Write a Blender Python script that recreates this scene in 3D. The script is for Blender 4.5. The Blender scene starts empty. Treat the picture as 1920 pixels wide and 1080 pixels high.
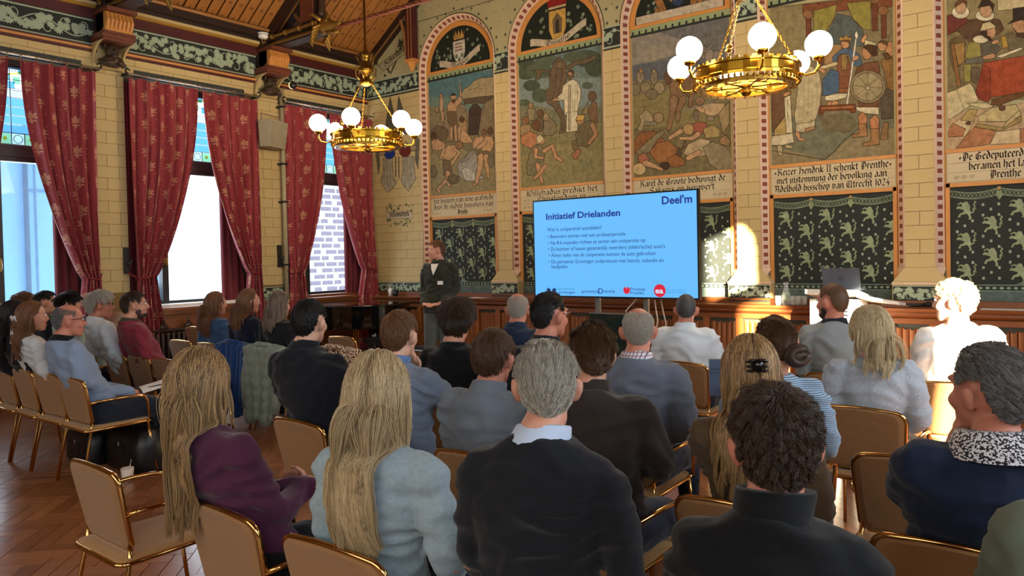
import bpy, bmesh, math, random
import numpy as np
from mathutils import Vector, Matrix
R=math.radians; PI=math.pi
rnd=random.Random(7)
SC=bpy.context.scene; COL=SC.collection
# ---------------------------------------------------------------- camera
def cam_axes(yaw,pitch,roll):
    f=Vector((-math.sin(yaw)*math.cos(pitch),math.cos(yaw)*math.cos(pitch),math.sin(pitch)))
    r=Vector((math.cos(yaw),math.sin(yaw),0)); u=r.cross(f)
    c,s=math.cos(roll),math.sin(roll)
    return r*c+u*s, u*c-r*s, f
CR,CU,CF=cam_axes(R(37.7116),R(-1.1456),R(-1.2252)); CC=Vector((10.28,-9.27,1.68)); FPX=1411.5; PPY=507.9
cd=bpy.data.cameras.new('camera'); cam=bpy.data.objects.new('camera',cd); COL.objects.link(cam)
cd.sensor_width=36; cd.lens=36*FPX/1920; cd.shift_y=-(540-PPY)/1920; cd.clip_start=.05
cam.matrix_world=Matrix(((CR.x,CU.x,-CF.x,CC.x),(CR.y,CU.y,-CF.y,CC.y),(CR.z,CU.z,-CF.z,CC.z),(0,0,0,1)))
SC.camera=cam
# ---------------------------------------------------------------- world, sun, daylight, exposure
w=bpy.data.worlds.new('world'); SC.world=w; w.use_nodes=True
bg=w.node_tree.nodes['Background']; bg.inputs[0].default_value=(.62,.80,1,1); bg.inputs[1].default_value=3.0
def lamp(name,kind,energy,col,loc,direction=None,**kw):
    d=bpy.data.lights.new(name,kind); d.energy=energy; d.color=col
    for k,v in kw.items(): setattr(d,k,v)
    o=bpy.data.objects.new(name,d); COL.objects.link(o); o.location=loc
    if direction is not None: o.rotation_euler=Vector(direction).to_track_quat('-Z','Y').to_euler()
    return o
lamp('sun','SUN',70,(1,.86,.62),(20,-20,10),(-.6*math.cos(R(13)),.8*math.cos(R(13)),-math.sin(R(13))),angle=R(.6))
for i,y in enumerate((-12.2,-6.6,-3.6)):      # added lamps for assumed tall windows in the side wall, which is solid there
    lamp('daylight','AREA',175,(.80,.90,1),(13.85,y,2.9),(-1,0,-.12),shape='RECTANGLE',size=2.0,size_y=3.2)
lamp('daylight','AREA',190,(1,.96,.90),(7.5,-13.7,3.4),(0,1,-.15),shape='RECTANGLE',size=7.,size_y=3.4)  # added warm fill at the end wall, where no window is built
for y in (-5.78,-3.42,-1.02):                  # added lamps for the sky seen through the three window bays
    lamp('daylight','AREA',75,(.82,.92,1),(-.42,y,2.7),(1,0,-.25),shape='RECTANGLE',size=1.5,size_y=2.8)
v=SC.view_settings; v.view_transform='Standard'; v.look='None'; v.exposure=0.22; v.gamma=1; v.use_curve_mapping=False
SC.cycles.use_denoising=True; SC.cycles.max_bounces=6; SC.cycles.diffuse_bounces=3; SC.cycles.sample_clamp_indirect=6
# ---------------------------------------------------------------- helpers
def W(px,py,y=0.0):
    d=CR*((px-960)/FPX)-CU*((py-PPY)/FPX)+CF
    t=(y-CC.y)/d.y; return CC+d*t
def srgb(c):
    if isinstance(c,str): c=[int(c[i:i+2],16)/255 for i in (0,2,4)]
    return tuple(((x/12.92) if x<=.04045 else ((x+.055)/1.055)**2.4) for x in c)+(1,)
MATS={}
def mat(name,col,rough=.6,metal=0,var=.12,scale=6,bump=0,bscale=60,emit=None,coat=0,sheen=0,spec=.5,stretch=None,alpha=None,trans=0):
    if name in MATS: return MATS[name]
    m=bpy.data.materials.new(name); m.use_nodes=True; nt=m.node_tree; b=nt.nodes['Principled BSDF']
    c=srgb(col); b.inputs['Roughness'].default_value=rough; b.inputs['Metallic'].default_value=metal
    b.inputs['Specular IOR Level'].default_value=spec
    if coat: b.inputs['Coat Weight'].default_value=coat; b.inputs['Coat Roughness'].default_value=.08
    if sheen: b.inputs['Sheen Weight'].default_value=sheen
    if trans: b.inputs['Transmission Weight'].default_value=trans
    if alpha is not None: b.inputs['Alpha'].default_value=alpha
    tc=nt.nodes.new('ShaderNodeTexCoord'); src=tc.outputs['Object']
    if stretch:
        mp=nt.nodes.new('ShaderNodeMapping'); mp.inputs['Scale'].default_value=stretch; nt.links.new(src,mp.inputs[0]); src=mp.outputs[0]
    if var:
        n=nt.nodes.new('ShaderNodeTexNoise'); n.inputs['Scale'].default_value=scale; n.inputs['Detail'].default_value=4
        nt.links.new(src,n.inputs['Vector'])
        mx=nt.nodes.new('ShaderNodeMix'); mx.data_type='RGBA'
        mx.inputs[6].default_value=tuple(max(0,x*(1-var*1.6)) for x in c[:3])+(1,); mx.inputs[7].default_value=tuple(min(1,x*(1+var*1.6)) for x in c[:3])+(1,)
        nt.links.new(n.outputs[0],mx.inputs[0]); nt.links.new(mx.outputs[2],b.inputs['Base Color'])
    else: b.inputs['Base Color'].default_value=c
    if bump:
        n2=nt.nodes.new('ShaderNodeTexNoise'); n2.inputs['Scale'].default_value=bscale; n2.inputs['Detail'].default_value=3
        nt.links.new(src,n2.inputs['Vector'])
        bp=nt.nodes.new('ShaderNodeBump'); bp.inputs['Strength'].default_value=bump; bp.inputs['Distance'].default_value=.01
        nt.links.new(n2.outputs[0],bp.inputs['Height']); nt.links.new(bp.outputs[0],b.inputs['Normal'])
    if emit: b.inputs['Emission Color'].default_value=srgb(emit[0]); b.inputs['Emission Strength'].default_value=emit[1]
    MATS[name]=m; return m
def paintmat():
    m=bpy.data.materials.new('wall_paint'); m.use_nodes=True; nt=m.node_tree; b=nt.nodes['Principled BSDF']
    b.inputs['Roughness'].default_value=.8; b.inputs['Specular IOR Level'].default_value=.2
    a=nt.nodes.new('ShaderNodeVertexColor'); a.layer_name='paint'
    tc=nt.nodes.new('ShaderNodeTexCoord'); n=nt.nodes.new('ShaderNodeTexNoise'); n.inputs['Scale'].default_value=14; n.inputs['Detail'].default_value=9; n.inputs['Roughness'].default_value=.7
    nt.links.new(tc.outputs['Object'],n.inputs[0])
    mr=nt.nodes.new('ShaderNodeMapRange'); mr.inputs[1].default_value=.3; mr.inputs[2].default_value=.7; mr.inputs[3].default_value=.60; mr.inputs[4].default_value=1.26
    nt.links.new(n.outputs[0],mr.inputs[0])
    mx=nt.nodes.new('ShaderNodeMix'); mx.data_type='RGBA'; mx.blend_type='MULTIPLY'; mx.inputs[0].default_value=1
    nt.links.new(a.outputs[0],mx.inputs[6]); nt.links.new(mr.outputs[0],mx.inputs[7]); nt.links.new(mx.outputs[2],b.inputs['Base Color'])
    return m
PAINT=paintmat()
class MB:
    def __init__(s): s.v=[]; s.f=[]; s.m=[]; s.mi=0
    def add(s,vs,fs):
        o=len(s.v); s.v+=[tuple(p) for p in vs]; s.f+=[tuple(i+o for i in f) for f in fs]; s.m+=[s.mi]*len(fs); return s
    def box(s,x0,x1,y0,y1,z0,z1):
        return s.add([(x0,y0,z0),(x1,y0,z0),(x1,y1,z0),(x0,y1,z0),(x0,y0,z1),(x1,y0,z1),(x1,y1,z1),(x0,y1,z1)],
                     [(0,3,2,1),(4,5,6,7),(0,1,5,4),(1,2,6,5),(2,3,7,6),(3,0,4,7)])
    def quad(s,a,b,c,d): return s.add([a,b,c,d],[(0,1,2,3)])
    def tube(s,pts,r,n=8,close=False,cap=True):
        P=[Vector(p) for p in pts]; N=len(P); rr=r if hasattr(r,'__len__') else [r]*N
        vs=[]; prev=None
        for i,p in enumerate(P):
            if close: t=(P[(i+1)%N]-P[i-1])
            else: t=P[min(i+1,N-1)]-P[max(i-1,0)]
            t=t.normalized() if t.length>1e-9 else Vector((0,0,1))
            if prev is None:
                a=Vector((0,0,1)) if abs(t.z)<.9 else Vector((1,0,0)); u=t.cross(a).normalized()
            else:
                u=(prev-t*prev.dot(t)); u=u.normalized() if u.length>1e-6 else t.orthogonal().normalized()
            prev=u; wv=t.cross(u)
            for k in range(n):
                an=2*PI*k/n; vs.append(p+(u*math.cos(an)+wv*math.sin(an))*rr[i])
        fs=[]
        for i in range(N if close else N-1):
            j=(i+1)%N
            for k in range(n): k2=(k+1)%n; fs.append((i*n+k,i*n+k2,j*n+k2,j*n+k))
        if cap and not close: fs+= [tuple(range(n-1,-1,-1)),tuple((N-1)*n+k for k in range(n))]
        return s.add(vs,fs)
    def lathe(s,prof,c=(0,0,0),n=16,axis='z',cap=True):
        vs=[];fs=[]
        for (r,z) in prof:
            for k in range(n):
                a=2*PI*k/n; q=(r*math.cos(a),r*math.sin(a),z)
                if axis=='x': q=(z,q[0],q[1])
                if axis=='y': q=(q[0],z,q[1])
                vs.append((q[0]+c[0],q[1]+c[1],q[2]+c[2]))
        N=len(prof)
        for i in range(N-1):
            for k in range(n): k2=(k+1)%n; fs.append((i*n+k,i*n+k2,(i+1)*n+k2,(i+1)*n+k))
        if cap: fs+=[tuple(range(n-1,-1,-1)),tuple((N-1)*n+k for k in range(n))]
        return s.add(vs,fs)
    def ell(s,c,r,n=10,m=6,rot=None):
        vs=[];fs=[]
        for i in range(m+1):
            ph=-PI/2+PI*i/m
            for k in range(n):
                a=2*PI*k/n; q=Vector((r[0]*math.cos(ph)*math.cos(a),r[1]*math.cos(ph)*math.sin(a),r[2]*math.sin(ph)))
                if rot is not None: q=rot@q
                vs.append(q+Vector(c))
        for i in range(m):
            for k in range(n): k2=(k+1)%n; fs.append((i*n+k,i*n+k2,(i+1)*n+k2,(i+1)*n+k))
        return s.add(vs,fs)
    def loft(s,secs,n=16,cap=True):
        """secs: (center, u_vec, v_vec) elliptical sections"""
        vs=[];fs=[]
        for c,u,v_ in secs:
            c=Vector(c);u=Vector(u);v_=Vector(v_)
            for k in range(n): a=2*PI*k/n; vs.append(c+u*math.cos(a)+v_*math.sin(a))
        N=len(secs)
        for i in range(N-1):
            for k in range(n): k2=(k+1)%n; fs.append((i*n+k,i*n+k2,(i+1)*n+k2,(i+1)*n+k))
        if cap: fs+=[tuple(range(n-1,-1,-1)),tuple((N-1)*n+k for k in range(n))]
        return s.add(vs,fs)
    def prism(s,poly,fr,to,axis='y'):
        def P(p,t): return {'y':(p[0],t,p[1]),'x':(t,p[0],p[1]),'z':(p[0],p[1],t)}[axis]
        n=len(poly); vs=[P(p,fr) for p in poly]+[P(p,to) for p in poly]
        return s.add(vs,[tuple(range(n)),tuple(range(2*n-1,n-1,-1))]+[(i,i+n,(i+1)%n+n,(i+1)%n) for i in range(n)])
    def mesh(s,name,mats,smooth=False,fix=True):
        me=bpy.data.meshes.new(name); me.from_pydata(s.v,[],s.f)
        for m in (mats if isinstance(mats,(list,tuple)) else [mats]): me.materials.append(m)
        if any(s.m): me.polygons.foreach_set('material_index',s.m)
        if fix:
            bm=bmesh.new(); bm.from_mesh(me); bmesh.ops.recalc_face_normals(bm,faces=bm.faces); bm.to_mesh(me); bm.free()
        if smooth: me.polygons.foreach_set('use_smooth',[True]*len(me.polygons))
        me.update(); return me
    def build(s,name,mats,parent=None,smooth=False,loc=(0,0,0),fix=True,**props):
        return link(name,s.mesh(name,mats,smooth,fix),parent,loc,**props)
def link(name,data,parent=None,loc=(0,0,0),rot=None,**props):
    o=bpy.data.objects.new(name,data); COL.objects.link(o); o.location=loc
    if rot is not None: o.rotation_euler=rot
    if parent is not None: o.parent=parent
    for k,v_ in props.items(): o[k]=v_
    return o
def thing(name,label,cat,loc=(0,0,0),rz=0,group=None,kind=None):
    o=link(name,None,None,loc,(0,0,rz)); o['label']=label; o['category']=cat; o.empty_display_size=.1
    if group: o['group']=group
    if kind: o['kind']=kind
    return o
def copy_tree(o,parent=None):
    c=o.copy(); COL.objects.link(c); c.parent=parent
    for ch in list(o.children): copy_tree(ch,c)
    return c
BOXC={}
def boxpiece(name,x0,x1,y0,y1,z0,z1,m,parent,jit=0,bev=0.0):
    key=(name,round(x1-x0,3),round(y1-y0,3),round(z1-z0,3),m.name)
    if key not in BOXC:
        a,b,c=(x1-x0)/2,(y1-y0)/2,(z1-z0)/2; mb=MB().box(-a,a,-b,b,-c,c); me=mb.mesh(name,m)
        BOXC[key]=me
    o=link(name,BOXC[key],parent,((x0+x1)/2,(y0+y1)/2,(z0+z1)/2)); return o
def smoothstep(a,b,x):
    t=min(1,max(0,(x-a)/(b-a))); return t*t*(3-2*t)
# ---------------------------------------------------------------- shared materials
M_block=mat('painted_ashlar','c2ab76',.75,var=.06,scale=3,bump=.05)
M_joint=mat('ashlar_joint','7d6236',.8,var=.1)
M_plaster=mat('green_plaster','a9a077',.8,var=.08,scale=3)
M_maroon=mat('maroon_paint','4a161a',.5,var=.1)
M_gold=mat('gold_paint','b88a3c',.35,.5,var=.15,scale=20)
M_orange=mat('orange_moulding','c98a45',.5,var=.1,scale=9)
M_pink=mat('pale_pink_paint','d9b99b',.7,var=.08,scale=20)
M_brick=mat('red_chequer','7e3a27',.7,var=.1,scale=30)
M_dark=mat('dark_timber','2a1712',.5,var=.2,scale=8,stretch=(1,6,6))
M_black=mat('black_green_ground','1c211c',.7,var=.15,scale=20)
M_vine=mat('pale_green_vine','a0ae94',.7,var=.12,scale=25)
M_oak=mat('oak','8a4f22',.42,var=.3,scale=5,bump=.06,bscale=25,stretch=(10,10,1),coat=.15)
M_oakd=mat('oak_moulding','7a4420',.4,var=.25,scale=5,stretch=(1,8,8),coat=.2)
M_winframe=mat('dark_window_frame','1d1a17',.45,var=.2)
M_brass=mat('polished_brass','c79a35',.16,1,var=.08,scale=12)
M_brass2=mat('aged_brass','94702c',.28,1,var=.2,scale=25)
M_chrome=mat('gold_tube','d8ab6a',.12,1,var=.04)
M_chairback=mat('brown_chair_fabric','946a3e',.85,var=.1,scale=90,bump=.12,bscale=400,sheen=.2)
M_seat=mat('tan_seat_fabric','b0844f',.85,var=.1,scale=90,bump=.12,bscale=400,sheen=.2)
M_white=mat('white_plastic','e8e6e2',.4,var=.03)
M_blackp=mat('black_plastic','0c0c0d',.35,var=.1)
M_grey=mat('grey_plastic','a29a84',.5,var=.05)
# ================================================================ floor: herringbone parquet
def parquetmat():
    m=bpy.data.materials.new('parquet_oak'); m.use_nodes=True; nt=m.node_tree; b=nt.nodes['Principled BSDF']; L=nt.links
    b.inputs['Roughness'].default_value=.3; b.inputs['Coat Weight'].default_value=.25; b.inputs['Coat Roughness'].default_value=.15
    g=nt.nodes.new('ShaderNodeNewGeometry'); oi=nt.nodes.new('ShaderNodeObjectInfo'); ad=nt.nodes.new('ShaderNodeMath'); ad.operation='ADD'
    L.new(g.outputs['Random Per Island'],ad.inputs[0]); L.new(oi.outputs['Random'],ad.inputs[1])
    fr=nt.nodes.new('ShaderNodeMath'); fr.operation='FRACT'; L.new(ad.outputs[0],fr.inputs[0])
    cr=nt.nodes.new('ShaderNodeValToRGB'); e=cr.color_ramp.elements
    e[0].color=srgb('804e2e'); e[1].color=srgb('a26a42'); L.new(fr.outputs[0],cr.inputs[0])
    tc=nt.nodes.new('ShaderNodeTexCoord'); mp=nt.nodes.new('ShaderNodeMapping'); mp.inputs['Scale'].default_value=(6,40,6); L.new(tc.outputs['Object'],mp.inputs[0])
    n=nt.nodes.new('ShaderNodeTexNoise'); n.inputs['Scale'].default_value=2; n.inputs['Detail'].default_value=5; L.new(mp.outputs[0],n.inputs[0])
    mx=nt.nodes.new('ShaderNodeMix'); mx.data_type='RGBA'; mx.blend_type='OVERLAY'; mx.inputs[0].default_value=.35; L.new(cr.outputs[0],mx.inputs[6]); L.new(n.outputs[0],mx.inputs[7])
    L.new(mx.outputs[2],b.inputs['Base Color'])
    return m
M_parq=parquetmat()
floor=MB().box(-.3,14,-14,.1,-.12,-.016).build('floor',mat('floor_bed','2a170e',.6),kind='structure',label='brown herringbone parquet floor of the hall')
PL,PW=.40,.10; cells=[]
c45=math.cos(PI/4)
for i in range(-70,72):
    for j in range(-14,15):
        # herringbone in rotated frame: pairs of blocks
        u=i*PW+j*PL; vv=i*PW-j*PL
        for k in (0,1):
            if k==0: cu,cv=u+PL/2,vv+PW/2
            else: cu,cv=u+PL+PW/2, vv+PW-PL/2
            x=7+(cu-cv)*c45; y=-7+(cu+cv)*c45
            if 0<x<14 and -13.6<y<-.3: cells.append((x,y,PI/4 if k==0 else -PI/4))
def px_of(x,y,z=0):
    q=Vector((x,y,z))-CC; d=q.dot(CF)
    return (960+FPX*q.dot(CR)/d,PPY-FPX*q.dot(CU)/d,d) if d>.1 else (0,0,-1)
vis=[];rest=[]
for c in cells:
    a=px_of(c[0],c[1])
    if a[2]>0 and -20<a[0]<330 and 845<a[1]<1100: vis.append((a[2],c))
    else: rest.append(c)
vis.sort(); rest+=[c for _,c in vis[290:]]; vis=[c for _,c in vis[:290]]
a_,b_=PL/2-.0015,PW/2-.0015
pm=MB().add([(-a_,-b_,-.014),(a_,-b_,-.014),(a_,b_,-.014),(-a_,b_,-.014),(-a_+.002,-b_+.002,0),(a_-.002,-b_+.002,0),(a_-.002,b_-.002,0),(-a_+.002,b_-.002,0)],[(4,5,6,7),(0,1,5,4),(1,2,6,5),(2,3,7,6),(3,0,4,7)]).mesh('parquet_block',M_parq)
for (x,y,r_) in vis: link('parquet_block',pm,floor,(x,y,0),(0,0,r_))
mb=MB()
for (x,y,r_) in rest:
    if y>-9.6 and x<12: 
        c,s=math.cos(r_),math.sin(r_)
        mb.add([(x+p[0]*c-p[1]*s,y+p[0]*s+p[1]*c,p[2]) for p in ((-a_,-b_,-.001),(a_,-b_,-.001),(a_,b_,-.001),(-a_,b_,-.001))],[(0,1,2,3)])
mb.build('parquet_field',M_parq,floor,fix=False,kind='stuff')
# ================================================================ mural wall (wall_back)
NIC=[(1.405,2.85),(3.31,4.805),(5.26,6.68),(7.15,8.55),(9.03,10.43),(10.93,12.35)]
ND=.11; NW=.087; ZS=4.78; ZB=1.10
wb=MB()
wb.box(-.3,14,.0,.12,0,10.3)           # back plane of the niches
fronts=[(0,NIC[0][0]-NW)]+[(NIC[i][1]+NW,NIC[i+1][0]-NW) for i in range(5)]+[(NIC[5][1]+NW,14)]
for a,b in fronts: wb.box(a,b,-ND,0,0,ZS)
for (a,b) in NIC:                       # arch spandrels on the front plane + plain wall above
    c=(a+b)/2; r=(b-a)/2+NW; n=20; top=ZS+.87
    P=[(c-r*math.cos(PI*k/n),ZS+r*math.sin(PI*k/n)) for k in range(n+1)]
    for k in range(n):
        wb.quad((P[k][0],-ND,P[k][1]),(P[k+1][0],-ND,P[k+1][1]),(P[k+1][0],-ND,top),(P[k][0],-ND,top))
wb.box(-.3,14,-ND,0,ZS+.86,10.3)
for a,b in fronts: wb.box(a,b,-ND,0,ZS,ZS+.86)
wall_back=wb.build('wall_back',M_plaster,kind='structure',label='painted wall of arched niches with murals')
# ashlar blocks on corner section and piers
def blocks(parent,x0,x1,z0,z1,y,axis='y',bl=.305,bh=.152,dep=.006):
    z=z0; k=0
    while z<z1-.04:
        h=min(bh,z1-z); xs=[x0]; x=x0+(bl if k%2==0 else bl/2)
        while x<x1-.05: xs.append(x); x+=bl
        xs.append(x1)
        for a,b in zip(xs,xs[1:]):
            if axis=='y': boxpiece('stone_block',a+.003,b-.003,y-dep,y+.002,z+.003,z+h-.003,M_block,parent)
            else: boxpiece('stone_block',y-.002,y+dep,a+.003,b-.003,z+.003,z+h-.003,M_block,parent)
        z+=h; k+=1
jm=MB()
for a,b in fronts[:5]: jm.box(max(a,.02),b,-ND-.002,-ND,1.37,4.50)
jm.build('joint_ground',M_joint,wall_back)
blocks(wall_back,.02,NIC[0][0]-NW-.005,1.37,4.50,-ND-.002)
for a,b in fronts[1:5]: blocks(wall_back,a+.004,b-.004,1.46,4.50,-ND-.002,bl=b-a-.008)
# pier feet that flare out to the niche width, with cream band
for i,(a,b) in enumerate(fronts[1:5]):
    f=MB(); y=-ND-.004
    f.add([(a+.004,y,1.46),(b-.004,y,1.46),(b+NW+.03,y-.03,1.30),(a-NW-.03,y-.03,1.30),(a-NW-.03,0,1.30),(b+NW+.03,0,1.30),(a+.004,0,1.46),(b-.004,0,1.46)],[(0,1,2,3),(0,3,4,6),(1,7,5,2)])
    f.box(a-NW-.03,b+NW+.03,-ND-.04,0,1.06,1.30)
    pf=f.build('pier_foot',M_block,wall_back)
    MB().box(a-NW-.035,b+NW+.035,-ND-.05,0,1.275,1.30).build('pier_band',M_pink,pf)
MB().box(0.0,NIC[0][0]-NW,-ND-.012,-ND,1.27,1.37).build('cream_band',M_block,wall_back)
# niche borders: splayed reveal with chequer, rosette pieces
ck=[M_pink,M_brick,mat('rosette_paint','cdb09a',.7,var=.3,scale=70),M_orange]
for ni,(a,b) in enumerate(NIC[:5]):
    c=(a+b)/2; r=(b-a)/2; mb=MB()
    path=[]
    z=1.46; st=.048
    while z<ZS-.01: path.append((-1,z)); z+=st
    na=int(PI*r/st)
    nl=len(path)
    def pt(k,t):   # t 0 front edge .. 1 back edge
        rr=r+NW*(1-t); y=-ND*(1-t)-.003
        if k<nl: return (c-rr,y,path[k][1])
        k2=k-nl
        if k2<=na: 
            an=PI*k2/na; return (c-rr*math.cos(an),y,ZS+rr*math.sin(an))
        k3=k2-na; return (c+rr,y,path[max(0,nl-k3)][1])
    tot=nl+na+nl
    bands=((0,.2,0),(.2,.66,None),(.66,.82,0),(.82,1,3))
    for k in range(tot):
        for t0,t1,m in bands:
            mb.mi=m if m is not None else (1 if k%2 else 2)
            mb.quad(pt(k,t0),pt(k+1,t0),pt(k+1,t1),pt(k,t1))
    mb.mi=0
    # pointed stop at the foot of each strip
    for s in (-1,1):
        mb.add([(c+s*(r+NW),-ND-.003,1.46),(c+s*r,-.003,1.46),(c+s*(r+.03),-ND-.03,1.34)],[(0,1,2)])
    mb.build('niche_border',ck,wall_back,fix=False)
    o=MB()   # outer pale bead and oak-coloured inner frame
    o.tube([(c-(r+NW),-ND-.004,1.46)]+[(c-(r+NW)*math.cos(PI*k/24),-ND-.004,ZS+(r+NW)*math.sin(PI*k/24)) for k in range(25)]+[(c+(r+NW),-ND-.004,1.46)],.011,6)
    o.build('arch_bead',M_pink,wall_back,smooth=True)
    o=MB()
    for s in (-1,1): 
        x=c+s*(r-.016); o.box(x-.02,x+.02,-.03,0,1.10,2.36)
    o.box(a,b,-.03,0,2.31,2.352); o.box(a,b,-.025,0,2.675,2.715)
    o.build('orange_frame',M_orange,wall_back)
    o=MB(); o.box(a,b,-.025,0,4.735,4.78)
    rr=r-.002
    for k in range(24):
        a0,a1=PI*k/24,PI*(k+1)/24
        o.add([(c-rr*math.cos(a0),-.02,ZS+rr*math.sin(a0)),(c-rr*math.cos(a1),-.02,ZS+rr*math.sin(a1)),(c-(rr-.07)*math.cos(a1),-.012,ZS+(rr-.07)*math.sin(a1)),(c-(rr-.07)*math.cos(a0),-.012,ZS+(rr-.07)*math.sin(a0))],[(0,1,2,3)])
    o.build('lunette_frame',M_orange,wall_back)
    o=MB(); o.mi=0; o.box(a,b,-.012,0,4.655,4.735); o.mi=1
    o.box(a,b,-.014,0,4.63,4.658)
    k=a+.03
    while k<b-.03: o.box(k,k+.026,-.016,0,4.65,4.70); k+=.098
    o.build('dentil_band',[mat('sage_band','8d9a6e',.7),M_black],wall_back)
# ================================================================ painted vine friezes
LEAF=[(0,-.5),(.18,-.34),(.46,-.42),(.40,-.16),(.62,.06),(.36,.14),(.34,.44),(.12,.30),(0,.62),(-.12,.30),(-.34,.44),(-.36,.14),(-.62,.06),(-.40,-.16),(-.46,-.42),(-.18,-.34)]
def vine(mb,L,h,f,wave=None,seed=1):
    """scrolling vine in a band of length L and height h; f maps (s,t,e)->3d"""
    rg=random.Random(seed); n=int(L/.012); wl=wave or h*2.4
    lk=[0]
    def rib(pts,wd):
        for i in range(len(pts)-1):
            (x0,y0),(x1,y1)=pts[i],pts[i+1]; dx,dy=x1-x0,y1-y0; l=math.hypot(dx,dy)+1e-9; nx,ny=-dy/l*wd,dx/l*wd
            mb.quad(f(x0+nx,y0+ny,.002),f(x0-nx,y0-ny,.002),f(x1-nx,y1-ny,.002),f(x1+nx,y1+ny,.002))
    def leaf(x,y,s,an):
        c,s_=math.cos(an)*s,math.sin(an)*s
        lk[0]+=1; mb.add([f(min(max(x+p[0]*c-p[1]*s_,0.004),L-.004),min(max(y+p[0]*s_+p[1]*c,.01),h-.01),.003+.00006*lk[0]) for p in LEAF],[tuple(range(16))])
    m=int(L/(wl/14))
    rib([(L*i/m,h/2+h*.27*math.sin(2*PI*(L*i/m)/wl)) for i in range(m+1)],h*.022)
    k=0; x=wl/8
    while x<L-.02:
        up=math.sin(2*PI*x/wl)>0
        yc=h*(.30 if up else .70)
        sp=[]
        for i in range(14):
            t=i/13; an=(PI/2 if up else -PI/2)+t*4.2*(1 if k%2 else -1); rr=h*.26*(1-.75*t)
            sp.append((min(max(x+rr*math.cos(an),.005),L-.005),yc+rr*math.sin(an)))
        rib(sp,h*.018)
        for j in range(8):
            leaf(x+rg.uniform(-.14,.14)*wl,rg.uniform(.2,.8)*h,h*rg.uniform(.20,.30),rg.uniform(0,6))
        x+=wl/4; k+=1
    rib([(0,h*.03),(L,h*.03)],h*.03); rib([(0,h*.97),(L,h*.97)],h*.03)
def frieze_back(a,b,z0,z1,y,seed):
    g=MB().box(a,b,y-.004,y+.004,z0,z1).build('frieze_ground',M_black,wall_back)
    mb=MB(); vine(mb,b-a,z1-z0,lambda s,t,e:(a+s,y-.004-e,z0+t),seed=seed); mb.build('painted_vine',M_vine,g,fix=False)
    MB().box(a,b,y-.012,y+.004,z0-.03,z0-.012).build('frieze_line',M_black,g)
for i,(a,b) in enumerate(fronts[:5]):
    frieze_back(max(a,.03),b-.008,4.53,4.82,-ND-.003,10+i)
    if i: frieze_back(a-NW-.02,b+NW+.02,1.085,1.265,-ND-.043,20+i)
frieze_back(.02,NIC[0][0]-NW-.01,1.09,1.26,-ND-.003,33)
# leaf sprays round the arches and little flowers on the gable
sp=MB(); rg=random.Random(4)
def leaf3(mb,x,z,s,an,y):
    c,q=math.cos(an)*s,math.sin(an)*s; mb.add([(x+p[0]*c-p[1]*q,y,z+p[0]*q+p[1]*c) for p in LEAF],[tuple(range(16))])
for (a,b) in NIC[:3]:
    c=(a+b)/2; r=(b-a)/2+NW
    for k in range(15):
        an=PI*(k+.5)/15; rr=r+.07+.03*(k%2)
        leaf3(sp,c-rr*math.cos(an),ZS+rr*math.sin(an),.045,rg.uniform(0,6),-ND-.003)
    sp.add([(c-(r+q)*math.cos(PI*k/30),-ND-.002,ZS+(r+q)*math.sin(PI*k/30)) for k in range(31) for q in (.012,.028)],[(2*k,2*k+1,2*k+3,2*k+2) for k in range(30)])
sp.build('arch_leaf_spray',mat('dark_green_paint','3f4a37',.7,var=.2,scale=40),wall_back,fix=False)
fl=MB()
for i in range(40):
    for j in range(9):
        x=.2+i*.19+(j%2)*.095; z=4.95+j*.17
        if any(((x-(a+b)/2)**2+(z-ZS)**2)**.5<(b-a)/2+NW+.16 for a,b in NIC): continue
        if z>5.2+x*.68: continue
        fl.add([(x+.018*math.cos(t*PI/3+(t%2)*.3)*(1 if t%2 else .5),-ND-.003,z+.018*math.sin(t*PI/3)*(1 if t%2 else .5)) for t in range(6)],[tuple(range(6))])
fl.build('gable_flower_pattern',mat('ochre_paint','7d6a3a',.7,var=.2),wall_back,fix=False,kind='stuff')
# ================================================================ oak wainscot with ledge on the mural wall
LY=-.34
ws=thing('wainscot','oak linenfold wainscot running below the murals','wainscot',kind='structure')
ws['kind']='structure'
def linenfold(parent,x0,x1,y,z0,z1):
    n=5; w=(x1-x0)/n; pr=[]
    for i in range(n):
        xa=x0+i*w
        for k,(t,d) in enumerate(((0,0),(.12,.016),(.3,.022),(.5,.024),(.7,.022),(.88,.016))): pr.append((xa+t*w,y-d))
    pr.append((x1,y))
    m=MB(); zt=lambda x:(z1-.03*abs(math.sin((x-x0)/(x1-x0)*PI*n))-(.025*math.sin((x-x0)/(x1-x0)*PI)))
    zb=lambda x:z0+.03*abs(math.sin((x-x0)/(x1-x0)*PI*n))
    vs=[(p[0],p[1],zb(p[0])) for p in pr]+[(p[0],p[1],zt(p[0])) for p in pr]+[(p[0],y,zb(p[0])) for p in pr]+[(p[0],y,zt(p[0])) for p in pr]
    N=len(pr); fs=[(i,i+1,N+i+1,N+i) for i in range(N-1)]+[(N+i,N+i+1,3*N+i+1,3*N+i) for i in range(N-1)]+[(i+1,i,2*N+i,2*N+i+1) for i in range(N-1)]
    m.add(vs,fs)
    return m
MB().box(.4,13.9,LY+.06,-ND,0,.98).build('wainscot_backing',mat('shadow_green_panel','3a3d33',.6),ws)  # even dark green backing behind the linenfold panels
lf=linenfold(None,-.165,.165,0,0,.645).mesh('linenfold_panel',M_oak)
x=.55
while x<11.6:
    link('linenfold_panel',lf,ws,(x+.21,LY+.06,.20))
    boxpiece('stile',x-.045,x+.035,LY+.02,LY+.07,.14,.86,M_oak,ws)
    x+=.42
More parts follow.
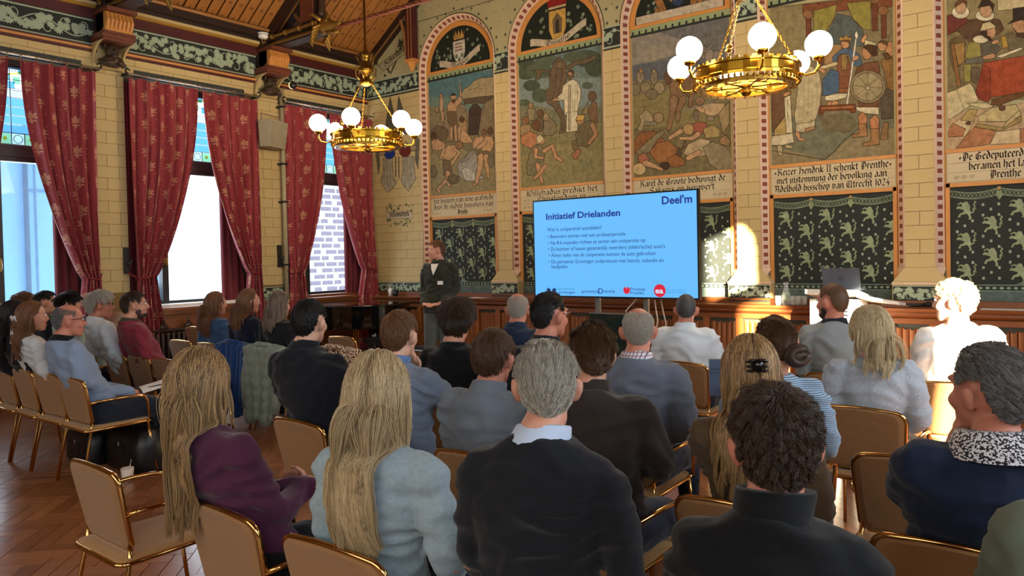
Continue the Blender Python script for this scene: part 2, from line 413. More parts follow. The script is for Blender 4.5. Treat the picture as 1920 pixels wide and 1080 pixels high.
o=MB(); o.box(.4,13.9,LY+.02,LY+.07,.86,.92); o.box(.4,13.9,LY+.02,LY+.07,.10,.18); o.box(.4,13.9,LY,LY+.08,0,.10); o.build('rail',M_oakd,ws)
o=MB(); o.prism([(LY+.04,.92),(LY-.02,.955),(LY-.02,.985),(LY-.05,1.0),(LY-.06,1.03),(-ND,1.03),(-ND,.92)],.35,13.9,'x')
o.build('ledge',M_oakd,ws)
MB().box(0,13.9,-ND-.05,0,1.03,1.10).build('plinth_rail',M_oakd,ws)
# ================================================================ window wall (wall_left)
BAY=[(-6.78,-4.80),(-4.40,-2.44),(-1.94,-.12)]
PIER=[(-4.80,-4.40),(-2.44,-1.94)]
wl=MB()
prev=-14
for a,b in BAY:
    wl.box(-.45,0,prev,a,0,6); prev=b
    wl.box(-.45,0,a,b,0,1.04); wl.box(-.45,0,a,b,4.22,6)
wl.box(-.45,0,prev,.1,0,6)
wall_left=wl.build('wall_left',M_joint,kind='structure',label='window wall with painted ashlar piers between curtains')
for a,b in PIER: blocks(wall_left,a,b,1.30,4.24,.001,'x')
for a,b in BAY: blocks(wall_left,a-.02,b+.02,4.24,4.44,.001,'x',bl=.36,bh=.11)
blocks(wall_left,-.12,-.115,1.30,4.24,.001,'x')
# mouldings + frieze on the window wall, bay by bay
for i,(a,b) in enumerate(((-7.2,-4.74),(-4.42,-2.36),(-2.02,-.11))):
    o=MB(); o.box(0,.05,a,b,4.47,4.50); o.build('rail_bead',M_orange,wall_left)
    o=MB(); o.box(0,.035,a,b,4.44,4.47); o.box(0,.03,a,b,4.50,4.53); o.box(0,.06,a,b,4.86,5.0); o.build('maroon_band',M_maroon,wall_left)
    g=MB().box(0,.012,a,b,4.53,4.86).build('frieze_ground',M_black,wall_left)
    mb=MB(); vine(mb,b-a,.33,lambda s,t,e,a=a:(.012+e,a+s,4.53+t),wave=.8,seed=40+i); mb.build('painted_vine',M_vine,g,fix=False)
    o=MB(); o.prism([(0,5.0),(.09,5.0),(.13,5.03),(.13,5.05),(0,5.05)],a,b,'y') if 0 else o.box(0,.10,a,b,4.985,5.02); o.build('gold_moulding',M_gold,wall_left)
    o=MB(); o.box(0,.13,a,b,5.02,5.06); o.build('cream_moulding',M_block,wall_left)
    o=MB(); o.box(0,.16,a,b,5.06,5.16); o.build('dark_cornice',M_dark,wall_left)  # dark strip in place of the shadow gap above the mouldings
MB().box(0,.012,-2.44,-1.94,1.08,1.27).build('frieze_ground',M_black,wall_left)
mb=MB(); vine(mb,.5,.19,lambda s,t,e:(.012+e,-2.44+s,1.08+t),seed=71); mb.build('painted_vine',M_vine,wall_left,fix=False)
# oak apron under the windows
o=MB(); o.box(0,.05,-8,-.35,0,1.0); o.build('wainscot_apron',M_oakd,wall_left)
o=MB(); o.box(-.25,.16,-8,-.35,1.02,1.06); o.box(0,.12,-8,-.35,.97,1.02); o.build('window_ledge',M_oakd,wall_left)
# windows
M_glass=mat('window_glass','dfeaf0',.02,var=0,alpha=.10)
M_lead=mat('lead_came','17181a',.5)
def stained(n,c):
    m=bpy.data.materials.new('stained_'+n); m.use_nodes=True; nt=m.node_tree; nt.nodes.remove(nt.nodes['Principled BSDF']); out=nt.nodes['Material Output']
    a=nt.nodes.new('ShaderNodeBsdfTransparent'); a.inputs[0].default_value=srgb(c); t=nt.nodes.new('ShaderNodeBsdfTranslucent'); t.inputs[0].default_value=srgb(c); g=nt.nodes.new('ShaderNodeBsdfGlossy'); g.inputs['Roughness'].default_value=.15
    x=nt.nodes.new('ShaderNodeMixShader'); x.inputs[0].default_value=.5; nt.links.new(a.outputs[0],x.inputs[1]); nt.links.new(t.outputs[0],x.inputs[2]); y=nt.nodes.new('ShaderNodeMixShader'); y.inputs[0].default_value=.04; nt.links.new(x.outputs[0],y.inputs[1]); nt.links.new(g.outputs[0],y.inputs[2]); nt.links.new(y.outputs[0],out.inputs[0]); return m
SG=[stained(n,c) for n,c in (('blue','9cc9e6'),('yellow','e3b43a'),('green','b9d8bd'),('red','a32a22'),('clear','dbe7e2'),('aqua','8fd0d6'))]
for wi,(a,b) in enumerate(BAY):
    win=thing('window_%d'%(wi+1),'dark framed casement window with stained glass top light, %s'%('behind the first pair of curtains','in the middle bay, filled with glare','in the bay by the corner, facing brickwork')[wi],'window')
    win['kind']='structure'; del win['category']
    X=-.30; c=(a+b)/2
    o=MB()
    o.box(X-.05,X+.05,a,a+.10,1.06,4.22); o.box(X-.05,X+.05,b-.10,b,1.06,4.22); o.box(X-.05,X+.05,a,b,1.06,1.14); o.box(X-.05,X+.05,a,b,4.13,4.22)
    o.build('window_frame',M_winframe,win)
    o=MB(); o.box(X-.06,X+.08,a,b,2.97,3.17); o.box(X,X+.11,a,b,3.03,3.10); o.build('transom',M_winframe,win)
    mulls=(a+.62,) if wi!=0 else (c-.05,)
    for my in mulls:
        o=MB(); o.box(X-.05,X+.07,my-.045,my+.045,1.06,2.97); o.build('mullion',M_winframe,win)
        q=MB(); q.box(X+.07,X+.09,my-.02,my+.02,1.65,1.75); q.tube([(X+.1,my,1.78),(X+.13,my,1.70),(X+.1,my,1.62)],.01,6); q.build('casement_latch',M_brass2,win)
    ys=[a+.10]+list(mulls)+[b-.10]
    for y0,y1 in zip(ys,ys[1:]):
        MB().box(X-.004,X+.004,y0+.04,y1-.04,1.14,2.97).build('pane',M_glass,win)
    # stained glass: border cells with roundels + lead, clear squares inside
    y0,y1,z0,z1=a+.12,b-.12,3.19,4.12; bw=.14
    sg=MB().box(X-.012,X+.0,y0-.01,y1+.01,z0-.02,z0).build('top_light',M_winframe,win)
    nb=int((y1-y0)/bw); st=(y1-y0)/nb
    lead=MB(); cell=[MB() for _ in SG]
    def cellq(k,ya,yb,za,zb): cell[k].box(X+.003,X+.006,ya+.006,yb-.006,za+.006,zb-.006)
    for i in range(nb):
        ya=y0+i*st; corner=i in (0,nb-1)
        cellq(3 if corner else (2,4)[i%2],ya,ya+st,z0,z0+bw)
        cy,cz=ya+st/2,z0+bw/2
        if corner: cell[1].ell((X+.008,cy,cz),(.003,.03,.03),8,4)
        elif i%2: lead.tube([(X+.01,cy+.05*math.cos(t*PI/6),cz+.05*math.sin(t*PI/6)) for t in range(12)],.004,4,close=True)
        else: cell[1].add([(X+.008,cy-.03,cz),(X+.008,cy,cz-.03),(X+.008,cy+.03,cz),(X+.008,cy,cz+.03)],[(0,1,2,3)])
    for side in (0,nb-1):
        z=z0+bw; k=0
        while z+bw<z1:
            ya=y0+side*st; cellq((2,4)[k%2],ya,ya+st,z,z+bw); cy,cz=ya+st/2,z+bw/2
            if k%2: cell[1].add([(X+.008,cy-.03,cz),(X+.008,cy,cz-.03),(X+.008,cy+.03,cz),(X+.008,cy,cz+.03)],[(0,1,2,3)])
            else: lead.tube([(X+.01,cy+.055*math.cos(t*PI/6),cz+.055*math.sin(t*PI/6)) for t in range(12)],.004,4,close=True)
            z+=bw; k+=1
    ni=5
    for i in range(ni):
        for j in range(4):
            ya=y0+st+(y1-y0-2*st)*i/ni; yb=y0+st+(y1-y0-2*st)*(i+1)/ni; za=z0+bw+j*.11; cellq(0,ya,yb,za,za+.11)
    cell[4].box(X+.003,X+.006,y0+st,y1-st,z0+bw+.45,z0+bw+.52)
    cell[1].add([(X+.006,y0+st+.05,z0+bw+.54),(X+.006,y0+st+.12,z0+bw+.54),(X+.006,y1-st-.3,z0+bw+.78),(X+.006,y1-st-.4,z0+bw+.78)],[(0,1,2,3)])
    for k in range(24):
        yy=y0+st+(y1-y0-2*st)*((k*37)%24)/24; zz=z0+bw+.55+.22*((k*17)%7)/7; cell[(2,5,0)[k%3]].box(X+.003,X+.005,yy,yy+.08,zz,min(zz+.09,z1))
    for i in range(nb+1): lead.box(X+.004,X+.012,y0+i*st-.004,y0+i*st+.004,z0,z0+bw)
    for zz in (z0+.002,z0+bw,z0+bw+.44,z0+bw+.53): lead.box(X+.004,X+.012,y0,y1,zz-.004,zz+.004)
    for i in range(ni+1): yy=y0+st+(y1-y0-2*st)*i/ni; lead.box(X+.004,X+.012,yy-.004,yy+.004,z0+bw,z1)
    for j in range(1,8): lead.box(X+.004,X+.012,y0,y1,z0+bw+j*.11-.003,z0+bw+j*.11+.003)
    for k,cm in enumerate(cell):
        if cm.v: cm.build('stained_glass',SG[k],sg)
    lead.build('lead_came',M_lead,sg)
    MB().box(-.28,-.02,a,b,1.04,1.10).build('window_sill',M_white if wi==1 else M_oakd,win)
# ================================================================ outside the windows
M_obrick=mat('pale_purple_brick','8f7f8c',.8,var=.25,scale=14)
ob=thing('brick_building','sunlit brick side wall of the neighbouring building behind the corner window','building')
MB().box(-3.35,-3.06,-.6,6.5,-1,3.62).build('mortar_wall',mat('white_mortar','e6e8ec',.9,var=.05),ob)
n=0
for j in range(18):
    for i in range(9):
        y0=1.0+i*.33-(.12 if j%2 else 0); l=.27 if (i+j)%3 else .17; z0=1.0+j*.135
        boxpiece('brick',-3.06,-3.045,y0,y0+l,z0,z0+.085,M_obrick,ob)
bl=thing('blue_facade','pale blue rendered facade with a drainpipe outside the first window','building')
MB().box(-5.3,-5,-7.5,-1.3,-1,4.2).build('facade_wall',mat('pale_blue_render','8cc4ef',.8,var=.05),bl)
o=MB(); o.tube([(-4.93,-3.86,-1),(-4.93,-3.86,4.2)],.045,8); o.build('drainpipe',mat('blue_grey_pipe','4d6f8c',.6),bl)
o=MB(); o.box(-5,-4.98,-3.8,-1.3,3.04,3.07); o.box(-5,-4.985,-3.70,-3.67,-1,4.2); o.build('facade_joint',mat('blue_joint','6a96b8',.7),bl)
# ================================================================ unseen side wall, assumed window openings cut to shape the sun patch, and end wall
o=MB(); o.box(13.9,14.1,-14,-10.4,0,6); o.box(13.9,14.1,-7.98,.1,0,6); o.box(13.9,14.1,-10.4,-7.98,0,.9); o.box(13.9,14.1,-10.4,-9.97,.9,3.95); o.box(13.9,14.1,-9.97,-7.98,3.78,3.95); o.box(13.9,14.1,-9.05,-7.98,3.46,3.78); o.box(13.9,14.1,-9.37,-7.98,3.95,4.8); o.box(13.9,14.1,-10.4,-7.98,4.8,6)
for k in range(8):      # arched head of the assumed upper light
    a0,a1=PI*k/8,PI*(k+1)/8; y0,y1=-9.885-.515*math.cos(a0),-9.885-.515*math.cos(a1); h0,h1=4.35+.45*math.sin(a0),4.35+.45*math.sin(a1)
    o.add([(13.9,y0,h0),(13.9,y1,h1),(13.9,y1,4.8),(13.9,y0,4.8)],[(0,1,2,3)])
wr=o.build('wall_right',M_block,kind='structure')
o=MB(); o.box(13.95,13.98,-8.98,-8.95,.9,3.74); o.build('window_bar',M_winframe,wr)  # bar across the assumed opening, out of view
MB().box(-.3,14,-14.1,-13.9,0,10.3).build('wall_front',M_block,kind='structure')
# ================================================================ ceiling: boarded slope, rafters, hammer beams
SL=.70; X0,Z0=.12,5.16
def onslope(s,y,e=0):      # s metres up the slope, e metres below its face
    l=math.hypot(1,SL); return (X0+s/l+e*SL/l,y,Z0+s*SL/l-e/l)
ce=MB(); ce.add([onslope(-.3,-14,-.03),onslope(-.3,.1,-.03),onslope(8.5,.1,-.03),onslope(8.5,-14,-.03),onslope(-.3,-14,-.2),onslope(-.3,.1,-.2),onslope(8.5,.1,-.2),onslope(8.5,-14,-.2)],[(0,1,2,3),(7,6,5,4),(0,3,7,4),(1,0,4,5)])
rx=onslope(8.5,0)[0]; rz=onslope(8.5,0)[2]
ce.add([(rx-.05,-14,rz),(rx-.05,.1,rz),(14.2,.1,5.2),(14.2,-14,5.2),(rx,-14,rz+.2),(rx,.1,rz+.2),(14.2,.1,5.4),(14.2,-14,5.4)],[(0,1,2,3),(7,6,5,4)])
ceiling=ce.build('ceiling',mat('red_ceiling_joint','5a1d14',.6),kind='structure',label='steep boarded ceiling with painted planks')
M_plank=mat('ochre_ceiling_board','a06a32',.55,var=.14,scale=4,stretch=(1,6,1))
M_sprig=mat('dark_sprig_paint','5a2d18',.7,var=.1)
bwid=.17
pk=MB(); hw=bwid/2-.012
def loc3(s,t,e=0): p=onslope(s,t,e); return (p[0]-X0,p[1],p[2]-Z0)
edge=[(0,-hw),(-.05,0),(0,hw)]
bot=[(0.04,-hw),(0,-hw*.55),(-.045,0),(0,hw*.55),(.04,hw)]
vs=[loc3(a,b,.0) for a,b in bot]+[loc3(8.4,hw),loc3(8.4,-hw)]+[loc3(a,b,.025) for a,b in bot]+[loc3(8.4,hw,.025),loc3(8.4,-hw,.025)]
pk.add(vs,[tuple(range(7,14)),tuple(range(6,-1,-1))]+[(i,(i+1)%7,7+(i+1)%7,7+i) for i in range(7)])
pk=pk.mesh('ceiling_board',M_plank)
sg=MB()
def dot(s,t,r,n=6): sg.add([loc3(s+r*math.cos(2*PI*k/n),t+r*math.sin(2*PI*k/n),.0265) for k in range(n)],[tuple(range(n))])
for (s,t,r) in ((.05,0,.02),(.09,.02,.014),(.09,-.02,.014),(.12,.035,.012),(.12,-.035,.012),(.13,0,.016),(.17,.02,.012),(.17,-.02,.012),(.20,0,.012),(.24,0,.009)): dot(s,t,r)
s=.45
while s<3.5:
    for a in range(5): dot(s+.018*math.cos(a*1.2566),.018*math.sin(a*1.2566),.011,5)
    s+=.27
sg=sg.mesh('painted_sprig',M_sprig,fix=False)
for i in range(60):
    y=-.2-bwid*i
    b_=link('ceiling_board',pk,ceiling,(X0,y,Z0)); link('painted_sprig',sg,b_)
M_rib=mat('rafter_gold_line','9a6a38',.5,.2,var=.1)
def slopebeam(parent,name,y0,y1,e0,e1,m,s0=-.05,s1=8.3):
    o=MB(); o.add([onslope(s,y,e) for s in (s0,s1) for y in (y0,y1) for e in (e0,e1)],[(0,1,3,2),(4,6,7,5),(0,4,5,1),(2,3,7,6),(0,2,6,4),(1,5,7,3)]); return o.build(name,m,parent)
slopebeam(ceiling,'gable_rafter',-.30,-.11,0,.10,M_dark); slopebeam(ceiling,'gable_rafter_line',-.25,-.22,.10,.106,M_rib)
o=MB(); o.box(.0,.30,-13,-.11,5.10,5.20); o.build('wall_plate',M_dark,ceiling)
o=MB(); o.tube([(.32,-13,5.20),(.32,-.2,5.20)],.028,8); o.build('cornice_bead',M_rib,ceiling)
M_ltimb=mat('carved_red_timber','6a3522',.5,var=.2,scale=15)
M_carv=mat('gilded_carving','8c6a2c',.4,.6,var=.3,scale=40)
M_fig=mat('dark_carved_oak','3c2a18',.5,var=.3,scale=30)
def truss(y,label,dragon=True,rod_to=9.0):
    t=thing('hammer_beam_truss',label,'roof truss',(0,y,0),group='hammer beam trusses'); t['kind']='structure'
    p=slopebeam(t,'principal_rafter',-.14,.14,.0,.22,M_dark); slopebeam(t,'rafter_line',-.10,-.075,.22,.228,M_rib); slopebeam(t,'rafter_line',.075,.10,.22,.228,M_rib)
    o=MB(); o.box(0,.30,-.17,.17,4.66,5.12); o.build('wall_post',M_dark,t)
    o=MB(); o.box(0,.36,-.21,.21,4.58,4.63); o.box(0,.33,-.19,.19,4.55,4.58); o.box(0,.39,-.20,.20,4.63,4.66); o.build('corbel_cap',M_ltimb,t)
    o=MB(); n=10   # hollow bracket with curved front
    pr=[(0,4.27),(.02,4.27)]+[(.02+.30*(1-math.cos(PI/2*k/n)),4.27+.28*math.sin(PI/2*k/n)) for k in range(n+1)]+[(0,4.55)]
    for s in (-1,1): o.prism(pr,s*.19-.012,s*.19+.012,'y')
    o.box(-.01,.02,-.19,.19,4.25,4.56); o.build('corbel_bracket',M_block,t)
    f=MB(); f.ell((.14,0,4.45),(.09,.085,.11),12,8); f.ell((.20,0,4.43),(.05,.05,.06)); f.ell((.15,0,4.33),(.12,.14,.08)); f.ell((.25,0,4.44),(.02,.012,.02)); f.ell((.20,0,4.38),(.06,.05,.07)); f.tube([(.1,-.13,4.33),(.2,-.12,4.28),(.26,-.02,4.30)],.035,6); f.tube([(.1,.13,4.33),(.2,.12,4.28),(.26,.02,4.30)],.035,6)
    for k in range(9): a=k*.7; f.ell((.12+.02*math.cos(a),.085*math.cos(a*1.3),4.50+.03*math.sin(a)),(.04,.03,.03),6,4)
    f.build('corbel_figure',M_fig,t,smooth=True)
    g=MB()   # gadrooned console
    for k in range(7):
        yy=-.15+.05*k; g.tube([(.24,yy,4.68),(.36,yy,4.72),(.40,yy,4.80),(.36,yy,4.88)],.024,6)
    g.box(.1,.36,-.17,.17,4.66,4.90); g.build('console',M_orange,t,smooth=False)
    o=MB(); o.box(.05,.46,-.19,.19,4.90,4.95); o.build('console_cap',M_ltimb,t)
    o=MB(); o.box(.1,1.45,-.10,.10,4.95,5.16); o.build('hammer_beam',M_dark,t)
    o=MB()
    for s in (-1,1): o.box(.3,1.42,s*.115-.02,s*.115+.02,4.97,5.0); o.tube([(.25,s*.13,5.09),(1.45,s*.13,5.09)],.026,8)
    for k in range(4):
        for s in (-1,1): o.lathe([(.03,-.03),(.045,-.015),(.045,.015),(.03,.03)],(.4+.33*k,s*.13,5.09),8,'x')
    o.build('beam_moulding',M_carv,t)
    o=MB()
    for s in (-1,1):
        for k in range(6):
            a=k*PI/3; o.ell((.26+.045*math.cos(a),s*.19,5.06+.045*math.sin(a)),(.025,.012,.025),6,4)
    o.build('rosette',M_carv,t)
    o=MB(); o.box(1.10,1.34,-.10,.10,5.16,6.0); o.build('hammer_post',M_dark,t)
    o=MB()
    for s in (-1,1): o.box(1.08,1.36,s*.11-.012,s*.11+.012,5.16,6.0)
    o.build('post_stripe',M_ltimb,t)
    o=MB(); o.lathe([(.05,5.2),(.075,5.24),(.05,5.3),(.055,5.6),(.07,5.64),(.05,5.7)],(1.42,0,0),10); o.build('colonnette',M_fig,t,smooth=True)
    for s in (-1,):     # curved braces below the rafters
        o=MB(); o.tube([(1.12+.5*s*math.sin(PI/2*k/8)**1.0*-1*-1,0,5.2+.75*(1-math.cos(PI/2*k/8))) for k in range(9)],.035,6); o.build('curved_brace',M_rib,t,smooth=True)
    if dragon:
        d=MB(); d.loft([((1.40,0,5.04),(0,.09,0),(0,0,.10)),((1.52,0,5.06),(0,.11,0),(0,0,.12)),((1.62,0,5.05),(0,.08,0),(0,0,.085)),((1.72,0,5.03),(0,.055,0),(0,0,.05)),((1.82,0,5.03),(0,.045,0),(0,0,.035)),((1.86,0,5.04),(0,.02,0),(0,0,.02))],12)
        d.loft([((1.55,0,4.97),(0,.06,0),(0,0,.04)),((1.68,0,4.93),(0,.045,0),(0,0,.025)),((1.80,0,4.92),(0,.03,0),(0,0,.018))],10)
        for s in (-1,1):
            d.ell((1.60,s*.07,5.11),(.03,.025,.03)); d.tube([(1.5,s*.08,5.12),(1.40,s*.15,5.22),(1.33,s*.17,5.2)],[.035,.025,.006],6)
            for k in range(5): d.tube([(1.50-.03*k,s*.09,5.06-.04*k),(1.42-.02*k,s*.16,5.02-.05*k),(1.40,s*.15,4.93-.045*k)],[.03,.025,.004],5)
        for k in range(6): d.tube([(1.56-.04*k,0,5.15-.01*k),(1.52-.05*k,0,5.25-.02*k),(1.46-.05*k,0,5.24)],[.03,.02,.004],5)
        for k in range(4):
            for s in (-1,1): d.ell((1.66+.04*k,s*.04,4.985),(.008,.008,.02),5,4)
        d.build('dragon_head',M_carv,t,smooth=True)
        rp=MB()
        for q in range(3):
            pts=[]
            for k in range(0,260): 
                xx=1.72+k*(rod_to-1.72)/259; an=k*.55+q*2.094; pts.append((xx,.018*math.cos(an),5.0+.018*math.sin(an)-.02*math.sin(PI*k/259)))
            rp.tube(pts,.016,5)
        rp.build('twisted_tie_rod',M_ltimb,t,smooth=True)
    return t
truss(-2.2,'dark hammer beam truss with gilded dragon head above the second pier')
truss(-4.60,'dark hammer beam truss on the corbel between the first two windows')
# wall brace against the gable: arched rib with painted spandrel
t=thing('gable_brace','arched red timber brace with painted spandrel against the mural wall','timber brace',(0,-.22,0)); t['kind']='structure'
o=MB(); o.box(1.18,1.34,-.06,.06,5.0,7.2); o.build('brace_post',M_maroon,t)
o=MB(); o.box(1.235,1.255,-.066,-.06,5.0,7.2); o.box(1.30,1.32,-.066,-.06,5.0,7.2); o.build('brace_post_line',M_rib,t)
arc=[(1.16-.95*(1-math.cos(PI/2*k/12)),5.05+1.35*math.sin(PI/2*k/12)) for k in range(13)]
o=MB(); o.tube([(x,-.03,z) for x,z in arc],.03,8); o.build('brace_arch',M_rib,t,smooth=True)
o=MB()
for k in range(12): o.quad((arc[k][0],.0,arc[k][1]),(arc[k+1][0],.0,arc[k+1][1]),(1.18,.0,arc[k+1][1]),(1.18,.0,arc[k][1]))
o.build('brace_spandrel',M_black,t)
o=MB(); rg=random.Random(3)
for k in range(60):
    i=rg.randrange(2,12); x=rg.uniform(arc[i][0]+.05,1.14); leaf3(o,x,arc[i][1]+rg.uniform(-.05,.05),.04,rg.uniform(0,6),-.004)
o.build('spandrel_vine',M_vine,t,fix=False)
o=MB(); o.box(1.16,1.36,-.07,.07,4.95,5.0); o.lathe([(.01,4.80),(.04,4.84),(.06,4.90),(.085,4.95)],(1.26,0,0),8); o.build('pendant_corbel',M_orange,t)
# ================================================================ curtains
class X_:      # tiny expression builder on Math nodes
    def __init__(s,nt,sock): s.nt=nt; s.k=sock
    def op(s,o,b=None,c=None):
        n=s.nt.nodes.new('ShaderNodeMath'); n.operation=o
        for i,q in enumerate((s,b,c)):
            if q is None: continue
            if isinstance(q,X_): s.nt.links.new(q.k,n.inputs[i])
            else: n.inputs[i].default_value=q
        return X_(s.nt,n.outputs[0])
    def __add__(s,b): return s.op('ADD',b)
    def __sub__(s,b): return s.op('SUBTRACT',b)
    def __mul__(s,b): return s.op('MULTIPLY',b)
    def lt(s,b): return s.op('LESS_THAN',b)
    def gt(s,b): return s.op('GREATER_THAN',b)
    def mx(s,b): return s.op('MAXIMUM',b)
    def ab(s): return s.op('ABSOLUTE')
    def fr(s): return s.op('FRACT')
def damask():
    m=bpy.data.materials.new('red_damask'); m.use_nodes=True; nt=m.node_tree; b=nt.nodes['Principled BSDF']; L=nt.links
    b.inputs['Roughness'].default_value=.7; b.inputs['Sheen Weight'].default_value=.25
    uv=nt.nodes.new('ShaderNodeUVMap'); sp_=nt.nodes.new('ShaderNodeSeparateXYZ'); L.new(uv.outputs[0],sp_.inputs[0])
    U=X_(nt,sp_.outputs[0]); V=X_(nt,sp_.outputs[1])
    def motif(u,v):
        col=(u*(1/.225)); ci=col.op('FLOOR'); x=(col-ci-.5)*.225
        vv=(v*(1/.37))+(ci*.5); y=(vv.fr()-.5)*.37
        th=x.op('ARCTAN2',y); rr=(x*x+y*y).op('SQRT')
        pet=(th*3.5).op('COSINE').ab()*.6+.4
        m1=rr.lt(pet*.072)*y.gt(-.015)*rr.gt(.012)
        y2=y+.035; th2=x.op('ARCTAN2',y2*-1.); rr2=(x*x+y2*y2).op('SQRT')
        m2=rr2.lt(((th2*2.5).op('COSINE').ab()*.65+.3)*.048)*y2.lt(0.)
        m3=x.ab().lt(.006)*y.ab().lt(.072)
        return m1.mx(m2).mx(m3)
    big=motif(U,V)
    u2=U*(1/.10); i2=u2.op('FLOOR'); x2=(u2-i2-.5)*.10; v2=V*(1/.147)+i2*.5; y2=(v2.fr()-.5)*.147
    small=(x2*x2+y2*y2).op('SQRT').lt(.0085)
    msk=big.mx(small*.7)
    mx=nt.nodes.new('ShaderNodeMix'); mx.data_type='RGBA'; mx.inputs[6].default_value=srgb('97272f'); mx.inputs[7].default_value=srgb('c98d6c')
    L.new((msk*.9).k,mx.inputs[0])
    n=nt.nodes.new('ShaderNodeTexNoise'); n.inputs['Scale'].default_value=220; L.new(uv.outputs[0],n.inputs[0])
    mm=nt.nodes.new('ShaderNodeMix'); mm.data_type='RGBA'; mm.blend_type='MULTIPLY'; mm.inputs[0].default_value=.3; L.new(mx.outputs[2],mm.inputs[6]); L.new(n.outputs[0],mm.inputs[7])
    L.new(mm.outputs[2],b.inputs['Base Color'])
    return m
M_damask=damask(); M_redplain=mat('plain_red_curtain','6a1420',.75,var=.1,scale=15,sheen=.2); M_cord=mat('red_cord','7a1018',.6); M_lining=mat('curtain_lining','cbbfae',.8)
def curtain(name,label,yo,yi,ytie,ztop,ztie,zbot,x0=.17,seed=0):
    """yo outer edge, yi inner edge at the rod, ytie inner edge at the tie-back"""
    t=thing(name,label,'curtain',(0,0,0),group='red damask window curtains')
    rg=random.Random(seed); sgn=1 if yi>yo else -1; nu,nv=72,44; wd=abs(yi-yo); fab=wd*1.75
    npl=max(4,int(wd/.17)); ph=rg.uniform(0,6); vs=[];uvs=[]
    for j in range(nv+1):
        z=ztop+(zbot-ztop)*j/nv
        if z>=ztie:
            q=(ztop-z)/(ztop-ztie); wtie=abs(ytie-yo)+.02
            e=.94*q**2.0+.06*q; width=wd*(1-e)+wtie*e; off=.05*e
        else:
            q=(ztie-z)/(ztie-zbot); width=abs(ytie-yo)*(1+.55*min(1,q*2.2)); off=.05*(1-.5*min(1,q*3))
        amp=.040+.035*(1-width/wd)
        for i in range(nu+1):
            u=i/nu; yy=yo+sgn*(off+width*u)
            p=u*npl*2*PI+ph+.5*math.sin(3*u+z); xx=x0+amp*math.sin(p)+.012*math.sin(2.3*p+z*2)+.02*math.sin(z*1.5+u*5)
            yy+=sgn*.25*amp*math.sin(2*p)*(1 if 0<i<nu else 0)
            vs.append((xx,yy,z+(-.03*abs(math.sin(p/2)) if j==0 else 0))); uvs.append((u*fab+seed*.37,z+.11*seed))
    fs=[(j*(nu+1)+i,j*(nu+1)+i+1,(j+1)*(nu+1)+i+1,(j+1)*(nu+1)+i) for j in range(nv) for i in range(nu)]
    me=bpy.data.meshes.new('drape'); me.from_pydata(vs,[],fs); me.materials.append(M_damask)
    ul=me.uv_layers.new(name='UVMap')
    idx=np.empty(len(me.loops),dtype=np.int32); me.loops.foreach_get('vertex_index',idx); ul.data.foreach_set('uv',np.array(uvs)[idx].ravel())
    me.polygons.foreach_set('use_smooth',[True]*len(me.polygons)); link('drape',me,t)
    yc=(yo+ytie)/2+sgn*.05; r=abs(ytie-yo)/2+.02
    o=MB(); o.tube([(x0+.085*math.cos(a),yc+r*math.sin(a),ztie+.03*math.sin(a)*sgn) for a in [2*PI*k/20 for k in range(20)]],.014,6,close=True)
    o.tube([(x0,yc-sgn*r,ztie),(x0-.1,yc-sgn*(r+.06),ztie+.06)],.012,6); o.build('tie_back',M_cord,t,smooth=True)
    o=MB(); z0=ztop
    for k in range(npl+1): 
        yy=yo+sgn*wd*k/npl; o.tube([(x0+.022*math.cos(a),yy,ztop+.035+.022*math.sin(a)) for a in [2*PI*q/10 for q in range(10)]],.004,4,close=True); o.tube([(x0,yy,ztop+.015),(x0,yy,ztop-.02)],.004,4)
    o.build('curtain_ring',M_brass2,t)
    return t
for k,(nm,a) in enumerate(((('first window, on the far side from the corner'),(-6.75,-5.82,-6.5)),('first window, tied back against the first pier',(-4.82,-5.68,-5.0)),('middle window, beside the first pier',(-4.42,-3.45,-4.2)),('middle window, beside the loudspeaker pier',(-2.48,-3.38,-2.66)),('corner window, behind the loudspeaker',(-1.98,-1.12,-1.78)),('corner window, nearest the corner of the room',(-.12,-1.05,-.40)))):
    curtain('curtain','red damask curtain of the '+nm,*a,4.16,1.50,.12,seed=k+1)
for k,(a,b) in enumerate(((-6.80,-4.78),(-4.42,-2.44),(-1.98,-.10))):
    lab=('first window','middle window','corner window')[k]
    t=thing('curtain_rod','slim metal curtain rod above the '+lab,'curtain rod',(.17,0,4.20),group='curtain rods')
    o=MB(); o.tube([(0,a,0),(0,b,0)],.013,8); o.build('rod',mat('steel_rod','b5a99a',.3,.8),t,smooth=True)
    o=MB()
    for y,s in ((a,-1),(b,1)):
        o.tube([(0,y,0),(.0,y+s*.03,.03),(0,y+s*.01,.07),(0,y-s*.03,.05)],.012,6); o.box(-.17,0,y-.01,y+.01,-.02,.02)
    o.build('scroll_finial',M_winframe,t)
    v_=thing('pelmet_board','dark patterned pelmet strip on the wall above the '+lab,'pelmet',(0,0,0),group='pelmet strips')
    MB().box(.0,.03,a+.16,b-.16,4.20,4.30).build('board',mat('dark_green_pelmet','272d29',.6,var=.5,scale=45),v_)
    o=MB(); y=a+.2
    while y<b-.2: o.ell((.034,y,4.25),(.006,.02,.02),6,4); y+=.075
    o.build('stud_row',mat('pelmet_stud','4b4a40',.5),v_,kind='stuff')
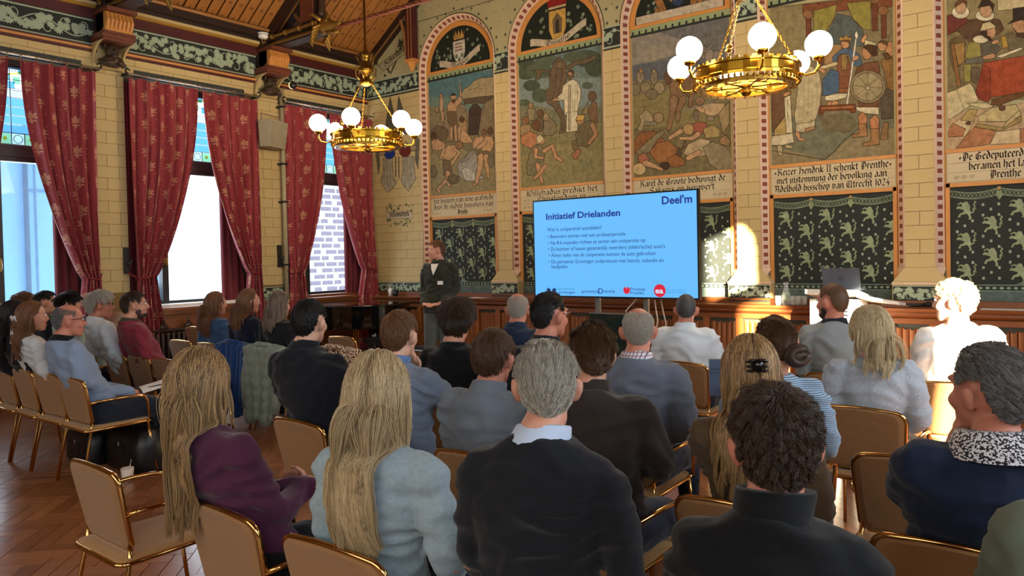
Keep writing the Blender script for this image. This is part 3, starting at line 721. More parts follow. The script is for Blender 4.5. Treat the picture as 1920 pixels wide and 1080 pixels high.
def plain(name,label,y0,y1,x,zb,zt,seed):
    n=int(abs(y1-y0)/.012); o=MB(); rg=random.Random(seed)
    vs=[(x+.035*math.sin(i*.012/.11*2*PI)+.01*math.sin(i*.9),y0+(y1-y0)*i/n,z) for z in (zb,(zb+zt)/2,zt) for i in range(n+1)]
    o.add(vs,[(j*(n+1)+i,j*(n+1)+i+1,(j+1)*(n+1)+i+1,(j+1)*(n+1)+i) for j in range(2) for i in range(n)])
    q=o.build(name,M_redplain,None,True,fix=False); q['label']=label; q['category']='curtain'; q['group']='plain red inner curtains'
for k,(a,b,l) in enumerate(((-5.28,-4.84,'plain dark red inner curtain at the side of the first window'),(-4.36,-4.02,'plain dark red inner curtain by the left jamb of the middle window'),(-2.98,-2.50,'plain dark red inner curtain by the right jamb of the middle window'),(-1.90,-1.62,'plain dark red inner curtain by the left jamb of the corner window'),(-.62,-.16,'plain dark red inner curtain by the right jamb of the corner window'))):
    plain('inner_curtain',l,a,b,-.12,1.08,4.15,k)
# painted pendant shields on the window reveals
for k,y in enumerate((-4.84,-2.47,-.16)):
    o=MB(); o.prism([(y-.22,2.0),(y-.0,2.0),(y-.0,1.55),(y-.11,1.32),(y-.22,1.55)],-.02,-.012,'x'); g=o.build('painted_drop',M_black,wall_left)
    o=MB(); rg=random.Random(k)
    for q in range(9): 
        s=.035; an=rg.uniform(0,6); yy,zz=y-.11+rg.uniform(-.07,.07),1.5+q*.055; o.add([(-.010,yy+p[0]*s*math.cos(an)-p[1]*s*math.sin(an),zz+p[0]*s*math.sin(an)+p[1]*s*math.cos(an)) for p in LEAF],[tuple(range(16))])
    o.build('painted_leaf_spray',M_vine,g,fix=False)
# ================================================================ chandeliers
M_globe=mat('lit_opal_globe','fffaf0',.3,var=0,emit=('fff1d8',14))
def chandelier(loc,label,ang):
    t=thing('chandelier',label,'chandelier',loc,ang,group='brass ring chandeliers')
    o=MB(); rr=.44
    o.lathe([(rr-.012,-.05),(rr+.012,-.055),(rr+.016,-.03),(rr,-.02),(rr,.045),(rr+.016,.05),(rr+.016,.065),(rr-.012,.065),(rr-.014,-.05)],n=48,cap=False); o.build('ring',M_brass,t,smooth=False)
    o=MB()
    for k in range(40):
        a=2*PI*k/40; c,s=math.cos(a),math.sin(a); q=.018
        o.add([(rr*c-q*s,rr*s+q*c,.065),(rr*c+q*s,rr*s-q*c,.065),(rr*c+q*s,rr*s-q*c,.088),(rr*c-q*s,rr*s+q*c,.088)]+[((rr-.01)*c-q*s,(rr-.01)*s+q*c,z) for z in (.065,.088)]+[((rr-.01)*c+q*s,(rr-.01)*s-q*c,z) for z in (.065,.088)],[(0,1,2,3),(4,5,7,6),(3,2,7,5),(0,3,5,4),(1,6,7,2)])
    o.build('crenellation',M_brass,t,kind='stuff')
    o=MB()
    for k in range(56):
        a=2*PI*k/56; o.ell((rr*math.cos(a),rr*math.sin(a),-.068),(.013,.013,.018),6,4)
        if k%2: o.ell(((rr-.06)*math.cos(a),(rr-.06)*math.sin(a),-.10),(.010,.010,.014),5,3)
    o.build('bead_fringe',M_brass2,t,smooth=True,kind='stuff')
    o=MB(); o.lathe([(rr-.10,-.10),(rr-.03,-.105),(rr-.03,-.075),(rr-.10,-.07),(rr-.10,-.10)],n=40,cap=False); o.build('lower_ring',M_brass2,t)
    o=MB()
    for k in range(6):
        a=2*PI*k/6+.3; c,s=math.cos(a),math.sin(a)
        o.tube([(.05*c,.05*s,-.09),(.2*c+.03*s,.2*s-.03*c,-.085),((rr-.06)*c,(rr-.06)*s,-.09)],.009,6)
        o.tube([(.2*c+.08*s*math.cos(q),.2*s-.08*c*math.cos(q),-.085+.0*q) for q in (0,1,2,3)],.007,5)
        o.tube([(.25*c+.05*math.cos(q),.25*s+.05*math.sin(q),-.085) for q in [2*PI*z/10 for z in range(10)]],.006,5,close=True)
    o.lathe([(.0,-.17),(.03,-.16),(.05,-.13),(.03,-.10),(.06,-.08),(.02,-.05)],n=12); o.build('underside_tracery',M_brass2,t,smooth=True)
    for k in range(6):
        a=2*PI*k/6; c,s=math.cos(a),math.sin(a); r2=.60
        ar=link('lamp_arm',None,t)
        arm=MB(); arm.tube([(rr*c,rr*s,-.03),((rr+.06)*c,(rr+.06)*s,-.06),((rr+.13)*c,(rr+.13)*s,-.05),(r2*c,r2*s,.0),(r2*c,r2*s,.05)],.011,8)
        arm.lathe([(.02,.04),(.045,.055),(.05,.075),(.035,.08)],(r2*c,r2*s,0),12)
        bpy.data.objects.remove(ar); ar=arm.build('lamp_arm',M_brass,t,smooth=True)
        g=MB(); g.ell((r2*c,r2*s,.175),(.108,.108,.108),20,12); g.build('glass_globe',M_globe,ar,smooth=True)
    for k in range(3):
        a=2*PI*k/3+.5; c,s=math.cos(a),math.sin(a); ch=MB(); A=Vector((rr*c,rr*s,.08)); B=Vector((.06*c,.06*s,.72)); n=26
        for i in range(n):
            p=A.lerp(B,(i+.5)/n); d=(B-A).normalized(); u=d.orthogonal().normalized(); 
            if i%2: u=d.cross(u)
            ch.tube([p+d*.018*math.cos(q)+u*.009*math.sin(q) for q in [2*PI*z/8 for z in range(8)]],.0035,4,close=True)
        for z in (.10,.16): p=A.lerp(B,z); ch.ell(p,(.03,.03,.022),8,5)
        ch.build('chain',M_brass2,t)
    o=MB(); o.lathe([(.02,.66),(.075,.68),(.085,.72),(.05,.74),(.04,.80),(.09,.84),(.10,.88),(.04,.92),(.05,1.0),(.085,1.06),(.03,1.10),(.016,1.2),(.016,6.0)],n=14)
    for k in range(6):
        a=2*PI*k/6; c,s=math.cos(a),math.sin(a); o.tube([(.05*c,.05*s,.72),(.12*c,.12*s,.78),(.13*c,.13*s,.88),(.08*c,.08*s,.92),(.10*c,.10*s,1.0),(.14*c,.14*s,1.06)],.008,5)
    o.build('crown_stem',M_brass2,t,smooth=True)
    d=bpy.data.lights.new('chandelier_glow','POINT'); d.energy=125; d.color=(1,.74,.43); d.shadow_soft_size=.45
    l=bpy.data.objects.new('chandelier_glow',d); COL.objects.link(l); l.parent=t; l.location=(0,0,.42)
    return t
chandelier((3.11,-2.89,3.17),'brass ring chandelier with lit white globes in front of the curtains',.012)
chandelier((7.91,-2.85,3.18),'brass ring chandelier with lit white globes in front of the murals',.047)
# ================================================================ chairs
def rr_outline(w0,w1,h,rc,bulge=.012,n=6):
    """back outline in (x,s): open at the bottom corners slightly rounded, rounded top"""
    pts=[(-w0+.03,0),(-w0,.03)]
    for k in range(n+1): a=PI-PI/2*k/n; pts.append((-w1+rc+rc*math.cos(a),h-rc+rc*math.sin(a)))
    for k in range(1,5): x=-w1+rc+(2*w1-2*rc)*k/5; pts.append((x,h+bulge*(1-(x/(w1-rc))**2)))
    for k in range(n+1): a=PI/2-PI/2*k/n; pts.append((w1-rc+rc*math.cos(a),h-rc+rc*math.sin(a)))
    pts+=[(w0,.03),(w0-.03,0)]
    return pts
def make_chair():
    t=thing('conference_chair','','chair')
    H=.345; ax=Vector((0,-.20,.98)).normalized(); nrm=Vector((0,.98,.20)).normalized(); b0=Vector((0,-.225,.472))
    def bp(x,s,e=0): return b0+ax*s+nrm*(e-.16*(x*x)*-1*1.0-.0)+Vector((x,0,0))
    ol=rr_outline(.212,.232,H,.055); pad=MB(); N=len(ol); inn=[(x*.965,.006+s*.975) for x,s in ol]
    vs=[bp(x,s,-.011) for x,s in inn]+[bp(x,s,.016) for x,s in inn]+[bp(x*.9,.02+s*.93,-.017) for x,s in inn]+[bp(x*.9,.02+s*.93,.026) for x,s in inn]
    fs=[(i,(i+1)%N,N+(i+1)%N,N+i) for i in range(N)]+[(i,(i+1)%N,2*N+(i+1)%N,2*N+i) for i in range(N)]+[(N+i,N+(i+1)%N,3*N+(i+1)%N,3*N+i) for i in range(N)]+[tuple(range(2*N,3*N)),tuple(range(3*N,4*N))]
    pad.add(vs,fs); pad.build('back_pad',M_chairback,t)
    fr=MB(); fr.tube([bp(x,s,.002) for x,s in ol],.0105,8,close=True); fr.build('back_frame',M_chrome,t,smooth=True)
    o=MB(); pts=[]
    for cx,cy,a0 in ((.17,.19,0),(-.17,.19,PI/2),(-.185,-.24,PI),(.185,-.24,1.5*PI)):
        for k in range(5): a=a0+PI/2*k/4; pts.append((cx+.045*math.cos(a),cy+.045*math.sin(a)))
    M_=len(pts); o.add([(x*.98,y*.98,.425) for x,y in pts]+[(x*.98,y*.98,.447) for x,y in pts]+[(x*.86,y*.86,.456) for x,y in pts],[(i,(i+1)%M_,M_+(i+1)%M_,M_+i) for i in range(M_)]+[(M_+i,M_+(i+1)%M_,2*M_+(i+1)%M_,2*M_+i) for i in range(M_)]+[tuple(range(M_)),tuple(range(2*M_,3*M_))])
    o.build('seat_pad',M_seat,t)
    o=MB(); o.tube([(x,y,.430) for x,y in pts],.0105,8,close=True); o.build('seat_frame',M_chrome,t,smooth=True)
    lm=[]
    for sx in (-1,1):
        o=MB(); o.tube([bp(sx*.205,.03,0),(sx*.21,-.235,.43),(sx*.232,-.32,.0)],.0105,8); o.build('leg',M_chrome,t,smooth=True)
        o=MB(); o.tube([(sx*.21,.19,.43),(sx*.228,.25,0)],.0105,8); o.build('leg',M_chrome,t,smooth=True)
        o=MB(); o.tube([bp(sx*.222,.16,0),(sx*.25,-.20,.648),(sx*.258,0,.652),(sx*.258,.10,.648),(sx*.256,.15,.635),(sx*.25,.175,.60),(sx*.232,.20,.44)],.0105,8); o.build('armrest',M_chrome,t,smooth=True)
    return t
chair0=make_chair(); chair_used=[False]
def chair(x,row,label,rz=0,dy=0):
    c=chair0 if not chair_used[0] else copy_tree(chair0); chair_used[0]=True
    c.location=(x,row+.30+dy,0); c.rotation_euler=(0,0,R(rz)); c['label']=label; c['group']='brown upholstered chairs in rows'
    return c
# ================================================================ people
from mathutils import noise as mnoise
def skinmat(name,c): 
    m=mat(name,c,.5,var=.10,scale=25,bump=.05,bscale=300,spec=.35); b=m.node_tree.nodes['Principled BSDF']; b.inputs['Subsurface Weight'].default_value=.0; return m
SKIN=skinmat('skin_fair','c98f76'); SKIN2=skinmat('skin_ruddy','c07c66'); SKIN3=skinmat('skin_light','d4a288')
M_eyew=mat('eye_white','e8e4de',.2,var=0); M_iris=mat('iris_dark','2a1c14',.1,var=0); M_lip=mat('lip','a65a50',.5)
def fabric(name,c,bump=.15,bscale=500,rough=.85,var=.10,scale=7,sheen=.15): return mat('cloth_'+name,c,rough,var=var,scale=scale,bump=bump,bscale=bscale,sheen=sheen,spec=.2)
def stripes(name,c1,c2,freq,axis=2):
    if name in MATS: return MATS[name]
    m=fabric(name,c1); nt=m.node_tree; b=nt.nodes['Principled BSDF']; tc=nt.nodes.new('ShaderNodeTexCoord'); s=nt.nodes.new('ShaderNodeSeparateXYZ'); nt.links.new(tc.outputs['Object'],s.inputs[0])
    q=(X_(nt,s.outputs[axis])*freq).fr().lt(.35); mx=nt.nodes.new('ShaderNodeMix'); mx.data_type='RGBA'; mx.inputs[6].default_value=srgb(c1); mx.inputs[7].default_value=srgb(c2); nt.links.new(q.k,mx.inputs[0]); nt.links.new(mx.outputs[2],b.inputs['Base Color']); MATS[name]=m; return m
def plaid(name,c1,c2,c3,f=55):
    if name in MATS: return MATS[name]
    m=fabric(name,c1); nt=m.node_tree; b=nt.nodes['Principled BSDF']; tc=nt.nodes.new('ShaderNodeTexCoord'); s=nt.nodes.new('ShaderNodeSeparateXYZ'); nt.links.new(tc.outputs['Object'],s.inputs[0])
    q=(X_(nt,s.outputs[0])*f).fr().lt(.3); q2=(X_(nt,s.outputs[2])*f).fr().lt(.3)
    mx=nt.nodes.new('ShaderNodeMix'); mx.data_type='RGBA'; mx.inputs[6].default_value=srgb(c1); mx.inputs[7].default_value=srgb(c2); nt.links.new((q*.8).k,mx.inputs[0])
    my=nt.nodes.new('ShaderNodeMix'); my.data_type='RGBA'; my.inputs[7].default_value=srgb(c3); nt.links.new(mx.outputs[2],my.inputs[6]); nt.links.new((q2*.7).k,my.inputs[0]); nt.links.new(my.outputs[2],b.inputs['Base Color']); return m
def spots(name,c1,c2,scale=90,th=.5):
    if name in MATS: return MATS[name]
    m=fabric(name,c1); nt=m.node_tree; b=nt.nodes['Principled BSDF']; tc=nt.nodes.new('ShaderNodeTexCoord'); n=nt.nodes.new('ShaderNodeTexNoise'); n.inputs['Scale'].default_value=scale; n.inputs['Detail'].default_value=1; nt.links.new(tc.outputs['Object'],n.inputs[0])
    q=X_(nt,n.outputs[0]).gt(th); mx=nt.nodes.new('ShaderNodeMix'); mx.data_type='RGBA'; mx.inputs[6].default_value=srgb(c1); mx.inputs[7].default_value=srgb(c2); nt.links.new(q.k,mx.inputs[0]); nt.links.new(mx.outputs[2],b.inputs['Base Color']); return m
def hairmat(name,c1,c2,rough=.42):
    if name in MATS: return MATS[name]
    m=bpy.data.materials.new('hair_'+name); m.use_nodes=True; nt=m.node_tree; b=nt.nodes['Principled BSDF']; L=nt.links
    b.inputs['Roughness'].default_value=rough; b.inputs['Specular IOR Level'].default_value=.45
    h=nt.nodes.new('ShaderNodeHairInfo'); mx=nt.nodes.new('ShaderNodeMix'); mx.data_type='RGBA'; mx.inputs[6].default_value=srgb(c1); mx.inputs[7].default_value=srgb(c2)
    L.new(h.outputs['Random'],mx.inputs[0]); L.new(mx.outputs[2],b.inputs['Base Color']); MATS[name]=m
    MATS[m.name+'_cap']=mat('haircap_'+name,c2,.6,var=.25,scale=60); return m
def remesh(mb,vox,name,m,parent,smooth=2,fold=None,loc=(0,0,0)):
    me=bpy.data.meshes.new(name); me.from_pydata(mb.v,[],mb.f)
    bm=bmesh.new(); bm.from_mesh(me); bmesh.ops.recalc_face_normals(bm,faces=bm.faces); bm.to_mesh(me); bm.free()
    o=bpy.data.objects.new('tmp',me); COL.objects.link(o)
    md=o.modifiers.new('r','REMESH'); md.mode='VOXEL'; md.voxel_size=vox; md.use_smooth_shade=True
    if smooth: ms=o.modifiers.new('s','SMOOTH'); ms.iterations=smooth; ms.factor=.5
    dg=bpy.context.evaluated_depsgraph_get(); dg.update()
    me2=bpy.data.meshes.new_from_object(o.evaluated_get(dg)); bpy.data.objects.remove(o); bpy.data.meshes.remove(me)
    me2.name=name; me2.materials.clear(); me2.materials.append(m)
    if fold:
        n=len(me2.vertices); co=np.empty(n*3); me2.vertices.foreach_get('co',co); co=co.reshape(-1,3); no=np.empty(n*3); me2.vertices.foreach_get('normal',no); no=no.reshape(-1,3)
        amp,seed=fold; d=np.empty(n)
        for i in range(n):
            x,y,z=co[i]
            a=mnoise.noise(Vector((x*5+seed,y*5,z*15+seed+2*mnoise.noise(Vector((x*4,y*4,z*3+seed))))))
            b_=mnoise.noise(Vector((x*17+seed,y*17,z*24)))
            d[i]=amp*(.6-abs(a)*3.2)*.9+amp*.4*b_
        co+=no*d[:,None]; me2.vertices.foreach_set('co',co.ravel())
    me2.polygons.foreach_set('use_smooth',[True]*len(me2.polygons)); me2.update()
    return link(name,me2,parent,loc)
V3=Vector
def rotz(p,a): c,s=math.cos(a),math.sin(a); return V3((p[0]*c-p[1]*s,p[0]*s+p[1]*c,p[2]))
def head_rot(yaw,pitch,tilt): return Matrix.Rotation(R(yaw),3,'Z')@Matrix.Rotation(R(pitch),3,'X')@Matrix.Rotation(R(tilt),3,'Y')
def limb(mb,pts,rad,n=10):
    """smooth tapered limb through pts"""
    P=[];Rr=[]
    for i in range(len(pts)-1):
        k=5
        for j in range(k): t=j/k; P.append(V3(pts[i]).lerp(V3(pts[i+1]),t)); Rr.append(rad[i]*(1-t)+rad[i+1]*t)
    P.append(V3(pts[-1])); Rr.append(rad[-1])
    for _ in range(2):
        Q=P[:]
        for i in range(1,len(P)-1): P[i]=(Q[i-1]+Q[i]*2+Q[i+1])/4
    mb.tube(P,Rr,n); mb.ell(P[0],(Rr[0],)*3,n,6); mb.ell(P[-1],(Rr[-1],)*3,n,6)
def hand(mb,wrist,d,up,curl=.6,side=1,s=1.0):
    """palm and five fingers; d forward, up = back of the hand"""
    d=V3(d).normalized(); up=V3(up); up=(up-d*up.dot(d)).normalized(); x=d.cross(up)*side
    w=V3(wrist); pc=w+d*.05*s
    rot=Matrix((x*1.0,d,up)).transposed()
    mb.ell(pc,(.040*s,.052*s,.016*s),12,8,rot)
    for k,(off,l) in enumerate(((-.030,.066),(-.010,.078),(.011,.074),(.031,.058))):
        b=pc+d*.040*s+x*off*s; p=[b]; dirv=d.copy()
        for q in range(3):
            ang=curl*(.5+.35*q); dirv=(Matrix.Rotation(ang*.8,3,(d.cross(up)).normalized())@dirv) if False else (dirv*math.cos(ang*.6)-up*math.sin(ang*.6)).normalized() if q==0 else (dirv*math.cos(ang*.7)-(up*math.cos(curl)+d*math.sin(curl)*1.0).normalized()*math.sin(ang*.7)).normalized()
            p.append(p[-1]+dirv*l*s*(.42,.33,.25)[q])
        mb.tube(p,[.0098*s,.0092*s,.0085*s,.0065*s],8); mb.ell(p[-1],(.007*s,)*3,6,4); mb.ell(p[1],(.0098*s,)*3,6,4)
    b=pc-d*.02*s-x*.034*s; p=[b,b+(d*.6-x*.8-up*.3).normalized()*.038*s,b+(d*.6-x*.8-up*.3).normalized()*.038*s+(d*.9-x*.2-up*.3).normalized()*.032*s]
    mb.tube(p,[.014*s,.0115*s,.009*s],8); mb.ell(p[-1],(.009*s,)*3,6,4)
def head_parts(mb,hc,Rm,s,fem=False):
    def T(p): return hc+Rm@(V3(p)*s)
    secs=[(-.120,.064,.016,.014),(-.112,.058,.030,.026),(-.098,.048,.043,.042),(-.07,.026,.058,.066),(-.035,.008,.0665,.085),(.0,.0,.071,.093),(.03,-.004,.0745,.098),(.06,-.008,.070,.092),(.085,-.008,.0585,.0765),(.103,-.008,.043,.057),(.112,-.008,.030,.039),(.118,-.008,.014,.018)]
    mb.loft([(T((0,yc,z)),Rm@V3((w*s*(.94 if fem else 1),0,0)),Rm@V3((0,d*s,0))) for z,yc,w,d in secs],20)
    mb.loft([(T((0,.088,.022)),Rm@V3((.010*s,0,0)),Rm@V3((0,.010*s,0))),(T((0,.100,-.005)),Rm@V3((.012*s,0,0)),Rm@V3((0,.014*s,0))),(T((0,.108,-.028)),Rm@V3((.016*s,0,0)),Rm@V3((0,.017*s,0))),(T((0,.094,-.040)),Rm@V3((.014*s,0,0)),Rm@V3((0,.010*s,0)))],10)
    for sx in (-1,1):
        mb.ell(T((sx*.034,.078,.032)),(.028*s,.018*s,.011*s),8,6,Rm)     # brow
        mb.ell(T((sx*.044,.062,-.028)),(.024*s,.026*s,.026*s),8,6,Rm)    # cheek
        rm2=Rm@Matrix.Rotation(sx*R(-32),3,'Z')@Matrix.Rotation(R(-12),3,'X')
        mb.ell(T((sx*.082,-.012,-.010)),(.011*s,.020*s,.034*s),10,8,rm2)  # ear
        mb.ell(T((sx*.091,-.022,.002)),(.008*s,.017*s,.028*s),8,6,rm2)
    mb.ell(T((0,.083,-.066)),(.026*s,.014*s,.009*s),10,6,Rm); mb.ell(T((0,.080,-.080)),(.022*s,.014*s,.009*s),10,6,Rm)
    mb.ell(T((0,.068,-.106)),(.020*s,.016*s,.014*s),10,6,Rm)
def hairline(az):
    a=abs(math.degrees(az))
    pts=((0,44),(35,42),(55,34),(66,14),(74,2),(82,20),(108,18),(116,-8),(128,-30),(150,-44),(180,-46))
    for (a0,e0),(a1,e1) in zip(pts,pts[1:]):
        if a<=a1: return e0+(e1-e0)*(a-a0)/(a1-a0)
    return -44
HC0=np.array((0,-.008,.018)); HR=np.array((.078,.102,.104))
def scalp_dirs(n,seed,kind):
    rg=np.random.RandomState(seed); out=[]
    d=rg.normal(size=(n*4,3)); d/=np.linalg.norm(d,axis=1)[:,None]
    az=np.arctan2(d[:,0],d[:,1]); el=np.degrees(np.arcsin(d[:,2]))
    lim=np.array([hairline(a) for a in az])
    keep=el>lim+rg.uniform(-3,3,len(el))
    if kind in ('ring','ringthin'):
        front=np.cos(az)*np.cos(np.radians(el))
        keep&=(el<38-14*np.cos(az)+rg.uniform(-6,6,len(el)))
        keep&=(front<.45)
    if kind=='receding': keep&=~((np.abs(az)<.7)&(el<70))
    d=d[keep][:n]; return d
def make_hair(parent,hc,Rm,s,style,hm,n,seed,length=.03,lift=.012,rad=.0007,wave=0.,torso=None,curl=0.,thick=.012,whorl=(0,-.45,.89),spread=1.0,clump=None,part=0.0):
    long_=style in ('long','bob','pony'); n=int(n*(2.2 if long_ else 2.4))
    d=scalp_dirs(n,seed,style if style in('ring','receding') else 'full'); rg=np.random.RandomState(seed+5)
    N=len(d); Rn=np.array(Rm); hcn=np.array(hc)
    if clump is None: clump=.72 if long_ else (.08 if style=='ring' else .45)
    steps=5 if not long_ else max(8,int(length/.028)); seg=length/steps
    P=np.zeros((N,steps+1,3)); nrm=d/HR; nrm/=np.linalg.norm(nrm,axis=1)[:,None]
    p=HC0+d*HR*1.0; P[:,0]=p
    wh=np.array(whorl,float); wh/=np.linalg.norm(wh)
    if long_:
        sg_=np.sign(d[:,0]-part+rg.normal(0,.05,N)+1e-6)
        fl=np.stack([sg_*(.20+.15*rg.rand(N)),-.45-.35*rg.rand(N)-.7*(d[:,1]>0),-.25*np.ones(N)],1)
    else: fl=d-wh
    fl-=nrm*np.sum(fl*nrm,1)[:,None]; fl/=np.linalg.norm(fl,axis=1)[:,None]+1e-6
    fl+=rg.normal(0,.14 if not long_ else .07,(N,3)); fl/=np.linalg.norm(fl,axis=1)[:,None]
    G=min(N,220 if not long_ else 110); gi=rg.choice(N,G,False); own=np.argmax(d@d[gi].T,axis=1)
    phg=rg.uniform(0,6.28,G); ph=phg[own]
    v=fl.copy(); th=thick*(.3+.7*rg.rand(N)); L=(.62+.38*rg.rand(G))[own]*(.88+.12*rg.rand(N)) if long_ else (.7+.4*rg.rand(G))[own]*(.42+.58*np.clip((d[:,2]+.05)/.75,0,1))
    grav=np.linalg.inv(Rn)@np.array((0,0,-1.))
    for k in range(1,steps+1):
        t=k/steps
        if long_:
            g=min(1,.35+.16*k); v=v*(1-.45*g)+grav*.45*g; v/=np.linalg.norm(v,axis=1)[:,None]; p=p+v*seg*L[:,None]
        else:
            p=p+(v*(1-.1*t)+nrm*lift/length*.8*(1-1.2*t)+(grav*.15 if curl==0 else 0))*seg*L[:,None]
            if curl: p=p+np.stack([np.cos(ph+k*2.2),np.sin(ph+k*2.2),np.cos(ph*2+k*2.2)],1)*curl
        q=(p-HC0)/(HR+th[:,None]); l=np.linalg.norm(q,axis=1); ins=l<1
        p=np.where(ins[:,None],HC0+q/np.maximum(l,1e-6)[:,None]*(HR+th[:,None]),p)
        if long_ and spread<1: p[:,0]=np.where(p[:,2]<-.05,p[:,0]*(1-(1-spread)*.12),p[:,0])
        P[:,k]=p
    tt=np.linspace(0,1,steps+1)
    cl=(clump*np.clip(tt*2.2-.1,0,1))[None,:,None]; Pg=P[gi][own]; P=P*(1-cl)+Pg*cl+rg.normal(0,.0025,(N,1,3))*tt[None,:,None]*(1 if long_ else .4)
    if wave and long_:
        am=wave*np.clip(tt*1.6-.15,0,1)[None,:]
        P[:,:,0]+=am*np.sin(tt*length*19+ph[:,None]); P[:,:,1]+=am*.6*np.cos(tt*length*15+ph[:,None]*1.7)
    Wp=P.reshape(-1,3)*s@Rn.T+hcn
    if torso is not None and long_:
        jit=np.repeat(rg.rand(N),steps+1)
        for c,wx,wy,z0,z1 in torso:
            m_=(Wp[:,2]>z0)&(Wp[:,2]<=z1); q=np.stack([(Wp[:,0]-c[0])/wx,(Wp[:,1]-c[1])/wy],1); l=np.linalg.norm(q,axis=1); ins=m_&(l<1)
            back=c[1]-wy*np.sqrt(np.maximum(0,1-np.clip(q[:,0],-1,1)**2))-.014*jit
            Wp[:,1]=np.where(ins&(q[:,1]<.35),back,Wp[:,1])
    cv=bpy.data.hair_curves.new('strands'); cv.add_curves([steps+1]*N)
    cv.position_data.foreach_set('vector',Wp.astype(np.float32).ravel())
    ra=cv.attributes.get('radius') or cv.attributes.new('radius','FLOAT','POINT')
    prof=np.linspace(1,.35 if not long_ else .6,steps+1); ra.data.foreach_set('value',(np.tile(prof,N)*rad*.62).astype(np.float32))
    cv.materials.append(hm)
    nu,nv=48,24; vs=[];ok=[]
    for j in range(nv+1):
        el=-PI/2+PI*j/nv
        for i in range(nu):
            az=2*PI*i/nu-PI; dd=np.array((math.sin(az)*math.cos(el),math.cos(az)*math.cos(el),math.sin(el)))
            e=math.degrees(el); good=e>hairline(az)+2
            if style=='ring': good=good and e<16-14*math.cos(az) and dd[1]<.40
            if style=='receding': good=good and not(abs(az)<.6 and e<66)
            ok.append(good); pp=HC0+dd*(HR*(1.035 if style!='ring' else 1.0)+(thick*.40 if style!='ring' else .001)); vs.append(Rn@(pp*s)+hcn)
    fs=[]
    for j in range(nv):
        for i in range(nu):
            i2=(i+1)%nu; f=(j*nu+i,j*nu+i2,(j+1)*nu+i2,(j+1)*nu+i)
            if sum(ok[q] for q in f)>=3: fs.append(f)
    cap=MB(); cap.add(vs,fs); cp=cap.build('hair',MATS[hm.name+'_cap'],parent,True,fix=True)
    link('strands',cv,cp)
    return cp
def glasses(parent,hc,Rm,s,m):
    o=MB(); T=lambda p:hc+Rm@(V3(p)*s)
    for sx in (-1,1):
        o.tube([T((sx*.034+.024*math.cos(a),.104-.004*abs(math.cos(a)),.012+.019*math.sin(a))) for a in [2*PI*k/14 for k in range(14)]],.0022*s,5,close=True)
        o.tube([T((sx*.058,.100,.018)),T((sx*.080,.05,.016)),T((sx*.084,-.01,.012)),T((sx*.082,-.03,-.008))],.0024*s,5)
    o.tube([T((-.011,.106,.016)),T((.011,.106,.016))],.0022*s,5); return o.build('glasses',m,parent,True)
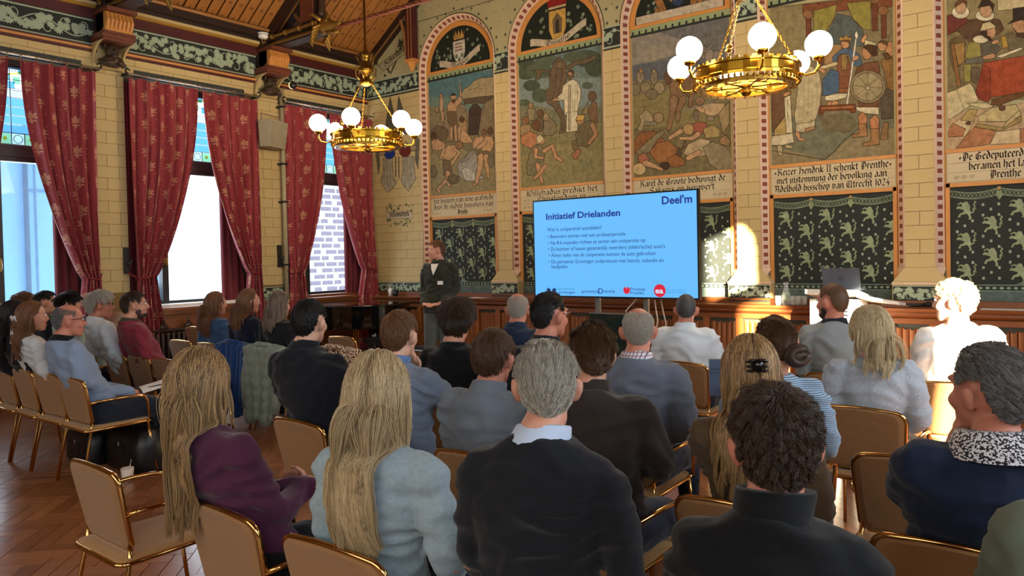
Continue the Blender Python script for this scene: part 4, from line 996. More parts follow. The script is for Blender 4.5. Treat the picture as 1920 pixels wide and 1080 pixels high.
def person(label,x,row,hx,hy,hz,yaw=32,s=1.0,fem=False,skin=None,top='x',top_m=None,leg_m=None,tyaw=14,pitch=0,tilt=0,arms='lap',vox=.009,hair=None,collar=None,build_=1.0,eyes=False,glass=None,cat='person',stand=False,fold=.011,name='person',sleeve=1.0,armsR=None,legs=True,sh=0,shy=0,beard=None):
    """x,row: chair; hx,hz: world x and z of the head centre, hy: world y"""
    t=thing(name,label,cat,(x,row+.30,0)); skin=skin or SKIN; seed=int(abs(x*37+row*11))
    L=lambda p:V3((p[0]-x,p[1]-(row+.30),p[2]))
    hc=L((hx,hy,hz)); Rm=head_rot(yaw,pitch,tilt); ty=R(tyaw)
    hip=V3((0,-.055,.53)) if not stand else V3((0,0,.98))
    nb=hc+V3((0,0,-.125*s))+rotz((0,-.045*s,0),R(yaw*.5)); nb=V3((nb.x*1.0+sh,nb.y-.012+shy,nb.z-.012*s))
    bw=build_*(.88 if fem else 1.0)
    prof=[(0,.172,.13),(.12,.178,.135),(.3,.165,.125),(.5,.168,.122),(.64,.184,.128),(.77,.196,.124),(.86,.192,.108),(.92,.165,.102),(.965,.122,.092),(1.0,.082,.080),(1.03,.060,.062)]
    if fem: prof=[(0,.185,.13),(.12,.185,.132),(.3,.150,.110),(.45,.146,.106),(.62,.165,.118),(.76,.180,.112),(.86,.176,.098),(.92,.150,.094),(.965,.106,.082),(1.0,.070,.068),(1.025,.050,.052)]
    def sp(tt):
        p=hip.lerp(nb,tt); p.y+=-.012*math.sin(PI*min(1,tt*1.05)); return p
    def torso(mb,inf,k=1.0):
        mb.loft([(sp(tt),rotz((wx*bw*k+inf,0,0),ty*tt),rotz((0,wy*bw*k+inf,0),ty*tt)) for tt,wx,wy in prof],24)
    S=[sp(.875)+rotz((sx*.172*bw,0,0),ty) for sx in (-1,1)]
    kneez=.50; 
    pose={}
    for i,sx in enumerate((-1,1)):
        a=arms if (i==0 or armsR is None) else armsR
        if a=='lap': E=S[i]+V3((sx*.065,.03,-.27)); Wr=V3((sx*.07,.17,.64)); hd=V3((-sx*.5,.75,-.25)); up=V3((sx*.3,.2,1))
        elif a=='rest': E=S[i]+V3((sx*.10,-.02,-.27)); Wr=V3((sx*.22,.15,.68)); hd=V3((0,1,-.1)); up=V3((0,0,1))
        elif a=='fold': E=S[i]+V3((sx*.07,.10,-.25)); Wr=V3((-sx*.05,.13,.80)); hd=V3((-sx,.1,.0)); up=V3((0,1,.3))
        elif a=='chin': E=S[i]+V3((sx*.06,.20,-.16)); Wr=hc+Rm@(V3((sx*.055,.085,-.20))*s); hd=Rm@V3((-sx*.35,-.05,1)); up=Rm@V3((sx*.6,1,.0))
        elif a=='phone': E=S[i]+V3((sx*.02,.18,-.20)); Wr=hc+V3((sx*.12-.06,.32,-.20)); hd=V3((0,.5,.7)); up=V3((0,-1,.3))
        elif a=='present': E=S[i]+V3((sx*.055,-.02,-.29)); Wr=hip+V3((sx*.10,.20,.12)); hd=V3((-sx*.8,.6,.0)); up=V3((0,.3,1))
        elif a=='fist': E=S[i]+V3((sx*.09,-.03,-.26)); Wr=V3((sx*.20,.04,.62)); hd=V3((-sx*.1,.9,-.2)); up=V3((sx,.0,.5))
        pose[i]=(E,Wr,hd,up,a)
    b=MB(); head_parts(b,hc,Rm,s,fem)
    nr=(.052 if fem else .060)*s
    b.tube([nb+V3((0,0,-.03)),nb+V3((0,.005,.03)),hc+Rm@(V3((0,-.022,-.075))*s),hc+Rm@(V3((0,-.01,-.02))*s)],[nr*1.2,nr*1.0,nr*.95,nr*.9],14)
    torso(b,0,.72)
    for i,sx in enumerate((-1,1)):
        E,Wr,hd,up,a=pose[i]; b.tube([sp(.80),S[i],E,Wr],[.05,.038,.03,.025*s],8); b.ell(Wr,(.027*s,)*3,8,6)
        hand(b,Wr,hd,up,curl=(1.25 if a=='fist' else .55),side=sx,s=s*(.92 if fem else 1.0))
        if legs and not stand: b.tube([V3((sx*.08,-.08,.53)),V3((sx*.11,.34,.51)),V3((sx*.11,.36,.12))],[.05,.045,.035],8)
        if stand: b.tube([hip+V3((sx*.09,0,-.02)),hip+V3((sx*.09,.02,-.45)),hip+V3((sx*.10,0,-.86))],[.06,.045,.035],8)
    remesh(b,vox,'body',skin,t,2)
    # clothes
    c=MB(); torso(c,.012)
    for i,sx in enumerate((-1,1)):
        E,Wr,hd,up,a=pose[i]; k=(.9 if fem else 1.0)*build_; we=Wr.lerp(E,.10 if sleeve==1 else .85)
        limb(c,[sp(.86)+rotz((sx*.11*bw,0,0),ty),S[i],E,we] if sleeve==1 else [sp(.86)+rotz((sx*.11*bw,0,0),ty),S[i],S[i].lerp(E,.8)],([.075*k,.072*k,.057*k,.043*k] if sleeve==1 else [.075*k,.07*k,.062*k]),12)
    remesh(c,vox*1.35,top,top_m,t,3,(fold,seed))
    if legs:
        q=MB(); lm=leg_m or fabric('navy_trousers','1b2130')
        for sx in (-1,1):
            if stand:
                limb(q,[hip+V3((sx*.075,0,.02)),hip+V3((sx*.10,.03*(1 if sx>0 else -.5),-.45)),hip+V3((sx*.11,.02*sx,-.89))],[.108,.078,.068],12)
                shoe=MB(); p0=hip+V3((sx*.12,.02*sx,-.93)); shoe.loft([(p0+V3((0,-.09,-.01)),(.03,0,0),(0,0,.035)),(p0+V3((0,-.04,.0)),(.042,0,0),(0,0,.05)),(p0+V3((0,.06,-.01)),(.046,0,0),(0,0,.04)),(p0+V3((0,.14,-.02)),(.044,0,0),(0,0,.028)),(p0+V3((0,.19,-.03)),(.02,0,0),(0,0,.016))],12); shoe.build('shoe',mat('dark_shoe','1a1412',.4),t,True)
            else:
                limb(q,[V3((sx*.085,-.11,.535)),V3((sx*.13,.36,.52)),V3((sx*.12,.38,.13))],[.115*build_,.078,.055],12)
                shoe=MB(); p0=V3((sx*.12,.37,.05)); shoe.loft([(p0+V3((0,-.09,0)),(.03,0,0),(0,0,.045)),(p0+V3((0,0,.01)),(.042,0,0),(0,0,.055)),(p0+V3((0,.10,-.01)),(.046,0,0),(0,0,.035)),(p0+V3((0,.18,-.025)),(.02,0,0),(0,0,.016))],12); shoe.build('shoe',mat('dark_shoe','1a1412',.4),t,True)
        if not stand: q.ell((0,-.06,.53),(.185*bw,.15,.085),14,8)
        else: q.ell(hip,(.165,.125,.14),14,8)
        remesh(q,.016,'trousers',lm,t,2,(.004,seed+3))
    # collar
    if collar:
        kind,cm,*hh=collar; h=hh[0] if hh else .045; o=MB(); n=24; r0=nr*1.16; cz=nb+V3((0,-.004,.0))
        up=(hc+Rm@(V3((0,-.02,-.08))*s)-nb).normalized()
        ringv=[]
        def ring(r,dz,tiltf): 
            return [cz+rotz((r*math.cos(2*PI*k/n),r*.98*math.sin(2*PI*k/n),0),R(yaw*.6+tyaw*.4)*.7)+up*(dz+tiltf*(-math.sin(2*PI*k/n))) for k in range(n)]
        if kind=='turtle': rs=[ring(r0*.80,-.05,0),ring(r0*1.14,-.005,.004),ring(r0*1.20,h,.016),ring(r0*1.15,h+.008,.016),ring(r0*1.02,h-.005,.016),ring(r0*1.0,0,0)]
        elif kind=='scarf': rs=[ring(r0*1.7,-.03,.01),ring(r0*1.6,.01,.012),ring(r0*1.4,h,.014),ring(r0*1.15,h+.006,.014),ring(r0*1.0,h*.5,.012),ring(r0,0,0)]
        else: rs=[ring(r0*1.0,-.03,.0),ring(r0*1.26,.004,.012),ring(r0*1.12,h,.018),ring(r0*1.04,h+.004,.018),ring(r0*.99,h-.004,.018),ring(r0*1.02,-.01,.008)]
        vs=[p for r_ in rs for p in r_]; m_=len(rs)
        o.add(vs,[(a*n+k,a*n+(k+1)%n,(a+1)*n+(k+1)%n,(a+1)*n+k) for a in range(m_-1) for k in range(n)])
        o.build('collar' if kind!='scarf' else 'scarf',cm,t,True)
    if eyes:
        for sx in (-1,1):
            e=MB(); e.ell(hc+Rm@(V3((sx*.033,.084,.012))*s),(.0135*s,.0135*s,.0085*s),10,6,Rm); ev=e.build('eye',M_eyew,t,True)
            e=MB(); e.ell(hc+Rm@(V3((sx*.033,.0955,.012))*s),(.006*s,.003*s,.006*s),8,6,Rm); e.build('iris',M_iris,ev,True)
            e=MB(); e.tube([hc+Rm@(V3((sx*.016,.099,.030))*s),hc+Rm@(V3((sx*.034,.098,.036))*s),hc+Rm@(V3((sx*.056,.084,.030))*s)],[.004*s,.0045*s,.002*s],6); e.build('eyebrow',eyes,t,True)
        e=MB(); e.ell(hc+Rm@(V3((0,.094,-.066))*s),(.022*s,.006*s,.005*s),10,6,Rm); e.ell(hc+Rm@(V3((0,.091,-.078))*s),(.019*s,.007*s,.006*s),10,6,Rm); e.build('lips',M_lip,t,True)
    if beard:
        e=MB(); e.ell(hc+Rm@(V3((0,.037,-.086))*s),(.055*s,.058*s,.037*s),18,10,Rm)
        for sx in (-1,1): e.ell(hc+Rm@(V3((sx*.056,.018,-.052))*s),(.011*s,.026*s,.036*s),10,8,Rm)
        e.ell(hc+Rm@(V3((0,.088,-.053))*s),(.026*s,.014*s,.007*s),10,6,Rm); e.build('beard',beard,t,True)
    if glass: glasses(t,hc,Rm,s,glass)
    if hair:
        hk=dict(hair); st=hk.pop('style'); hm=hk.pop('m'); n=hk.pop('n',2500)
        tr=[]
        for k in range(48):
            ta,tb=k/48,(k+1)/48; tm=(ta+tb)/2; cpos=sp(tm)
            wx_=float(np.interp(tm,[q[0] for q in prof],[q[1] for q in prof])); wy_=float(np.interp(tm,[q[0] for q in prof],[q[2] for q in prof]))
            tr.append(((cpos.x,cpos.y),(wx_+.03)*bw,(wy_+.030)*bw,sp(ta).z,sp(tb).z))
        make_hair(t,hc,Rm,s,st,hm,n,seed,torso=tr,**hk)

    return t
# ================================================================ audience
RA,RB,RC,RD,RE=-7.85,-6.82,-5.88,-4.95,-3.85
H_silver=hairmat('silver','c4bcae','857d70'); H_dbrown=hairmat('dark_brown','4c3626','241911'); H_brown=hairmat('brown','6a4a30','3a281a'); H_red=hairmat('reddish_brown','8a5c38','4d321f'); H_black=hairmat('black','201a17','0c0a09')
H_blond=hairmat('blond','d0b78c','8a7050'); H_dblond=hairmat('dark_blond','c49c68','4a3626'); H_grey=hairmat('grey','8c8a88','3e3d3e'); H_lgrey=hairmat('light_grey','cfc6b8','8f867a'); H_auburn=hairmat('auburn','8a5a36','4f3220'); H_ash=hairmat('ash_brown','8d7a66','4d4136'); H_ltblond=hairmat('pale_blond','e4d2aa','a08a64')
F=fabric
def hs(style,m,n=2600,**k): d=dict(style=style,m=m,n=n); d.update(k); return d
def Z(zt,s): return zt-.131*s
P=person
def seat(x,row,label,**k): return chair(x,row,label,**k)
# ---- nearest row
s=1.0; t14=P('woman with long brown and blond hair in a plum blazer, leaning left',7.86,RA,7.62,-7.76,1.345-.131*s,yaw=26,s=s,fem=True,top='blazer',top_m=F('plum','4a1f38',.1,300),tyaw=2,vox=.008,leg_m=F('black_trousers','0f0f12'),sh=.045,shy=.02,build_=1.10,arms='fold',fold=.012,hair=hs('long',H_dblond,5200,length=.57,wave=.008,rad=.0014,thick=.034,spread=1.0))
s=1.05; P('woman with long wavy blond hair in a pale blue knitted jumper',8.45,RA,8.50,-7.67,Z(1.388,s),yaw=34,s=s,fem=True,top='jumper',top_m=F('pale_blue_knit','9dafb8',.5,260,var=.16,scale=60),tyaw=16,vox=.008,leg_m=F('dark_jeans','1c2330'),build_=1.10,sh=.045,hair=hs('long',H_blond,5600,length=.53,wave=.007,rad=.0014,thick=.020,spread=.95))
s=.93; P('silver haired man in a charcoal blazer over a pale blue shirt',9.06,RA,9.15,-7.67,Z(1.458,s),yaw=35,s=s,top='blazer',top_m=F('charcoal','15161b',.2,350,var=.14,scale=30),tyaw=22,vox=.008,build_=.92,collar=('shirt',F('pale_blue_collar','b9c6dc'),.040),hair=hs('short',H_silver,5200,length=.05,lift=.010,rad=.0010,thick=.016,whorl=(.1,.75,.65)),leg_m=F('dark_navy','151a26'))
s=.99; P('brown haired man in a black turtleneck, nearest the camera',9.72,RA,9.74,-7.67,Z(1.391,s),yaw=27,s=s,skin=SKIN2,top='turtleneck',top_m=F('black_knit','060709',.2,400),tyaw=20,vox=.008,build_=.92,collar=('turtle',F('black_knit','060709'),.058),hair=hs('short',H_dbrown,6000,length=.045,lift=.022,rad=.0011,thick=.022,curl=.003),leg_m=F('black_trousers','0f0f12'),arms='fold')
P('person in a sage green jacket cut off by the frame, beside the turtleneck man',10.30,RA,10.33,-7.04,1.23,yaw=40,top='jacket',top_m=F('sage','6b7563',.3,300),tyaw=10,vox=.012,build_=1.1,hair=hs('short',H_brown,1500),legs=True)
# ---- second row
s=1.08; P('grey haired man in a navy jumper and patterned scarf, hand at his chin',9.98,RB,10.03,-6.64,Z(1.384,s),yaw=52,s=s,skin=SKIN2,top='jumper',top_m=F('navy_knit','19243b',.2,400),tyaw=24,vox=.008,build_=1.16,collar=('scarf',spots('scarf_print','d9d6d8','23232b',140),.05),arms='chin',armsR='fist',hair=hs('short',H_grey,6000,length=.05,lift=.014,rad=.0010,thick=.020,whorl=(0,.85,.5)),leg_m=F('beige_trousers','8d7a6c'))
s=1.04; t26=P('woman with a black claw clip in long blond hair, brown jacket',9.33,RB,9.31,-6.64,Z(1.382,s),yaw=31,s=s,fem=True,top='jacket',top_m=F('brown_jacket','55432f',.15,300),tyaw=16,vox=.009,arms='phone',armsR='lap',build_=1.06,hair=hs('long',H_dblond,5200,length=.62,wave=.014,rad=.0014,thick=.016,spread=.86),leg_m=F('dark_jeans','1c2330'))
s=.99; P('man with swept back brown hair in a dark brown shirt',8.65,RB,8.65,-6.64,Z(1.391,s),yaw=42,s=s,top='shirt',top_m=F('dark_brown_shirt','2e2420',.1,300),tyaw=18,vox=.009,build_=1.10,collar=('shirt',F('dark_brown_shirt','2e2420'),.05),hair=hs('short',H_brown,5200,length=.085,lift=.02,rad=.0010,thick=.022,whorl=(0,.9,.35)),leg_m=F('navy_trousers','1b2130'),arms='fold')
s=1.03; P('man with short brown hair in a slate grey collared shirt',8.14,RB,8.13,-6.64,Z(1.349,s),yaw=18,s=s,skin=SKIN2,pitch=-6,top='shirt',top_m=F('slate_shirt','6d757f',.1,300),tyaw=12,vox=.009,build_=1.12,collar=('shirt',F('slate_shirt','6d757f'),.05),hair=hs('short',H_brown,4600,length=.045,lift=.016,rad=.0010,thick=.018),arms='fold')
s=.98; P('man with reddish hair in a blue grey shirt, hand on his chin',7.50,RB,7.53,-6.64,Z(1.419,s),yaw=20,s=s,skin=SKIN3,top='shirt',top_m=F('blue_grey_shirt','727e91',.1,300),tyaw=4,vox=.009,build_=1.06,arms='lap',armsR='chin',collar=('shirt',F('denim_collar','5d7ba6'),.045),hair=hs('short',H_red,4600,length=.04,lift=.014,rad=.0010,thick=.016))
s=1.03; P('man with dark cropped hair in a black shirt',6.91,RB,6.81,-6.64,Z(1.465,s),yaw=22,s=s,skin=SKIN3,top='shirt',top_m=F('black_shirt','12141b',.1,300),tyaw=12,vox=.009,build_=1.12,collar=('shirt',F('black_shirt','12141b'),.05),hair=hs('short',H_black,4600,length=.022,lift=.014,rad=.0010,thick=.014),arms='fold')
s=1.06; t7=P('balding man in glasses and a light blue blazer with a notebook',4.09,RB,3.93,-6.74,Z(1.383,s),yaw=-14,s=s,skin=SKIN2,top='blazer',top_m=F('light_blue_blazer','8091ab',.1,250),tyaw=-2,vox=.008,build_=1.06,collar=('shirt',F('black_collar','101014'),.045),hair=hs('ring',H_grey,2400,length=.012,lift=.004,rad=.0009,thick=.006),glass=mat('gunmetal_frame','2c2a28',.3,.5),eyes=H_grey,leg_m=F('dark_jeans','1c2330'))
s=1.0; P('woman with a white ribbon in light brown hair and a white blouse',3.62,RB,3.42,-6.81,Z(1.396,s),yaw=-12,s=s,fem=True,top='blouse',top_m=F('white_blouse','c3c6ca',.1,300),tyaw=-4,vox=.011,hair=hs('long',H_auburn,3000,length=.38,wave=.006,rad=.0016,thick=.016,spread=.9),eyes=H_brown)
s=1.0; P('woman with a black ponytail beside the white blouse',3.15,RB,3.08,-6.82,Z(1.398,s),yaw=-10,s=s,fem=True,top='top',top_m=F('black_top','131317'),vox=.012,hair=hs('long',H_black,2200,length=.42,wave=.004,rad=.0018,thick=.014,spread=.8))
P('blond person at the very edge of the picture beside the black ponytail',2.68,RB,2.70,-6.86,1.25,yaw=-10,fem=True,top='top',top_m=F('black_top','131317'),vox=.013,hair=hs('long',H_ltblond,1800,length=.40,wave=.004,rad=.0018,thick=.014))
# ---- third row
s=1.10; P('man with tousled dark hair in a black jumper',7.08,RC,7.07,-5.70,Z(1.415,s),yaw=30,s=s,top='jumper',top_m=F('black_knit','060709'),tyaw=12,vox=.011,build_=1.06,collar=('turtle',F('black_knit','060709'),.02),hair=hs('short',H_dbrown,3800,length=.10,lift=.022,rad=.0013,thick=.026))
s=1.08; P('man with slicked dark hair and glasses in a black jacket',7.70,RC,7.79,-5.70,Z(1.468,s),yaw=-8,s=s,skin=SKIN2,top='jacket',top_m=F('black_shirt','12141b'),tyaw=6,vox=.010,collar=('shirt',F('black_shirt','12141b'),.04),hair=hs('short',H_black,3400,length=.05,lift=.010,rad=.0011,thick=.012,whorl=(0,.9,.4)),glass=mat('brown_frame','6a3a22',.3),eyes=H_black)
s=1.05; P('bald man with grey fringe in a grey jumper and checked collar',8.28,RC,8.36,-5.70,Z(1.401,s),yaw=28,s=s,skin=SKIN2,top='jumper',top_m=F('grey_blue_knit','686d7a',.2,300),tyaw=16,vox=.010,build_=1.16,collar=('shirt',plaid('check_collar','d8d6da','2c3a60','a03a3a'),.045),hair=hs('ring',H_lgrey,3200,length=.014,lift=.004,rad=.0010,thick=.006))
s=1.03; t25=P('woman with a low brown bun in a blue striped top',9.02,RC,9.09,-5.70,Z(1.370,s),yaw=38,s=s,fem=True,tilt=-8,top='striped_top',top_m=stripes('blue_stripe','9fb4c6','3b5876',115),tyaw=20,vox=.010,build_=1.12,hair=hs('short',H_brown,4200,length=.06,lift=.003,rad=.0011,thick=.014,whorl=(0,.95,.3)),leg_m=F('navy_trousers','1b2130'))
s=1.04; P('man with fluffy grey hair and glasses in a white shirt',2.75,RC,2.62,-5.93,Z(1.418,s),yaw=-20,s=s,skin=SKIN2,top='shirt',top_m=F('white_shirt','c9d0d6',.1,300),tyaw=-4,vox=.011,build_=1.1,collar=('shirt',F('white_shirt','c9d0d6'),.04),hair=hs('short',H_lgrey,3200,length=.07,lift=.035,rad=.0014,thick=.03,curl=.006),glass=M_blackp,eyes=H_lgrey)
s=1.04; P('bearded man in a raspberry red sweatshirt with an olive collar',3.22,RC,3.15,-5.85,Z(1.425,s),yaw=-22,pitch=4,s=s,top='sweatshirt',top_m=F('raspberry','7f2c38',.15,300),tyaw=-6,vox=.010,build_=1.0,collar=('turtle',F('olive_collar','4a3f2c'),.03),hair=hs('short',H_dbrown,3000,length=.04,lift=.012,rad=.0013,thick=.014),eyes=H_dbrown,beard=MATS['haircap_brown'])
P('woman with sleek dark hair just behind the balding man',2.10,RC,1.96,-5.95,1.285,yaw=-25,fem=True,top='top',top_m=F('mint_top','a9b9b6'),vox=.012,hair=hs('short',H_black,2200,length=.10,lift=.004,rad=.0016,thick=.012),eyes=H_black)
P('man with black hair in the window row, seen above the white ribbon',1.60,RC,1.42,-5.96,1.285,yaw=-25,top='shirt',top_m=F('dark_navy','151a26'),vox=.013,hair=hs('short',H_black,2000,length=.035,lift=.014,rad=.0016,thick=.014))
P('person with curly light brown hair nearest the blue window',1.10,RC,.82,-5.96,1.25,yaw=-25,top='shirt',top_m=F('dark_navy','151a26'),vox=.013,hair=hs('short',H_auburn,2200,length=.06,lift=.03,rad=.0015,thick=.025,curl=.008))
# ---- fourth row
s=1.02; P('bald man in a navy fleece below the tapestry',6.82,RD,6.85,-4.77,Z(1.409,s),yaw=30,s=s,skin=SKIN2,top='fleece',top_m=F('navy_fleece','1d2940'),tyaw=12,vox=.011,build_=1.08,collar=('shirt',F('navy_fleece','1d2940'),.05),hair=hs('ring',H_lgrey,2200,length=.010,lift=.003,rad=.0011,thick=.005))
s=1.06; P('woman with a blond bob in a pale tweed jacket',9.28,RD,9.30,-4.77,Z(1.359,s),yaw=44,s=s,fem=True,tilt=-6,top='tweed_jacket',top_m=F('pale_tweed','b0bac4',.7,160,var=.25,scale=140),tyaw=18,vox=.010,build_=1.16,hair=hs('bob',H_ltblond,3800,length=.24,wave=.006,rad=.0014,thick=.024))
s=1.0; P('woman with long brown hair in a blue denim jacket',2.82,RD,2.86,-4.85,Z(1.364,s),yaw=-6,s=s,fem=True,top='denim_jacket',top_m=F('denim','3c5a80',.2,300),vox=.011,hair=hs('long',H_auburn,2400,length=.36,wave=.005,rad=.0018,thick=.018,spread=.9))
s=1.0; P('woman with auburn half up hair in a navy top',3.38,RD,3.47,-4.85,Z(1.404,s),yaw=-12,s=s,fem=True,top='top',top_m=F('navy_top','151b2e'),vox=.011,hair=hs('long',H_red,2400,length=.32,wave=.008,rad=.0018,thick=.014,spread=.85),eyes=H_brown)
s=1.0; P('woman with a smooth ash brown bob in a black top',3.92,RD,3.99,-4.85,Z(1.383,s),yaw=8,s=s,fem=True,top='top',top_m=F('black_top','131317'),vox=.011,hair=hs('bob',H_ash,2600,length=.30,wave=.002,rad=.0018,thick=.020))
# ---- front row
s=1.02; P('man with a shaved head in a white shirt below the screen',7.73,RE,7.70,-3.67,Z(1.351,s),yaw=25,s=s,skin=SKIN2,top='shirt',top_m=F('bright_white_shirt','d5dde2',.1,300),tyaw=12,vox=.011,build_=1.12,collar=('shirt',F('bright_white_shirt','d5dde2'),.045),hair=hs('short',H_grey,2600,length=.006,lift=.002,rad=.0009,thick=.003))
s=1.06; P('bearded man in a grey waistcoat looking towards the speaker',8.90,RE,8.81,-3.67,Z(1.442,s),yaw=66,s=s,skin=SKIN2,top='waistcoat',top_m=F('grey_waistcoat','878e90',.2,250),tyaw=24,vox=.010,build_=1.08,collar=('shirt',F('dark_navy','151a26'),.035),hair=hs('short',H_red,3000,length=.012,lift=.006,rad=.0010,thick=.006),eyes=H_red,arms='lap',beard=MATS['haircap_dark_brown'])
s=1.08; P('curly blond man in a white jacket caught in full sunlight',9.60,RE,9.56,-3.67,Z(1.462,s),yaw=80,s=s,skin=SKIN3,top='jacket',top_m=F('white_jacket','e6e4e0',.1,250),tyaw=30,vox=.009,build_=1.15,hair=hs('short',H_ltblond,3600,length=.05,lift=.024,rad=.0012,thick=.018,curl=.006),eyes=H_ltblond,leg_m=F('white_trousers','d8d6d2'))
# ---- presenter
s=1.0; pr=P('standing speaker in a dark olive shirt with a white name badge',3.70,-2.62,3.70,-2.32,1.768,yaw=-62,s=s,skin=SKIN,top='shirt',top_m=F('dark_olive_shirt','2b2c24',.1,300),tyaw=0,vox=.009,arms='present',stand=True,collar=('shirt',F('dark_olive_shirt','2b2c24'),.012),hair=hs('short',H_red,3000,length=.035,lift=.014,rad=.0012,thick=.012),eyes=H_red,leg_m=F('grey_green_trousers','4d534e'))
pr.rotation_euler=(0,0,R(203))
# ================================================================ chairs under and between the audience
for x,row,l in ((6.87,RA,'empty brown chair at the end of the nearest row by the aisle'),(7.86,RA,'brown chair of the woman in the plum blazer'),(8.45,RA,'brown chair of the woman in the pale blue jumper'),(9.06,RA,'brown chair of the silver haired man'),(9.72,RA,'brown chair of the man in the black turtleneck'),(10.30,RA,'brown chair of the person in the sage jacket'),
 (6.91,RB,'brown chair of the man in the black shirt'),(7.50,RB,'brown chair of the man with his hand on his chin'),(8.14,RB,'brown chair of the man in the slate shirt'),(8.65,RB,'brown chair of the man in the dark brown shirt'),(9.33,RB,'brown chair of the woman with the claw clip'),(9.98,RB,'brown chair of the man in the navy jumper'),
 (4.09,RB,'brown chair of the balding man in the light blue blazer'),(3.62,RB,'brown chair of the woman with the white ribbon'),(3.15,RB,'brown chair of the woman with the black ponytail'),(2.68,RB,'brown chair of the blond person at the edge'),
 (7.08,RC,'brown chair of the man with tousled dark hair'),(7.70,RC,'brown chair of the man with slicked hair'),(8.28,RC,'brown chair of the man in the grey jumper'),(9.02,RC,'brown chair of the woman with the bun'),(9.68,RC,'empty brown chair in front of the man in the navy jumper'),
 (2.10,RC,'brown chair of the woman with sleek dark hair'),(1.60,RC,'brown chair of the black haired man in the window row'),(1.10,RC,'brown chair of the curly haired person'),(2.75,RC,'brown chair of the man with fluffy grey hair'),(3.22,RC,'brown chair of the man in the raspberry sweatshirt'),(3.70,RC,'empty brown chair beside the raspberry sweatshirt'),
 (6.82,RD,'brown chair of the man in the navy fleece'),(9.28,RD,'brown chair of the woman in pale tweed'),(2.24,RD,'empty brown chair left of the denim jacket'),(2.82,RD,'brown chair of the woman in the denim jacket'),(3.38,RD,'brown chair with the blue coat hung over it'),(3.92,RD,'brown chair with the sage puffer coat hung over it'),(4.86,RD+.10,'brown chair hung with the leopard print coat'),
 (7.73,RE,'brown chair of the man in the white shirt'),(8.90,RE,'brown chair of the bearded man in the waistcoat'),(9.60,RE,'brown chair of the sunlit man'),(3.66,RE,'empty brown chair in the front row near the piano'),(.76,RE-.1,'empty tan chair in front of the radiator')):
    chair(x,row,l,rz=rnd.uniform(-3,3))
# ================================================================ painted murals
class Paint:
    def __init__(s,f,oc='3d2e20'): s.f=f; s.v=[]; s.fc=[]; s.c=[]; s.k=0; s.oc=srgb(oc); s.lw=3.4
    def poly(s,col,pts,line=True):
        s.k+=1; e=.0012+s.k*.00008; o=len(s.v); col=srgb(col) if isinstance(col,str) else col
        for p in pts: s.v.append(s.f(p[0],p[1],e)); s.c.append(col)
        s.fc.append(tuple(range(o,o+len(pts))))
        if line: s.stroke(list(pts)+[pts[0]],s.lw,e+.00004)
    def stroke(s,pts,w,e=None,col=None):
        if e is None: s.k+=1; e=.0012+s.k*.00008
        cl=s.oc if col is None else srgb(col)
        for (x0,y0),(x1,y1) in zip(pts,pts[1:]):
            dx,dy=x1-x0,y1-y0; l=math.hypot(dx,dy)
            if l<1e-6: continue
            nx,ny=-dy/l*w/2,dx/l*w/2; o=len(s.v)
            for p in ((x0+nx,y0+ny),(x0-nx,y0-ny),(x1-nx,y1-ny),(x1+nx,y1+ny)): s.v.append(s.f(p[0],p[1],e)); s.c.append(cl)
            s.fc.append((o,o+1,o+2,o+3))
    def ell(s,col,x,y,rx,ry,line=True,n=14): s.poly(col,[(x+rx*math.cos(2*PI*k/n),y+ry*math.sin(2*PI*k/n)) for k in range(n)],line)
    def limb(s,col,*q):
        P_=[(q[i],q[i+1],q[i+2]) for i in range(0,len(q),3)]; L=[];Rr=[]
        for i,(x,y,r) in enumerate(P_):
            a=P_[max(0,i-1)]; b=P_[min(len(P_)-1,i+1)]; dx,dy=b[0]-a[0],b[1]-a[1]; l=math.hypot(dx,dy)+1e-6; nx,ny=-dy/l,dx/l
            L.append((x+nx*r,y+ny*r)); Rr.append((x-nx*r,y-ny*r))
        x,y,r=P_[-1]; a=P_[-2]; dx,dy=x-a[0],y-a[1]; l=math.hypot(dx,dy)+1e-6; tip=(x+dx/l*r,y+dy/l*r)
        x,y,r=P_[0]; b=P_[1]; dx,dy=b[0]-x,b[1]-y; l=math.hypot(dx,dy)+1e-6; tail=(x-dx/l*r,y-dy/l*r)
        s.poly(col,L+[tip]+Rr[::-1]+[tail])
    def folds(s,pts,n,col,w=1.3):
        """drapery lines inside quad pts (4 corners: tl,tr,br,bl)"""
        tl,tr,br,bl=pts
        for i in range(1,n):
            t=i/n; a=(tl[0]+(tr[0]-tl[0])*t,tl[1]+(tr[1]-tl[1])*t); b=(bl[0]+(br[0]-bl[0])*t,bl[1]+(br[1]-bl[1])*t)
            m=((a[0]+b[0])/2+((i*7)%5-2)*.02*abs(b[1]-a[1]),(a[1]+b[1])/2); s.stroke([a,m,b],w,col=col)
    def run(s,txt):
        for ln in txt.strip().split('\n'):
            ln=ln.strip()
            if not ln: continue
            kind,col,rest=ln.split(' ',2); nums=[float(q) for q in rest.replace(',',' ').split()]
            if kind in 'PB': s.poly(col,list(zip(nums[::2],nums[1::2])),kind=='P')
            elif kind=='E': s.ell(col,*nums)
            elif kind=='e': s.ell(col,*nums,line=False)
            elif kind=='L': s.limb(col,*nums)
            elif kind=='S': s.stroke(list(zip(nums[1::2],nums[2::2])),nums[0],col=col)
            elif kind=='F': s.folds([(nums[i],nums[i+1]) for i in (0,2,4,6)],int(nums[8]),col)
    def build(s,name,parent,**k):
        me=bpy.data.meshes.new(name); me.from_pydata(s.v,[],s.fc); at=me.color_attributes.new('paint','FLOAT_COLOR','POINT'); at.data.foreach_set('color',np.array(s.c,dtype=np.float32).ravel()); me.materials.append(PAINT); me.update()
        return link(name,me,parent,**k)
